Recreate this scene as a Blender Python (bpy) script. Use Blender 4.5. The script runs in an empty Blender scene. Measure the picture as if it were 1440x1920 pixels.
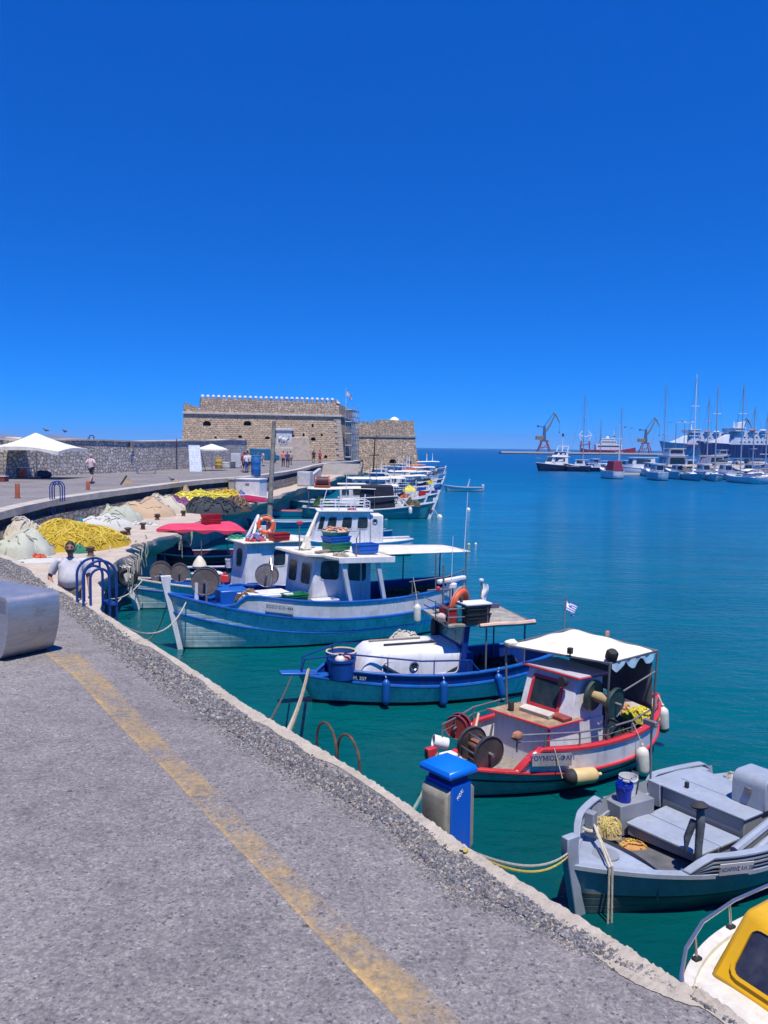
import bpy, math, random
from mathutils import Vector as V, Matrix as Mx
random.seed(7)
R=math.radians
SC=bpy.context.scene
COL=SC.collection
# ---------------------------------------------------------------- camera model (also used to turn measured pixels into ground points)
F=1550.0; EYE=2.0; PITCH=math.atan(122/1550); ROLL=R(.7)
W=-3.4; ROAD=-0.36; DOCK=-1.7
_c,_s=math.cos(PITCH),math.sin(PITCH); _ca,_sa=math.cos(ROLL),math.sin(ROLL)
FW=V((0,_c,-_s)); _r0=V((1,0,0)); _u0=V((0,_s,_c))
RT=_r0*_ca+_u0*_sa; UP=-_r0*_sa+_u0*_ca
def P(u,v,z):
    d=FW+RT*((u-720)/F)-UP*((v-960)/F)
    t=(z-EYE)/d.z
    return V((d.x*t,d.y*t,z))
def PY(u,v,y):
    d=FW+RT*((u-720)/F)-UP*((v-960)/F)
    t=y/d.y
    return V((d.x*t,y,EYE+d.z*t))
# ---------------------------------------------------------------- mesh builder
def rot(rx=0,ry=0,rz=0): return Mx.Rotation(rz,4,'Z')@Mx.Rotation(ry,4,'Y')@Mx.Rotation(rx,4,'X')
def at(x,y,z,rx=0,ry=0,rz=0): return Mx.Translation((x,y,z))@rot(rx,ry,rz)
class M:
    def __init__(s): s.v=[];s.f=[];s.m=[]
    def add(s,vs,fs,mi=0):
        b=len(s.v); s.v+=[tuple(p) for p in vs]
        for f in fs: s.f.append(tuple(b+i for i in f)); s.m.append(mi)
        return s
    def hexa(s,p,mi=0):   # 4 bottom ccw, 4 top ccw
        return s.add(p,[(3,2,1,0),(4,5,6,7),(0,1,5,4),(1,2,6,5),(2,3,7,6),(3,0,4,7)],mi)
    def box(s,x0,x1,y0,y1,z0,z1,mi=0,mat=None,tp=0):
        p=[(x0,y0,z0),(x1,y0,z0),(x1,y1,z0),(x0,y1,z0),(x0+tp,y0+tp,z1),(x1-tp,y0+tp,z1),(x1-tp,y1-tp,z1),(x0+tp,y1-tp,z1)]
        if mat: p=[mat@V(q) for q in p]
        return s.hexa(p,mi)
    def cb(s,c,d,mi=0,rz=0,rx=0,ry=0,tp=0):
        return s.box(-d[0]/2,d[0]/2,-d[1]/2,d[1]/2,-d[2]/2,d[2]/2,mi,at(c[0],c[1],c[2],rx,ry,rz),tp)
    def loft(s,rings,closed=True,c0=False,c1=False,mi=0):
        n=len(rings[0]); vs=[p for r in rings for p in r]; fs=[]
        for i in range(len(rings)-1):
            for j in range(n if closed else n-1):
                k=(j+1)%n; fs.append((i*n+j,i*n+k,(i+1)*n+k,(i+1)*n+j))
        if c0: fs.append(tuple(reversed(range(n))))
        if c1: fs.append(tuple((len(rings)-1)*n+j for j in range(n)))
        return s.add(vs,fs,mi)
    def tube(s,pts,r,n=8,closed=False,mi=0,cap=True):
        pts=[V(p) for p in pts]; N=len(pts); rr=r if isinstance(r,(list,tuple)) else [r]*N
        rings=[]; nrm=None
        for i in range(N):
            a=pts[i-1] if (i>0 or closed) else pts[i]; b=pts[(i+1)%N] if (i<N-1 or closed) else pts[i]
            t=(b-a); t=t.normalized() if t.length>1e-9 else V((0,0,1))
            if nrm is None:
                nrm=t.orthogonal().normalized()
            else:
                nrm=nrm-t*nrm.dot(t); nrm=nrm.normalized() if nrm.length>1e-6 else t.orthogonal().normalized()
            bn=t.cross(nrm)
            rings.append([pts[i]+(nrm*math.cos(2*math.pi*k/n)+bn*math.sin(2*math.pi*k/n))*rr[i] for k in range(n)])
        if closed: rings.append(rings[0]); cap=False
        return s.loft(rings,True,cap,cap,mi)
    def cyl(s,p0,p1,r0,r1=None,n=12,mi=0): return s.tube([p0,p1],[r0,r0 if r1 is None else r1],n,mi=mi)
    def lathe(s,prof,mat=None,n=16,mi=0,cap=True):
        rings=[]
        for r,z in prof:
            ring=[V((r*math.cos(2*math.pi*k/n),r*math.sin(2*math.pi*k/n),z)) for k in range(n)]
            rings.append([mat@p for p in ring] if mat else ring)
        return s.loft(rings,True,cap,cap,mi)
    def torus(s,mat,Rr,r,n=28,k=10,mi=0,arc=None):
        a0,a1=arc or (0,2*math.pi)
        m=n if arc is None else n+1
        pts=[mat@V((Rr*math.cos(a0+(a1-a0)*i/n),Rr*math.sin(a0+(a1-a0)*i/n),0)) for i in range(m)]
        return s.tube(pts,r,k,closed=arc is None,mi=mi)
    def ell(s,c,d,nu=12,nv=8,mi=0,mat=None,amp=0,seed=0):
        rings=[]; rg=random.Random(seed)
        for i in range(nv+1):
            t=math.pi*i/nv; ring=[]
            for j in range(nu):
                a=2*math.pi*j/nu; k=1+(rg.random()-.5)*amp
                q=V((d[0]*k*math.sin(t)*math.cos(a),d[1]*k*math.sin(t)*math.sin(a),-d[2]*k*math.cos(t)))
                if i in(0,nv): q=V((0,0,-d[2]*math.cos(t)))
                if mat: q=mat@q
                ring.append(q+V(c))
            rings.append(ring)
        return s.loft(rings,True,mi=mi)
    def grid(s,fn,nu,nv,mi=0):
        vs=[fn(i/nu,j/nv) for j in range(nv+1) for i in range(nu+1)]
        fs=[(j*(nu+1)+i,j*(nu+1)+i+1,(j+1)*(nu+1)+i+1,(j+1)*(nu+1)+i) for j in range(nv) for i in range(nu)]
        return s.add(vs,fs,mi)
    def prism(s,poly,h,mat=None,mi=0):   # 2d poly in xy extruded from z 0 to h
        n=len(poly); p=[V((x,y,0)) for x,y in poly]+[V((x,y,h)) for x,y in poly]
        if mat: p=[mat@q for q in p]
        return s.add(p,[tuple(reversed(range(n))),tuple(range(n,2*n))]+[(i,(i+1)%n,n+(i+1)%n,n+i) for i in range(n)],mi)
    def build(s,name,mats,parent=None,bev=0,smooth=True,ang=38,seg=2):
        me=bpy.data.meshes.new(name); me.from_pydata(s.v,[],s.f)
        if not isinstance(mats,(list,tuple)): mats=[mats]
        for m in mats: me.materials.append(m)
        me.polygons.foreach_set('material_index',s.m)
        me.validate(); 
        import bmesh
        bm=bmesh.new(); bm.from_mesh(me); bmesh.ops.recalc_face_normals(bm,faces=bm.faces); bm.to_mesh(me); bm.free()
        if smooth:
            me.polygons.foreach_set('use_smooth',[True]*len(me.polygons)); me.set_sharp_from_angle(angle=R(ang))
        me.update()
        o=bpy.data.objects.new(name,me); COL.objects.link(o)
        if parent is not None: o.parent=parent
        if bev:
            b=o.modifiers.new('Bevel','BEVEL'); b.width=bev; b.segments=seg; b.limit_method='ANGLE'; b.angle_limit=R(40); b.harden_normals=False
        return o
def tag(o,label=None,cat=None,group=None,kind=None):
    if label: o['label']=label
    if cat: o['category']=cat
    if group: o['group']=group
    if kind: o['kind']=kind
    return o
def thing(name,label,cat,loc=(0,0,0),rz=0,group=None):
    o=bpy.data.objects.new(name,None); COL.objects.link(o); o.empty_display_size=.3
    o.location=loc; o.rotation_euler=(0,0,rz)
    return tag(o,label,cat,group)
def kids(o): return [c for c in bpy.data.objects if c.parent==o]
def dup(o,loc=None,rz=None,label=None,parent=None,scale=None,group=None):
    c=o.copy(); COL.objects.link(c); c.parent=parent
    if loc is not None: c.location=loc
    if rz is not None: c.rotation_euler=(0,0,rz)
    if scale is not None: c.scale=(scale,)*3 if not isinstance(scale,(tuple,list)) else scale
    if label: c['label']=label
    if group: c['group']=group
    for k in kids(o):
        dup(k,parent=c)
    return c
def text(s,size,mat,parent,M4,name='lettering',ext=.002,bold=0,sx=1):
    c=bpy.data.curves.new('t','FONT'); c.body=s; c.size=size; c.extrude=ext; c.offset=bold; c.align_x='CENTER'; c.align_y='CENTER'; c.resolution_u=3
    o=bpy.data.objects.new('t',c); COL.objects.link(o); bpy.context.view_layer.update()
    me=bpy.data.meshes.new_from_object(o.evaluated_get(bpy.context.evaluated_depsgraph_get()))
    bpy.data.objects.remove(o); bpy.data.curves.remove(c)
    for v in me.vertices: v.co=M4@V((v.co.x*sx,v.co.y,v.co.z))
    me.name=name; me.materials.clear(); me.materials.append(mat)
    t=bpy.data.objects.new(name,me); COL.objects.link(t); t.parent=parent
    return t
# ---------------------------------------------------------------- materials
def newmat(name):
    m=bpy.data.materials.new(name); m.use_nodes=True
    nt=m.node_tree; nt.nodes.clear()
    return m,nt
class N:
    def __init__(s,nt): s.nt=nt
    def n(s,t,**k):
        o=s.nt.nodes.new(t)
        for a,b in k.items():
            if a.startswith('i_'): o.inputs[a[2:].replace('_',' ')].default_value=b
            else: setattr(o,a,b)
        return o
    def l(s,a,b): s.nt.links.new(a,b)
    def noise(s,vec,sc,det=4,ro=.6,dist=0):
        o=s.n('ShaderNodeTexNoise'); o.inputs['Scale'].default_value=sc; o.inputs['Detail'].default_value=det; o.inputs['Roughness'].default_value=ro; o.inputs['Distortion'].default_value=dist
        s.l(vec,o.inputs['Vector']); return o
    def ramp(s,fac,stops):
        o=s.n('ShaderNodeValToRGB'); e=o.color_ramp.elements
        while len(e)<len(stops): e.new(.5)
        for x,(p,c) in zip(e,stops):
            x.position=p; x.color=c if len(c)==4 else (*c,1)
        s.l(fac,o.inputs['Fac']); return o.outputs['Color']
    def mix(s,fac,a,b,bt='MIX'):
        o=s.n('ShaderNodeMix',data_type='RGBA',blend_type=bt)
        for k,x in ((0,fac),(6,a),(7,b)):
            if hasattr(x,'links'): s.l(x,o.inputs[k])
            elif k==0: o.inputs[0].default_value=x
            else: o.inputs[k].default_value=x if len(x)==4 else (*x,1)
        return o.outputs[2]
    def math(s,op,a,b=0,c=None):
        o=s.n('ShaderNodeMath',operation=op)
        for k,x in enumerate((a,b,c)):
            if x is None: continue
            if hasattr(x,'links'): s.l(x,o.inputs[k])
            else: o.inputs[k].default_value=x
        return o.outputs[0]
    def bump(s,h,st,dist=.02,nrm=None):
        o=s.n('ShaderNodeBump'); o.inputs['Strength'].default_value=st; o.inputs['Distance'].default_value=dist
        s.l(h,o.inputs['Height'])
        if nrm is not None: s.l(nrm,o.inputs['Normal'])
        return o.outputs['Normal']
    def out(s,col,rough=.5,nrm=None,metal=0,spec=.5,**k):
        b=s.n('ShaderNodeBsdfPrincipled'); o=s.n('ShaderNodeOutputMaterial')
        for nm,x in (('Base Color',col),('Roughness',rough),('Metallic',metal),('Specular IOR Level',spec)):
            if hasattr(x,'links'): s.l(x,b.inputs[nm])
            elif nm=='Base Color': b.inputs[nm].default_value=x if len(x)==4 else (*x,1)
            else: b.inputs[nm].default_value=x
        if nrm is not None: s.l(nrm,b.inputs['Normal'])
        for a,x in k.items():
            a=a.replace('_',' ')
            if hasattr(x,'links'): s.l(x,b.inputs[a])
            else: b.inputs[a].default_value=x
        s.l(b.outputs[0],o.inputs[0]); return b
    def obj(s): return s.n('ShaderNodeTexCoord').outputs['Object']
    def pos(s): return s.n('ShaderNodeNewGeometry').outputs['Position']
    def isl(s): return s.n('ShaderNodeNewGeometry').outputs['Random Per Island']
    def scl(s,vec,sc):
        o=s.n('ShaderNodeMapping'); o.inputs['Scale'].default_value=sc; s.l(vec,o.inputs['Vector']); return o.outputs[0]
_mc={}
STREAK={'boat_white':.34,'cabin_white':.38,'roof_cream':.3,'pale_teal_paint':.45,'bright_blue_paint':.3,'grey_blue_paint':.25,'dark_grey_hull':.4,'grey_green_paint':.5,'white_gelcoat':.25,'red_paint':.3,'sea_green_paint':.4,'mid_grey_paint':.3,'name_board_grey':.5,'pedestal_blue':.12,'deep_blue_paint':.25}
PLANK={'pale_teal_paint':2.6,'dark_grey_hull':3.0,'grey_green_paint':3.0,'sea_green_paint':2.4}
def mat(name,col,rough=.5,metal=0,var=.1,vs=2.5,dirt=None,da=.35,ds=5,bump=0,bs=30,coat=0,chip=None):
    """painted / plain surface: slow tone variation, optional grime or chipped patches, fine bump"""
    if name in _mc: return _mc[name]
    m,nt=newmat(name); g=N(nt); o=g.obj()
    n1=g.noise(o,vs,5).outputs['Fac']
    lo=tuple(max(0,c*(1-var*1.6)) for c in col); hi=tuple(min(1,c*(1+var)) for c in col)
    c=g.ramp(n1,[(.3,lo),(.7,hi)])
    rr=rough
    if name in STREAK:
        n4=g.noise(g.scl(o,(7,7,.8)),1.6,6,.7,.4).outputs['Fac']
        c=g.mix(g.ramp(n4,[(.52,(0,0,0)),(.72,(STREAK[name],)*3)]),c,(.20,.13,.08) if STREAK[name]<.6 else (.10,.12,.11))
    if dirt:
        n2=g.noise(o,ds,7,.7,.6).outputs['Fac']
        f=g.ramp(n2,[(.5-.18*da,(0,0,0)),(.72-.1*da,(da*1.6,)*3)])
        c=g.mix(f,c,dirt)
    if chip:
        n3=g.noise(o,11,8,.75,.3).outputs['Fac']
        f=g.ramp(n3,[(.625,(0,0,0)),(.65,(.8,.8,.8))])
        c=g.mix(f,c,chip)
    nr=None
    if name in PLANK:
        w=g.n('ShaderNodeTexWave'); w.bands_direction='Z'; w.inputs['Scale'].default_value=PLANK[name]; w.inputs['Distortion'].default_value=.25; w.inputs['Detail Scale'].default_value=.4; g.l(o,w.inputs['Vector'])
        nr=g.bump(g.ramp(w.outputs['Fac'],[(0,(0,0,0)),(.10,(1,1,1))]),.5,.012)
    if bump: nr=g.bump(g.noise(o,bs,4).outputs['Fac'],bump,.02)
    rv=g.math('MULTIPLY_ADD',n1,.25,rough-.12) if metal<.5 else rough
    g.out(c,rv,nr,metal,coat_Weight=coat) if False else g.out(c,rv,nr,metal)
    _mc[name]=m; return m
def glass(name,col=(.015,.03,.04),rough=.06,dusty=.1):
    if name in _mc: return _mc[name]
    m,nt=newmat(name); g=N(nt); o=g.obj()
    n=g.noise(o,3,4).outputs['Fac']
    c=g.ramp(n,[(.35,col),(.75,tuple(x+dusty*.35 for x in col))])
    g.out(c,g.math('MULTIPLY_ADD',n,.12,rough),None,0,.6); _mc[name]=m; return m
def clear_glass(name,tint=(.6,.75,.75),alpha=.35):
    if name in _mc: return _mc[name]
    m,nt=newmat(name); g=N(nt); o=g.obj()
    n=g.noise(o,2.5,5).outputs['Fac']
    b=g.out(g.ramp(n,[(.3,tuple(t*.25 for t in tint)),(.7,tuple(t*.6 for t in tint))]),.12,None,0,.6,Alpha=g.math('MULTIPLY_ADD',n,.3,alpha-.1)); _mc[name]=m; return m
def island(name,cols,rough=.8,bump=0,bs=40):
    """one colour per loose piece (stones, net folds)"""
    m,nt=newmat(name); g=N(nt)
    k=len(cols)
    r=g.n('ShaderNodeValToRGB'); r.color_ramp.interpolation='CONSTANT'; e=r.color_ramp.elements
    while len(e)<k: e.new(.5)
    for i,x in enumerate(e): x.position=i/k; x.color=(*cols[i],1)
    g.l(g.isl(),r.inputs['Fac'])
    n=g.noise(g.obj(),bs,4).outputs['Fac']
    c=g.mix(.35,r.outputs['Color'],g.ramp(n,[(.3,(.35,.35,.35)),(.7,(1,1,1))]),'MULTIPLY')
    g.out(c,rough,g.bump(n,bump,.01) if bump else None); return m
def stone(name,bw,bh,c1,c2,cm,depth=.06,warp=.25,scale=1,blotch=(.3,.27,.24),rub=False,light=1.0):
    """coursed rubble / ashlar seen on vertical walls: courses follow z, joints wander"""
    m,nt=newmat(name); g=N(nt); o=g.obj()
    sx=g.n('ShaderNodeSeparateXYZ'); g.l(o,sx.inputs[0])
    cx=g.n('ShaderNodeCombineXYZ')
    hor=g.math('ADD',sx.outputs[0],g.math('MULTIPLY',sx.outputs[1],1.0))
    w1=g.noise(o,1.1/bw,3); w2=g.noise(o,2.8/bh,3)
    g.l(g.math('ADD',hor,g.math('MULTIPLY',g.math('SUBTRACT',w1.outputs['Fac'],.5),warp*bw*3)),cx.inputs[0])
    g.l(g.math('ADD',sx.outputs[2],g.math('MULTIPLY',g.math('SUBTRACT',w2.outputs['Fac'],.5),warp*bh*2.2)),cx.inputs[1])
    b=g.n('ShaderNodeTexBrick'); b.inputs['Scale'].default_value=1; b.inputs['Brick Width'].default_value=bw; b.inputs['Row Height'].default_value=bh
    b.inputs['Mortar Size'].default_value=bh*.11; b.inputs['Mortar Smooth'].default_value=.6; b.inputs['Bias'].default_value=0
    b.offset=.5; b.squash=1.0
    b.inputs['Color1'].default_value=(*c1,1); b.inputs['Color2'].default_value=(*c2,1); b.inputs['Mortar'].default_value=(*cm,1)
    g.l(cx.outputs[0],b.inputs['Vector'])
    bc,bf=b.outputs['Color'],b.outputs['Fac']
    if rub:
        cs=g.scl(cx.outputs[0],(1/bw,1/bh,1))
        va=g.n('ShaderNodeTexVoronoi',voronoi_dimensions='2D'); ve=g.n('ShaderNodeTexVoronoi',voronoi_dimensions='2D',feature='DISTANCE_TO_EDGE')
        for q in (va,ve): q.inputs['Scale'].default_value=1; q.inputs['Randomness'].default_value=.8; g.l(cs,q.inputs['Vector'])
        q=g.n('ShaderNodeSeparateColor'); g.l(va.outputs['Color'],q.inputs[0])
        bf=g.ramp(ve.outputs['Distance'],[(.02,(1,1,1)),(.11,(0,0,0))])
        bc=g.mix(bf,g.ramp(q.outputs[0],[(0,tuple(x*.8 for x in c1)),(.5,c1),(1,c2)]),cm)
    n=g.noise(o,.35/bh,8,.7).outputs['Fac']; n2=g.noise(o,2.2/bh,6,.7).outputs['Fac']
    c=g.mix(g.ramp(n,[(.45,(0,0,0)),(.75,(.75,.75,.75))]),bc,blotch)
    c=g.mix(.8,c,g.ramp(n2,[(.28,(.3,.28,.27)),(.5,(.95,.95,.95)),(.78,(1.35,1.3,1.25))]),'MULTIPLY')
    h=g.math('SUBTRACT',g.math('MULTIPLY',n2,.6),bf)
    g.out(c,.9,g.bump(h,1.0,depth)); return m
# ---------------------------------------------------------------- camera, sky, sun
cam=bpy.data.cameras.new('camera'); co=bpy.data.objects.new('camera',cam); COL.objects.link(co); SC.camera=co
cam.sensor_fit='VERTICAL'; cam.sensor_height=24; cam.lens=24*F/1920; cam.clip_start=.05; cam.clip_end=60000
mm=Mx((RT,UP,-FW)).transposed().to_4x4(); mm.translation=V((0,0,EYE)); co.matrix_world=mm
SUND=V((.27,-.96,0)).normalized()*math.cos(R(70))+V((0,0,math.sin(R(70))))
wd=bpy.data.worlds.new('World'); SC.world=wd; wd.use_nodes=True
nt=wd.node_tree; nt.nodes.clear(); g=N(nt)
sky=g.n('ShaderNodeTexSky',sky_type='NISHITA'); sky.sun_disc=False; sky.sun_elevation=R(70); sky.sun_rotation=math.atan2(SUND.x,SUND.y)
sky.air_density=1.0; sky.dust_density=0; sky.ozone_density=5.0; sky.altitude=0
tc=g.n('ShaderNodeTexCoord'); sp=g.n('ShaderNodeSeparateXYZ'); g.l(tc.outputs['Generated'],sp.inputs[0])
cb=g.n('ShaderNodeCombineXYZ'); g.l(sp.outputs[0],cb.inputs[0]); g.l(sp.outputs[1],cb.inputs[1])
g.l(g.math('MULTIPLY_ADD',g.math('MAXIMUM',sp.outputs[2],0),1.45,.115),cb.inputs[2]); g.l(cb.outputs[0],sky.inputs[0])
hs=g.n('ShaderNodeHueSaturation'); hs.inputs['Saturation'].default_value=1.76; hs.inputs['Hue'].default_value=.520
g.l(sky.outputs[0],hs.inputs['Color'])
gm=g.n('ShaderNodeGamma'); gm.inputs['Gamma'].default_value=1.0; g.l(hs.outputs[0],gm.inputs[0])
bg=g.n('ShaderNodeBackground'); bg.inputs['Strength'].default_value=.145; g.l(gm.outputs[0],bg.inputs[0])
wo=g.n('ShaderNodeOutputWorld'); g.l(bg.outputs[0],wo.inputs[0])
ld=bpy.data.lights.new('sun','SUN'); ld.energy=4.4; ld.angle=R(.5); ld.color=(1,.93,.82)
lo=bpy.data.objects.new('sun',ld); COL.objects.link(lo); lo.rotation_euler=(-SUND).to_track_quat('-Z','Y').to_euler()
SC.view_settings.view_transform='Standard'; SC.view_settings.look='None'; SC.view_settings.exposure=.42; SC.view_settings.gamma=1
SC.cycles.max_bounces=6; SC.cycles.transparent_max_bounces=10; SC.cycles.use_denoising=True
SC.cycles.sample_clamp_indirect=6; SC.cycles.caustics_reflective=False; SC.cycles.caustics_refractive=False; SC.cycles.volume_bounces=0
# ---------------------------------------------------------------- setting materials
def asphalt():
    m,nt=newmat('asphalt'); g=N(nt); o=g.pos()
    big=g.noise(o,.35,6,.65).outputs['Fac']; mid=g.noise(o,4,6,.7).outputs['Fac']; fin=g.noise(o,60,4,.8).outputs['Fac']
    c=g.ramp(big,[(.3,(.150,.140,.140)),(.7,(.245,.228,.222))])
    c=g.mix(.8,c,g.ramp(mid,[(.25,(.6,.6,.62)),(.5,(1,1,1)),(.8,(1.25,1.22,1.18))]),'MULTIPLY')
    c=g.mix(.85,c,g.ramp(fin,[(.25,(.4,.4,.43)),(.5,(1,1,1)),(.75,(1.6,1.6,1.6))]),'MULTIPLY'); gr_=g.noise(o,26,5,.8).outputs['Fac']; c=g.mix(.8,c,g.ramp(gr_,[(.30,(.55,.55,.57)),(.5,(1,1,1)),(.72,(1.35,1.34,1.32))]),'MULTIPLY')
    for sc_,am in ((95,.45),(48,.32)):
        vg=g.n('ShaderNodeTexVoronoi'); vg.inputs['Scale'].default_value=sc_; g.l(g.mix(.02,o,g.noise(o,70,2).outputs['Color']),vg.inputs['Vector'])
        q=g.n('ShaderNodeSeparateColor'); g.l(vg.outputs['Color'],q.inputs[0])
        c=g.mix(am,c,g.ramp(q.outputs[0],[(0,(.55,.55,.58)),(.35,(.9,.9,.92)),(.7,(1.08,1.07,1.05)),(1,(1.55,1.52,1.48))]),'MULTIPLY')
    # dark pits and pale chippings
    v=g.n('ShaderNodeTexVoronoi'); v.inputs['Scale'].default_value=62; g.l(g.mix(.035,o,g.noise(o,40,3).outputs['Color']),v.inputs['Vector'])
    sx=g.n('ShaderNodeSeparateColor'); g.l(v.outputs['Color'],sx.inputs[0])
    pale=g.math('MULTIPLY',g.math('GREATER_THAN',sx.outputs[0],.965),g.math('LESS_THAN',v.outputs['Distance'],.38))
    dark=g.math('MULTIPLY',g.math('LESS_THAN',sx.outputs[0],.09),g.math('LESS_THAN',v.outputs['Distance'],.45))
    c=g.mix(g.math('MULTIPLY',pale,.55),c,(.42,.41,.40)); c=g.mix(g.math('MULTIPLY',dark,.8),c,(.06,.06,.07))
    v2=g.n('ShaderNodeTexVoronoi'); v2.inputs['Scale'].default_value=4.5; g.l(g.scl(o,(1,1,1)),v2.inputs['Vector'])
    s2=g.n('ShaderNodeSeparateColor'); g.l(v2.outputs['Color'],s2.inputs[0])
    wob=g.math('ADD',v2.outputs['Distance'],g.math('MULTIPLY',g.noise(o,35,3).outputs['Fac'],.18))
    pit=g.math('MULTIPLY',g.math('GREATER_THAN',s2.outputs[1],.8),g.math('LESS_THAN',wob,.165))
    c=g.mix(g.math('MULTIPLY',pit,.85),c,(.045,.045,.05))
    st=g.noise(o,1.3,7,.75,.8).outputs['Fac']
    c=g.mix(g.ramp(st,[(.62,(0,0,0)),(.75,(.45,.45,.45))]),c,(.27,.22,.18))
    h=g.math('SUBTRACT',g.math('ADD',fin,g.math('MULTIPLY',mid,.5)),g.math('ADD',dark,pit))
    g.out(c,.88,g.bump(h,.55,.012)); return m
def concrete(name,c1=(.36,.32,.27),c2=(.5,.45,.38),cr=.0,sc=1.2):
    m,nt=newmat(name); g=N(nt); o=g.pos()
    a=g.noise(o,sc,8,.7).outputs['Fac']; b=g.noise(o,sc*14,6,.75).outputs['Fac']
    c=g.ramp(a,[(.3,c1),(.68,c2)])
    c=g.mix(.85,c,g.ramp(b,[(.25,(.45,.43,.42)),(.45,(.95,.95,.95)),(.8,(1.2,1.2,1.2))]),'MULTIPLY')
    d=g.noise(o,sc*2.2,7,.75,1).outputs['Fac']
    c=g.mix(g.ramp(d,[(.6,(0,0,0)),(.7,(.5,.5,.5))]),c,(.16,.14,.12))
    g.out(c,.9,g.bump(g.math('ADD',b,g.math('MULTIPLY',a,.6)),.7,.03)); return m
def water():
    m,nt=newmat('sea_water'); g=N(nt); o=g.pos()
    sx=g.n('ShaderNodeSeparateXYZ'); g.l(o,sx.inputs[0])
    # shallow green over the harbour bed by the quay, deep blue outside
    dist=g.math('ADD',sx.outputs[1],g.math('MULTIPLY',sx.outputs[0],.6))
    wob=g.math('MULTIPLY',g.noise(o,.05,4).outputs['Fac'],26)
    f=g.math('DIVIDE',g.math('ADD',dist,g.math('SUBTRACT',wob,13)),300)
    c=g.ramp(f,[(0,(.001,.045,.048)),(.05,(.0005,.082,.092)),(.14,(.0003,.112,.170)),(.35,(.0003,.108,.215)),(.8,(.0003,.078,.215))])
    w1=g.noise(g.scl(o,(1.0,1.5,1)),2.1,5,.6,.4).outputs['Fac']
    w2=g.noise(g.scl(o,(.5,1.1,1)),.55,4,.55).outputs['Fac']
    w3=g.noise(o,7,3,.6).outputs['Fac']
    h=g.math('ADD',g.math('ADD',g.math('MULTIPLY',w1,.45),w2),g.math('MULTIPLY',w3,.10))
    # bed shows as faint light and dark patches in the shallows
    p=g.noise(o,.16,5,.6).outputs['Fac']
    c=g.mix(.7,c,g.ramp(p,[(.3,(.72,.76,.8)),(.7,(1.22,1.18,1.12))]),'MULTIPLY')
    h=g.math('ADD',h,g.math('MULTIPLY',g.noise(g.scl(o,(.35,1,1)),.17,4,.6).outputs['Fac'],2.2)); rg_=g.ramp(f,[(0,(.06,)*3),(.15,(.09,)*3),(.5,(.30,)*3)]); g.out(c,rg_,g.bump(h,.46,.30),0,.3,IOR=1.24); return m
def hz(): pass
MA=asphalt(); MC=concrete('dock_concrete',(.36,.30,.24),(.54,.46,.38)); MCO=concrete('coping_concrete',(.36,.31,.25),(.55,.49,.4),sc=2)
MWA=water()
MRUB=stone('rubble_wall',.46,.27,(.62,.56,.50),(.82,.75,.68),(.28,.25,.22),.09,.5,rub=True)
MRUB2=stone('low_rubble',.5,.25,(.30,.27,.25),(.44,.40,.37),(.13,.12,.11),.08,.5,rub=True)
MFORT=stone('fort_stone',.66,.31,(.60,.45,.30),(.78,.61,.42),(.36,.26,.18),.14,.8,blotch=(.30,.23,.18))
MFORT2=stone('fort_rubble',.50,.29,(.54,.42,.31),(.74,.59,.44),(.32,.24,.18),.14,.6,rub=True,blotch=(.27,.21,.18))
MTRIM=mat('pale_limestone',(.55,.5,.43),.85,var=.15,bump=.3,dirt=(.25,.22,.2),da=.3)
# ---------------------------------------------------------------- shore lines measured from the photograph
EDGE=[V((4.6,-4,0)),V((3.5,-1.9,0)),V((2.4,.3,0)),V((1.8,1.45,0))]+[P(u,v,0) for u,v in [(1382,1912),(1275,1848),(1153,1768),(1000,1673),(870,1590),(762,1512),(653,1440),(553,1380),(450,1318),(380,1270),(215,1165),(150,1125),(100,1095),(50,1062),(0,1040)]]+[V((-8.5,16.1,0)),V((-10,17.1,0)),V((-11,18.4,0)),V((-11.6,20.5,0))]
KERB=[P(u,v,ROAD) for u,v in [(0,962),(115,936),(240,918),(380,901),(480,893),(560,881),(590,873)]]+[V((-7.6,118,ROAD)),V((-5.2,128,ROAD)),V((-4.2,150,ROAD))]
LINE=EDGE+KERB
def zr(y): 
    t=min(1,max(0,(y-15)/11)); return ROAD*t*t*(3-2*t)
def smooth_line(pts,n=4):
    out=[]
    for i in range(len(pts)-1):
        p0=pts[max(0,i-1)];p1=pts[i];p2=pts[i+1];p3=pts[min(len(pts)-1,i+2)]
        for k in range(n):
            t=k/n
            out.append(.5*((2*p1)+(p2-p0)*t+(2*p0-5*p1+4*p2-p3)*t*t+(3*p1-p0-3*p2+p3)*t**3))
    return out+[pts[-1]]
SH=smooth_line(LINE,5)
for p in SH: p.z=zr(p.y)
def off(line,d):
    r=[]
    for i,p in enumerate(line):
        t=(line[min(i+1,len(line)-1)]-line[max(0,i-1)]); t.z=0; t.normalize()
        r.append(p+V((t.y,-t.x,0))*d)   # + = towards the water (right of travel)
    return r
# promenade sheet
b=M(); cols=[0,.6,2,5,12,30,75]
b.add([V((p.x-c,p.y,p.z)) for p in SH for c in cols],[(i*7+j,(i+1)*7+j,(i+1)*7+j+1,i*7+j+1) for i in range(len(SH)-1) for j in range(6)])
tag(b.build('road',MA,smooth=False),kind='structure')
# quay wall below the near edge
b=M(); nE=[i for i,p in enumerate(SH) if p.y<21][-1]
near=SH[:nE+1]
b.loft([[V((p.x,p.y,p.z-.02)),V((p.x,p.y,-6))] for p in near],closed=False)
tag(b.build('quay_wall',MRUB2),kind='structure')
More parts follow.
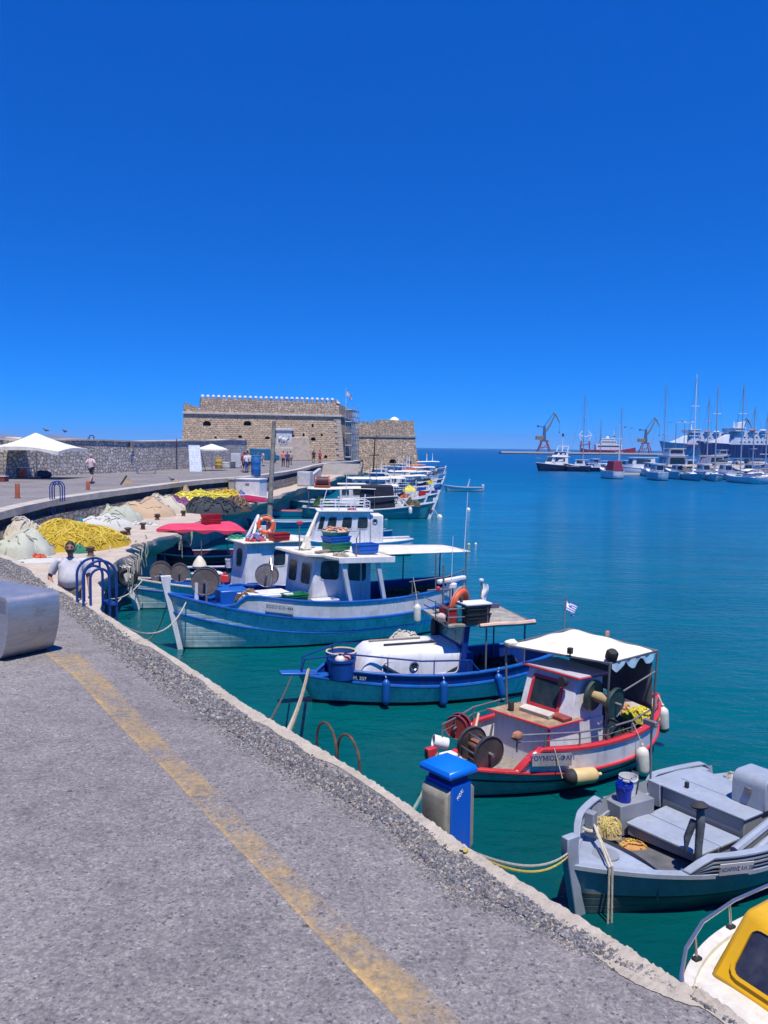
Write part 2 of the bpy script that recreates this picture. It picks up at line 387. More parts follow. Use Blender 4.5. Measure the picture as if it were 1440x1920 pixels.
# concrete coping along the near edge: broken, uneven inner side, 4 mm proud
rg=random.Random(3); b=M(); sh2=smooth_line(near,6)
o0=off(sh2,.015); rings=[]
for i,p in enumerate(sh2):
    w=.075+.045*math.sin(p.y*2.3)+.028*math.sin(p.y*6.1+1)+.012*math.sin(p.y*17)+.008*rg.random()
    t=off(sh2,-max(.05,w))[i] if False else None
    rings.append((p,max(.045,w)))
inner=[]
for i,(p,w) in enumerate(rings):
    t=sh2[min(i+1,len(sh2)-1)]-sh2[max(0,i-1)]; t.z=0; t.normalize(); inner.append(p-V((t.y,-t.x,0))*w)
b.loft([[inner[i]+V((0,0,.004)),sh2[i]+V((0,0,.012+.012*rg.random())),o0[i]+V((0,0,-.03)),o0[i]+V((0,0,-.35))] for i in range(len(sh2))],closed=False)
tag(b.build('quay_coping',MCO),kind='structure')
# far kerb slab, recess and retaining wall
kl=[p for p in SH if p.y>20]
b=M(); k1=off(kl,.03); k0=off(kl,-.55)
rk=random.Random(9)
b.loft([[k0[i]+V((0,0,.004)),k0[i]+V((0,0,.05)),k1[i]+V((rk.uniform(-.03,.03),rk.uniform(-.03,.03),.05-rk.random()*.03)),k1[i]+V((rk.uniform(-.04,.04),0,-.22-rk.random()*.04)),k0[i]+V((0,0,-.24))] for i in range(len(kl))])
tag(b.build('kerb',concrete('kerb_concrete',(.33,.30,.26),(.52,.48,.42),sc=1.6)),kind='structure')
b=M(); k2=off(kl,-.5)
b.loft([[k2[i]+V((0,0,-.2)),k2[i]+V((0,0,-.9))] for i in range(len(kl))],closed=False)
tag(b.build('recess_wall',mat('recess_shade',(.05,.10,.14),.8,var=.3,vs=.8,dirt=(.02,.03,.04),da=.6,ds=1)),kind='structure')  # shade under the overhanging kerb slab painted in as dark teal
b=M()
b.loft([[k2[i]+V((0,0,-.62)),k1[i]+V((rk.uniform(-.03,.03),0,-.60-rk.random()*.03)),k1[i]+V((.02,0,-6))] for i in range(len(kl))],closed=False)
tag(b.build('retaining_wall',MRUB2),kind='structure')
# fishing dock
DK=[V((5.4,.2,0)),V((3.6,1.8,0)),V((2.2,3.2,0)),V((1.5,4.8,0)),V((.3,6.6,0)),V((-1.1,8.7,0)),V((-2.3,10.6,0)),V((-3.6,12.3,0)),V((-5.1,14.8,0)),V((-6.1,17.6,0))]+[P(u,v,DOCK) for u,v in [(197,1072),(238,1042),(256,1020),(330,1000),(385,972),(430,957),(500,935),(560,917),(600,905),(640,892)]]+[V((-4.6,118,0)),V((-4.0,122,0))]
dk=smooth_line(DK,6)
for i,p in enumerate(dk):
    p.z=DOCK; a=.16 if p.y>16 else .03
    p.x+=rg.uniform(-a,a); p.y+=rg.uniform(-a,a)
b=M()
def wallx(y):
    for i in range(len(SH)-1):
        if SH[i].y<=y<=SH[i+1].y:
            t=(y-SH[i].y)/max(1e-6,SH[i+1].y-SH[i].y); return SH[i].x+(SH[i+1].x-SH[i].x)*t
    return SH[-1].x
rings=[]
for i,p in enumerate(dk):
    wx=wallx(p.y)-.3; r=[]
    for k in range(7):
        t=k/6; r.append(V((wx+(p.x-wx)*t,p.y,DOCK+rg.uniform(-.02,.02)*(1 if 0<k<6 else .3))))
    r.append(p+V((.05+rg.uniform(-.1,.1),0,-.25+rg.uniform(-.06,.06)))); r.append(p+V((-.25+rg.uniform(-.12,.12),0,-.55))); r.append(p+V((-.9,0,-.9))); r.append(p+V((-.9,0,-6)))
    rings.append(r)
b.loft(rings,closed=False); tag(b.build('dock',MC,ang=50),kind='structure')
# sea, reaching past the horizon
b=M(); b.add([(-11000,-200,W),(11000,-200,W),(11000,11000,W),(-11000,11000,W)],[(0,1,2,3)])
tag(b.build('sea_water',MWA,smooth=False),kind='structure')
# distant hills across the bay
b=M(); hx=[]
rings=[]
for k,(y,hk) in enumerate([(7300,0),(7700,.55),(8260,1),(9100,.6),(9800,0)]):
    r=[]
    for i in range(61):
        x=-6440+i*105; u=(x/8260)*F+720
        h=30+20*math.sin(u*.019+.6)+18*math.sin(u*.053+2)+9*math.sin(u*.13)+5*math.sin(u*.31+k)
        h*=1/(1+math.exp((u-255)/34)); h=max(h,0)
        h+=14*math.exp(-((u-214)/16)**2)
        r.append(V((x,y,W-2+h*hk*1.5)))
    rings.append(r)
b.loft(rings,closed=False); tag(b.build('hills',mat('dry_hillside',(.20,.165,.13),.95,var=.25,vs=.004),ang=80),kind='structure')
# worn yellow line
def yellow():
    m,nt=newmat('worn_yellow_paint'); g=N(nt); o=g.pos(); uv=g.n('ShaderNodeTexCoord').outputs['UV']
    sx=g.n('ShaderNodeSeparateXYZ'); g.l(uv,sx.inputs[0])
    a=g.noise(o,26,8,.8,.4).outputs['Fac']; b2=g.noise(o,1.6,5,.6).outputs['Fac']; c3=g.noise(o,7,5,.7).outputs['Fac']
    u_=sx.outputs[0]
    s=g.math('ADD',g.math('ADD',g.math('MULTIPLY',a,1.0),g.math('MULTIPLY',b2,.9)),g.math('MULTIPLY',c3,.7))
    le=g.n('ShaderNodeMapRange'); le.inputs[1].default_value=.20; le.inputs[2].default_value=.04; g.l(u_,le.inputs[0])
    s=g.math('ADD',s,g.math('MULTIPLY',le.outputs[0],.16))
    mr=g.n('ShaderNodeMapRange'); mr.inputs[1].default_value=1.14; mr.inputs[2].default_value=1.72; g.l(s,mr.inputs[0])
    fd=g.n('ShaderNodeMapRange'); fd.inputs[1].default_value=1.0; fd.inputs[2].default_value=.80; g.l(g.math('ADD',u_,g.math('MULTIPLY',g.math('SUBTRACT',c3,.5),.35)),fd.inputs[0])
    al=g.math('MULTIPLY',g.math('MULTIPLY',mr.outputs[0],fd.outputs[0]),.85)
    c=g.ramp(c3,[(.3,(.50,.33,.12)),(.7,(.64,.43,.17))])
    g.out(c,.85,None,Alpha=al); return m
lft=[(84,1225),(140,1270),(190,1325),(250,1388),(305,1440),(365,1505),(432,1578),(500,1648),(560,1716),(640,1800),(740,1905),(800,1975)]
rgt=[(150,1225),(200,1268),(245,1315),(300,1375),(345,1420),(400,1470),(470,1545),(535,1612),(600,1675),(700,1765),(830,1870),(900,1945)]
L3=smooth_line([P(u,v,0) for u,v in lft],4); R3=smooth_line([P(u,v,0) for u,v in rgt],4)
b=M(); b.grid(lambda s,t:(lambda i,f:(L3[i]*(1-s)+R3[i]*s+V((0,0,.002))))(min(len(L3)-1,round(t*(len(L3)-1))),0),4,len(L3)-1)
yo=b.build('road_marking',yellow(),smooth=False)
uvl=yo.data.uv_layers.new(name='UVMap'); nl=len(L3)
for lp in yo.data.loops:
    vi=lp.vertex_index; uvl.data[lp.index].uv=((vi%5)/4,(vi//5)/nl)
tag(yo,kind='structure')
# loose stones along the edge
inn=smooth_line([P(u,v,0) for u,v in [(1450,1990),(1305,1881),(1183,1832),(1092,1792),(1000,1745),(900,1706),(825,1672),(700,1560),(590,1494),(500,1445),(384,1365),(265,1271),(190,1210),(122,1150),(60,1110),(-10,1075),(-60,1060)]],6)
outt=smooth_line([P(u,v,0) for u,v in [(1480,1985),(1340,1895),(1183,1800),(1092,1742),(1000,1688),(900,1622),(825,1565),(762,1522),(653,1450),(553,1390),(450,1330),(384,1278),(230,1180),(150,1130),(90,1096),(30,1056),(-30,1032)]],6)
b=M(); rs=random.Random(11); ico=[(.5,.35,1),(-.5,.3,.9),(0,-.55,.95),(1,.1,.05),(.4,.95,.1),(-.6,.8,0),(-1,-.1,.1),(-.45,-.9,.05),(.6,-.85,.1)]
fi=[(0,1,2),(0,3,4),(0,4,5,1),(1,5,6),(1,6,7,2),(2,7,8),(2,8,3,0)]
n=len(inn); nst=0
while nst<42000:
    t=rs.random(); i=min(n-2,int(t*(n-1))); f=t*(n-1)-i
    a=inn[i].lerp(inn[i+1],f); c=outt[i].lerp(outt[i+1],f)
    if rs.random()>min(1,(a-c).length*1.1/.75): continue
    s=rs.random()**.8*1.08-.22*rs.random()**3
    if s<.25 and rs.random()>max(.03,(s+.12)/.37): continue
    if s>.86+.16*math.sin(t*23)*math.sin(t*61+1) and rs.random()>.12: continue
    p=a.lerp(c,s); 
    dcam=p.length
    sz=rs.choice([.003,.0035,.004,.0045,.005,.006,.007,.009])*rs.uniform(.8,1.3)*(1 if dcam<6 else 1.45)*(1.1 if .3<s<.9 else .75)
    q=[V((x*rs.uniform(.6,1.4)*sz,y*rs.uniform(.6,1.4)*sz,z*rs.uniform(.5,1.2)*sz)) for x,y,z in ico]
    mr=rot(rs.uniform(-.4,.4),rs.uniform(-.4,.4),rs.uniform(0,6.3))
    b.add([mr@x+p+V((0,0,rs.random()*.008*(1 if .3<s<.95 else 0))) for x in q],fi); nst+=1
gr=b.build('gravel',island('gravel_stones',[(.13,.13,.145),(.19,.19,.205),(.10,.10,.115),(.27,.26,.26),(.15,.16,.18),(.22,.21,.21),(.07,.07,.08),(.36,.35,.34),(.17,.17,.18),(.40,.34,.27),(.12,.125,.14),(.22,.18,.15)],.85),smooth=False)
tag(gr,kind='stuff',label='loose grey gravel spilt along the quay edge',cat='gravel')

# sea air: far things fade a little
b=M(); b.box(-11300,11300,-420,11300,W-1.2,150)
m,nt=newmat('sea_air'); g=N(nt); pv=g.n('ShaderNodeVolumePrincipled'); pv.inputs['Color'].default_value=(.36,.60,1,1); pv.inputs['Density'].default_value=.0001; ov=g.n('ShaderNodeOutputMaterial'); g.l(pv.outputs[0],ov.inputs['Volume'])
tag(b.build('haze',m,smooth=False),kind='stuff')
# ---------------------------------------------------------------- fort
def bool_cut(o,b):
    """cut the boxes/arches collected in b out of mesh object o for good"""
    bpy.context.view_layer.update()
    c=b.build('cut',bpy.data.materials[0]); m=o.modifiers.new('b','BOOLEAN'); m.operation='DIFFERENCE'; m.solver='EXACT'; m.object=c; c.matrix_world=o.matrix_world
    bpy.context.view_layer.update()
    me=bpy.data.meshes.new_from_object(o.evaluated_get(bpy.context.evaluated_depsgraph_get()))
    o.modifiers.clear(); o.data=me; bpy.data.objects.remove(c)
def arch(b,x,z,w,h,d,y0=-2):
    n=8; pts=[(-w/2,0),(w/2,0)]+[(w/2*math.cos(math.pi*k/n),h-w/2*.7+w/2*.7*math.sin(math.pi*k/n)) for k in range(n+1)]
    b.prism(pts,d,Mx.Translation((x,y0+d,z))@Mx.Rotation(R(90),4,'X'))
FA=V((-7.4,136.5,0)); FB=V((-31.6,130.3,0)); fl=(FA-FB).length; fz=math.atan2(FA.y-FB.y,FA.x-FB.x)
fort=thing('fort','old stone harbour fort with a battlemented main block and a lower seaward bastion','fort',(FB.x,FB.y,ROAD),fz)
def flx(u,v,y=None):   # photo pixel on the main face -> local x,z
    d=FW+RT*((u-720)/F)-UP*((v-960)/F); n=V((-math.sin(fz),math.cos(fz),0)); t=(FB-V((0,0,0))).dot(n)/d.dot(n)
    p=d*t; q=p-FB; return q.x*math.cos(fz)+q.y*math.sin(fz), p.z+EYE-ROAD
HC=7.15; HP=9.75; BT=.55
b=M()
b.hexa([(-BT,-BT,-1),(fl+BT,-BT,-1),(34.2,27.5,-1),(1.5,30,-1),(0,0,HC),(fl,0,HC),(33.4,27.5,HC),(2,29,HC)])
main=b.build('main_wall',MFORT,fort,smooth=False)
cut=M()
for u,v,w,h in [(388,797,1.25,.75),(464,797,1.25,.75),(587,825,.8,.55),(450,820,.62,.42),(404,821,.4,.3),(501,822,.8,.42),(550,818,.3,.3),(586,800,.35,.55),(603,817,.32,.5),(569,817,.35,.5),(576,858,.7,.6),(610,858,.55,.5),(455,849,1.9,.75),(527,857,1.5,2.6)]:
    x,z=flx(u,v); arch(cut,x,z-.1,w,h if w>.5 else h,4,-2)
bool_cut(main,cut)
b=M(); b.box(-.22,fl+.22,-.28,.0,HC,HC+.34); b.hexa([(fl,0,HC),(fl+.25,0,HC),(33.65,27.5,HC),(33.3,27.5,HC),(fl,0,HC+.34),(fl+.25,0,HC+.34),(33.65,27.5,HC+.34),(33.3,27.5,HC+.34)])
b.build('cornice',MTRIM,fort,.05)
x1,_=flx(376,752); 
b=M()
b.hexa([(x1,.05,HC+.34),(fl-.05,.05,HC+.34),(33.2,27.3,HC+.34),(x1,4,HC+.34),(x1,.25,HP-.05),(fl-.15,.25,HP-.3),(32.9,27.2,HP-.6),(x1,4,HP-.05)])
b.hexa([(.05,.1,HC+.34),(x1-.01,.1,HC+.34),(x1-.01,3.8,HC+.34),(.05,3.8,HC+.34),(.05,.2,HC+1.75),(x1-.01,.2,HC+1.0),(x1-.01,3.6,HC+1.0),(.05,3.6,HC+1.75)])
b.build('parapet',MFORT2,fort,smooth=False)
for k in range(26):
    x=x1+.35+(fl-1.2-x1-.35)*k/25
    b=M(); b.box(x-.17,x+.17,.30,.85,HP-.36,HP+.2); b.lathe([(.27,0),(.26,.12),(.17,.27),(.0,.32)],at(x,.58,HP+.19),10,1)
    b.build('merlon',[MFORT2,mat('limewash',(.72,.69,.64),.8)],fort)
b=M(); b.hexa([(fl-.6,.1,HP-.3),(fl+.05,.1,HP-.45),(fl+.2,5,HP-.6),(fl-.5,5,HP-.5),(fl-.55,.3,HP+.35),(fl-.15,.3,HP-.1),(fl,4.8,HP-.2),(fl-.4,4.8,HP+.1)])
b.build('parapet_corner',MTRIM,fort,smooth=False)
# carved plaque over the gate
px,pz=flx(532,822)
PY_=-.36
b=M(); b.box(px-1.45,px+1.35,-.22,.3,pz-1.7,pz-1.4); b.box(px-1.25,px+1.15,-.16,.3,pz-1.4,pz-1.05); b.box(px-1.6,px+1.6,-.3,.3,pz+1.25,pz+1.6); b.box(px-1.25,px+1.25,-.12,.3,pz-1.05,pz+1.25)
pl=b.build('plaque',mat('marble',(.62,.62,.62),.7,var=.2,dirt=(.3,.3,.3)),fort,.03); pl.location=(0,PY_,0)
b=M(); b.ell((px-.1,-.16,pz-.25),(.62,.14,.36),12,8); b.ell((px-.62,-.2,pz+.02),(.3,.16,.32),10,8); b.ell((px-.8,-.22,pz-.05),(.16,.14,.14),8,6)
for k in (-.5,-.2,.25,.5): b.tube([(px+k,-.18,pz-.4),(px+k-.1,-.18,pz-.95)],[.11,.07],6)
b.tube([(px+.5,-.18,pz-.1),(px+.85,-.2,pz+.2),(px+.7,-.2,pz+.5)],[.07,.05,.06],6)
b.build('carved_lion',mat('marble',(.6,.6,.6)),pl)
gx,gz=flx(545,866)
b=M(); b.hexa([(gx-3.2,-.75,0),(gx+3.4,-.75,0),(gx+3.4,-.3,0),(gx-3.2,-.3,0),(gx-2.2,-.4,3.6),(gx+2.8,-.4,3.9),(gx+2.8,-.1,3.9),(gx-2.2,-.1,3.6)])
gs=b.build('gate_surround',mat('gate_render',(.48,.39,.31),.9,var=.2,dirt=(.25,.22,.2),bump=.4,bs=3),fort,.1)

# quoins at the corner towards the scaffold
b=M()
for k in range(15):
    z=.1+k*.46; q=BT*(1-z/HC); w=.75 if k%2 else 1.15
    b.box(fl+q-w,fl+q+.05,-q-.06,-q+.5,z,z+.42)
b.build('quoins',mat('quoin_stone',(.52,.43,.34),.85,var=.2,dirt=(.3,.26,.22)),fort,.03)
# bastion on the sea side (own frame, same thing)
ca,sa=math.cos(-fz),math.sin(-fz)
def fl2(x,y,z):  # world -> fort local
    q=V((x,y,z))-V((FB.x,FB.y,ROAD)); return V((q.x*ca-q.y*sa,q.x*sa+q.y*ca,q.z))
def whexa(b,p,mi=0): b.hexa([fl2(*q) for q in p],mi)
b=M()
whexa(b,[(-7,163.6,-4),(6.75,164.6,-4),(9,200,-4),(-9,200,-4),(-6.6,165,3.9),(6.05,166,3.9),(7,199,3.9),(-9,199,3.9)])
ba=b.build('bastion_wall',MFORT2,fort,smooth=False)
b=M()
whexa(b,[(-1.6,165.1,4.2),(6.0,166.1,4.2),(7,199,4.2),(-1.6,199,4.2),(-1.6,165.4,7.45),(5.75,166.4,7.25),(7,199,7),(-1.6,199,7.2)])
whexa(b,[(-7.5,165.2,4.2),(-1.61,165.1,4.2),(-1.61,199,4.2),(-7.5,199,4.2),(-7.5,165.4,6.6),(-1.61,165.4,6.7),(-1.61,199,6.7),(-7.5,199,6.7)])
b.build('bastion_parapet',MFORT2,fort,smooth=False)
for k in range(5):
    b=M(); x=-5.4+k*.85; whexa(b,[(x,165.4,6.6),(x+.45,165.4,6.6),(x+.45,166.1,6.6),(x,166.1,6.6),(x,165.4,7.15),(x+.45,165.4,7.15),(x+.45,166.1,7.15),(x,166.1,7.15)]); b.build('merlon',MFORT2,fort)
b=M(); whexa(b,[(-6.7,164.8,3.9),(6.2,165.8,3.9),(7.2,199,3.9),(-9,199,3.9),(-6.7,164.75,4.2),(6.2,165.75,4.2),(7.2,199,4.2),(-9,199,4.2)]); b.build('bastion_cornice',MTRIM,fort)
b=M()
for x,z,w,h in [(-5.1,-1.6,1.8,1.2),(1.6,-1.5,1.3,1.1),(4.9,-1.5,.9,.9),(-6.3,4.5,.7,.7)]:
    n=8; q=[(-w/2,0),(w/2,0)]+[(w/2*math.cos(math.pi*k/n),h*.55+h*.45*math.sin(math.pi*k/n)) for k in range(n+1)]
    ys=163.5; p0=[fl2(x+a,ys-1,z+c) for a,c in q]; p1=[fl2(x+a,ys+4,z+c) for a,c in q]; m=len(q)
    b.add(p0+p1,[tuple(range(m)),tuple(range(m,2*m))]+[(i,(i+1)%m,m+(i+1)%m,m+i) for i in range(m)])
bool_cut(ba,b)
b=M(); b.lathe([(1.25,0),(1.2,.45),(.85,.95),(.35,1.25),(0,1.3)],Mx.Translation(fl2(2,180,7.2)),14); b.build('dome',mat('limewash',(.72,.69,.64),.8),fort)
# rocks at the foot of the bastion
for k in range(16):
    rr=random.Random(k); b=M(); b.ell((0,0,0),(rr.uniform(.6,1.3),rr.uniform(.5,1),rr.uniform(.4,.7)),9,6,amp=.5,seed=k)
    o=b.build('rock',mat('shore_rock',(.34,.30,.26),.9,var=.3,bump=.4,bs=4),smooth=True,ang=20); o.location=(-7+k*.95+rr.uniform(-.3,.3),162.6+rr.uniform(-1,.5),W+.15+rr.uniform(0,.3)); o.rotation_euler=(0,0,rr.uniform(0,6))
    tag(o,'weathered boulder at the waterline below the fort bastion','rock','boulders at the foot of the bastion')
# scaffold by the corner
sc=thing('scaffolding','tall tube scaffolding with blue grey netting at the fort corner','scaffolding',(-6.6,137.5,ROAD),R(84))
b=M(); n2=M(); pk=M()
for i in range(5):
    for j in (0,1): b.cyl((i*2.2,-j*1.1,-1),(i*2.2,-j*1.1,8.8),.055,n=6)
for k in range(5):
    z=.6+k*1.95
    for j in (0,1): b.cyl((-.2,-j*1.1,z),(9,-j*1.1,z),.045,n=6); b.cyl((-.2,-j*1.1,z+.95),(9,-j*1.1,z+.95),.035,n=6)
    for i in range(5): b.cyl((i*2.2,0,z),(i*2.2,-1.1,z),.045,n=6)
    pk.box(0,8.8,-1.05,-.05,z+.05,z+.1)
    if k<4:
        for i in range(4): b.cyl((i*2.2,-1.1,z),(i*2.2+2.2,-1.1,z+1.95),.035,n=6)
b.build('tubes',mat('galvanised',(.45,.5,.55),.45,.6),sc); pk.build('planks',mat('plank',(.4,.36,.3),.8),sc)
n2.grid(lambda s,t:V((s*8.8,-1.2+.05*math.sin(s*40),t*6.2-.8)),30,2)
def netm():
    m,nt=newmat('debris_net'); g=N(nt); o=g.obj()
    n=g.noise(o,1.2,4).outputs['Fac']; g.out(g.ramp(n,[(.3,(.24,.28,.31)),(.7,(.40,.44,.46))]),.8,None,Alpha=g.math('MULTIPLY_ADD',n,.7,-.05)); return m
n2.build('netting',netm(),sc)
# flag on the fort
fg=thing('flag','blue and white flag drooping from a pole on the fort roof','flag',(-6.9,146,HP-1.2))
b=M(); b.cyl((0,0,-.3),(0,0,3.4),.05,.035,n=8); b.ell((0,0,3.45),(.09,.09,.09),8,6); b.build('pole',mat('white_steel',(.6,.6,.62),.4),fg)
def flagmesh(w,h,droop,stripes=9):
    b=M()
    nu,nv=10,stripes
    def fn(s,t): return V((s*w*(1-.45*droop),.12*math.sin(s*7+t*2)*(.4+s),-t*h*.8-s*droop*h*.8))
    vs=[fn(i/nu,j/nv) for j in range(nv+1) for i in range(nu+1)]
    b.v=vs
    for j in range(nv):
        for i in range(nu):
            b.f.append((j*(nu+1)+i,j*(nu+1)+i+1,(j+1)*(nu+1)+i+1,(j+1)*(nu+1)+i))
            canton=j<5 and i<4
            blue=(j%2==0) if not canton else not(j==2 or i in(1,2) and False or i==2)
            b.m.append(0 if blue else 1)
    return b
FL=[mat('flag_blue',(.02,.09,.42),.8),mat('flag_white',(.78,.78,.78),.8)]
o=flagmesh(1.7,1.2,.92).build('cloth',FL,fg); o.location=(.05,0,3.3)
# ---------------------------------------------------------------- sea wall along the promenade
sw=[V((-47,38,0)),V((-34,46,0)),P(0,897,ROAD),P(80,893,ROAD),P(300,882,ROAD),V((-17.9,97,0)),V((-17.2,104,0))]
sws=smooth_line(sw,6); b=M()
rw=random.Random(4)
so=off(sws,-1.1)
tops=[3.02+.05*math.sin(i*1.3)+rw.uniform(-.03,.03) for i in range(len(sws))]
b.loft([[sws[i]+V((0,0,ROAD-.3)),sws[i]*1+V((-.12,0,ROAD+tops[i]-.12)),so[i]+V((0,0,ROAD+tops[i]-.12)),so[i]+V((0,0,-4))] for i in range(len(sws))],closed=False,c0=True,c1=True)
swr=thing('sea_wall','long rubble sea wall behind the promenade and the parasol stall','wall')
b.build('masonry',MRUB,swr,smooth=False)
b=M(); s1=off(sws,-.02)
b.loft([[s1[i]+V((0,0,ROAD+tops[i]-.12)),s1[i]+V((0,0,ROAD+tops[i])),so[i]+V((-.05,0,ROAD+tops[i]+.02)),so[i]+V((-.05,0,ROAD+tops[i]-.12))] for i in range(len(sws))],c0=True,c1=True)
b.build('wall_coping',mat('wall_cap',(.50,.45,.39),.85,var=.2,dirt=(.3,.27,.24),bump=.4,bs=5),swr,smooth=False)
b=M(); q=P(268,850,ROAD); 
b.cb((-21.2,69.6,1.9),(.05,.75,.55)); b.build('plaque',mat('stone_plaque',(.34,.27,.25),.8),swr)
for i,(u,y,h,lb) in enumerate([(172,65,2.6,'thin black lamp post with a hooked head before the sea wall'),(331,78.5,2.9,'dark downpipe on the sea wall left of the white picture rack'),(419,95,2.9,'dark downpipe at the far end of the sea wall')]):
    x=(u-720)/F*y; o=thing('lamp_post' if i==0 else 'drain_pipe',lb,'lamp post' if i==0 else 'pipe',(x,y,ROAD))
    b=M(); b.cyl((0,0,0),(0,0,h),.05,.04,n=8); b.build('post',mat('black_iron',(.03,.03,.035),.5),o)
    b=M()
    if i==0: b.torus(at(.0,0,h+.18,R(90)),.2,.04,14,6,arc=(-1,3.6)); b.ell((-.22,0,h+.02),(.14,.14,.2),8,6)
    else:
        b.box(-.08,.08,-.07,.07,2.3,2.36)
    b.build('lamp_head' if i==0 else 'bracket',mat('black_iron',(.03,.03,.035),.5),o)
# ---------------------------------------------------------------- people
SKIN=mat('skin_tan',(.33,.165,.105),.55,var=.12); SKIN2=mat('skin_light',(.50,.30,.22),.55,var=.1); HAIRD=mat('dark_hair',(.018,.013,.011),.7); HAIRG=mat('grey_hair',(.35,.30,.27),.7); SHOE=mat('shoe',(.04,.04,.045),.6)
def skin_mesh(name,nodes,edges,m,parent,sub=2,root=0):
    """nodes: [(pos,rx,ry)], grown into one continuous surface and frozen"""
    me=bpy.data.meshes.new(name); me.from_pydata([n[0] for n in nodes],edges,[])
    o=bpy.data.objects.new(name,me); COL.objects.link(o)
    o.modifiers.new('Skin','SKIN'); sv=me.skin_vertices
    if not sv: me.skin_vertices
    import bmesh
    bm=bmesh.new(); bm.from_mesh(me); ly=bm.verts.layers.skin.verify(); bm.verts.ensure_lookup_table()
    for i,n in enumerate(nodes):
        bm.verts[i][ly].radius=(n[1],n[2] if len(n)>2 else n[1]); bm.verts[i][ly].use_root=(i==root)
    bm.to_mesh(me); bm.free()
    s=o.modifiers.new('Sub','SUBSURF'); s.levels=sub; s.render_levels=sub
    bpy.context.view_layer.update()
    r=bpy.data.meshes.new_from_object(o.evaluated_get(bpy.context.evaluated_depsgraph_get())); r.name=name
    bpy.data.objects.remove(o); r.materials.clear(); r.materials.append(m)
    r.polygons.foreach_set('use_smooth',[True]*len(r.polygons))
    q=bpy.data.objects.new(name,r); COL.objects.link(q); q.parent=parent
    return q
def limbset(pose):
    J={}
    J['pel']=V((0,0,.93)); J['waist']=V((0,.0,1.08)); J['chest']=V((0,0,1.28)); J['neck']=V((0,.0,1.46)); J['head']=V((0,-.02,1.6))
    for k,sx in (('L',1),('R',-1)):
        J['sh'+k]=V((sx*.17,0,1.40)); J['el'+k]=V((sx*.24,.02,1.13)); J['wr'+k]=V((sx*.25,-.06,.89)); J['hd'+k]=V((sx*.25,-.09,.80))
        J['hp'+k]=V((sx*.09,0,.90)); J['kn'+k]=V((sx*.105,-.02,.50)); J['an'+k]=V((sx*.11,.02,.09)); J['to'+k]=V((sx*.12,-.15,.04))
    for k,x in pose.items(): J[k]=V(x)
    return J
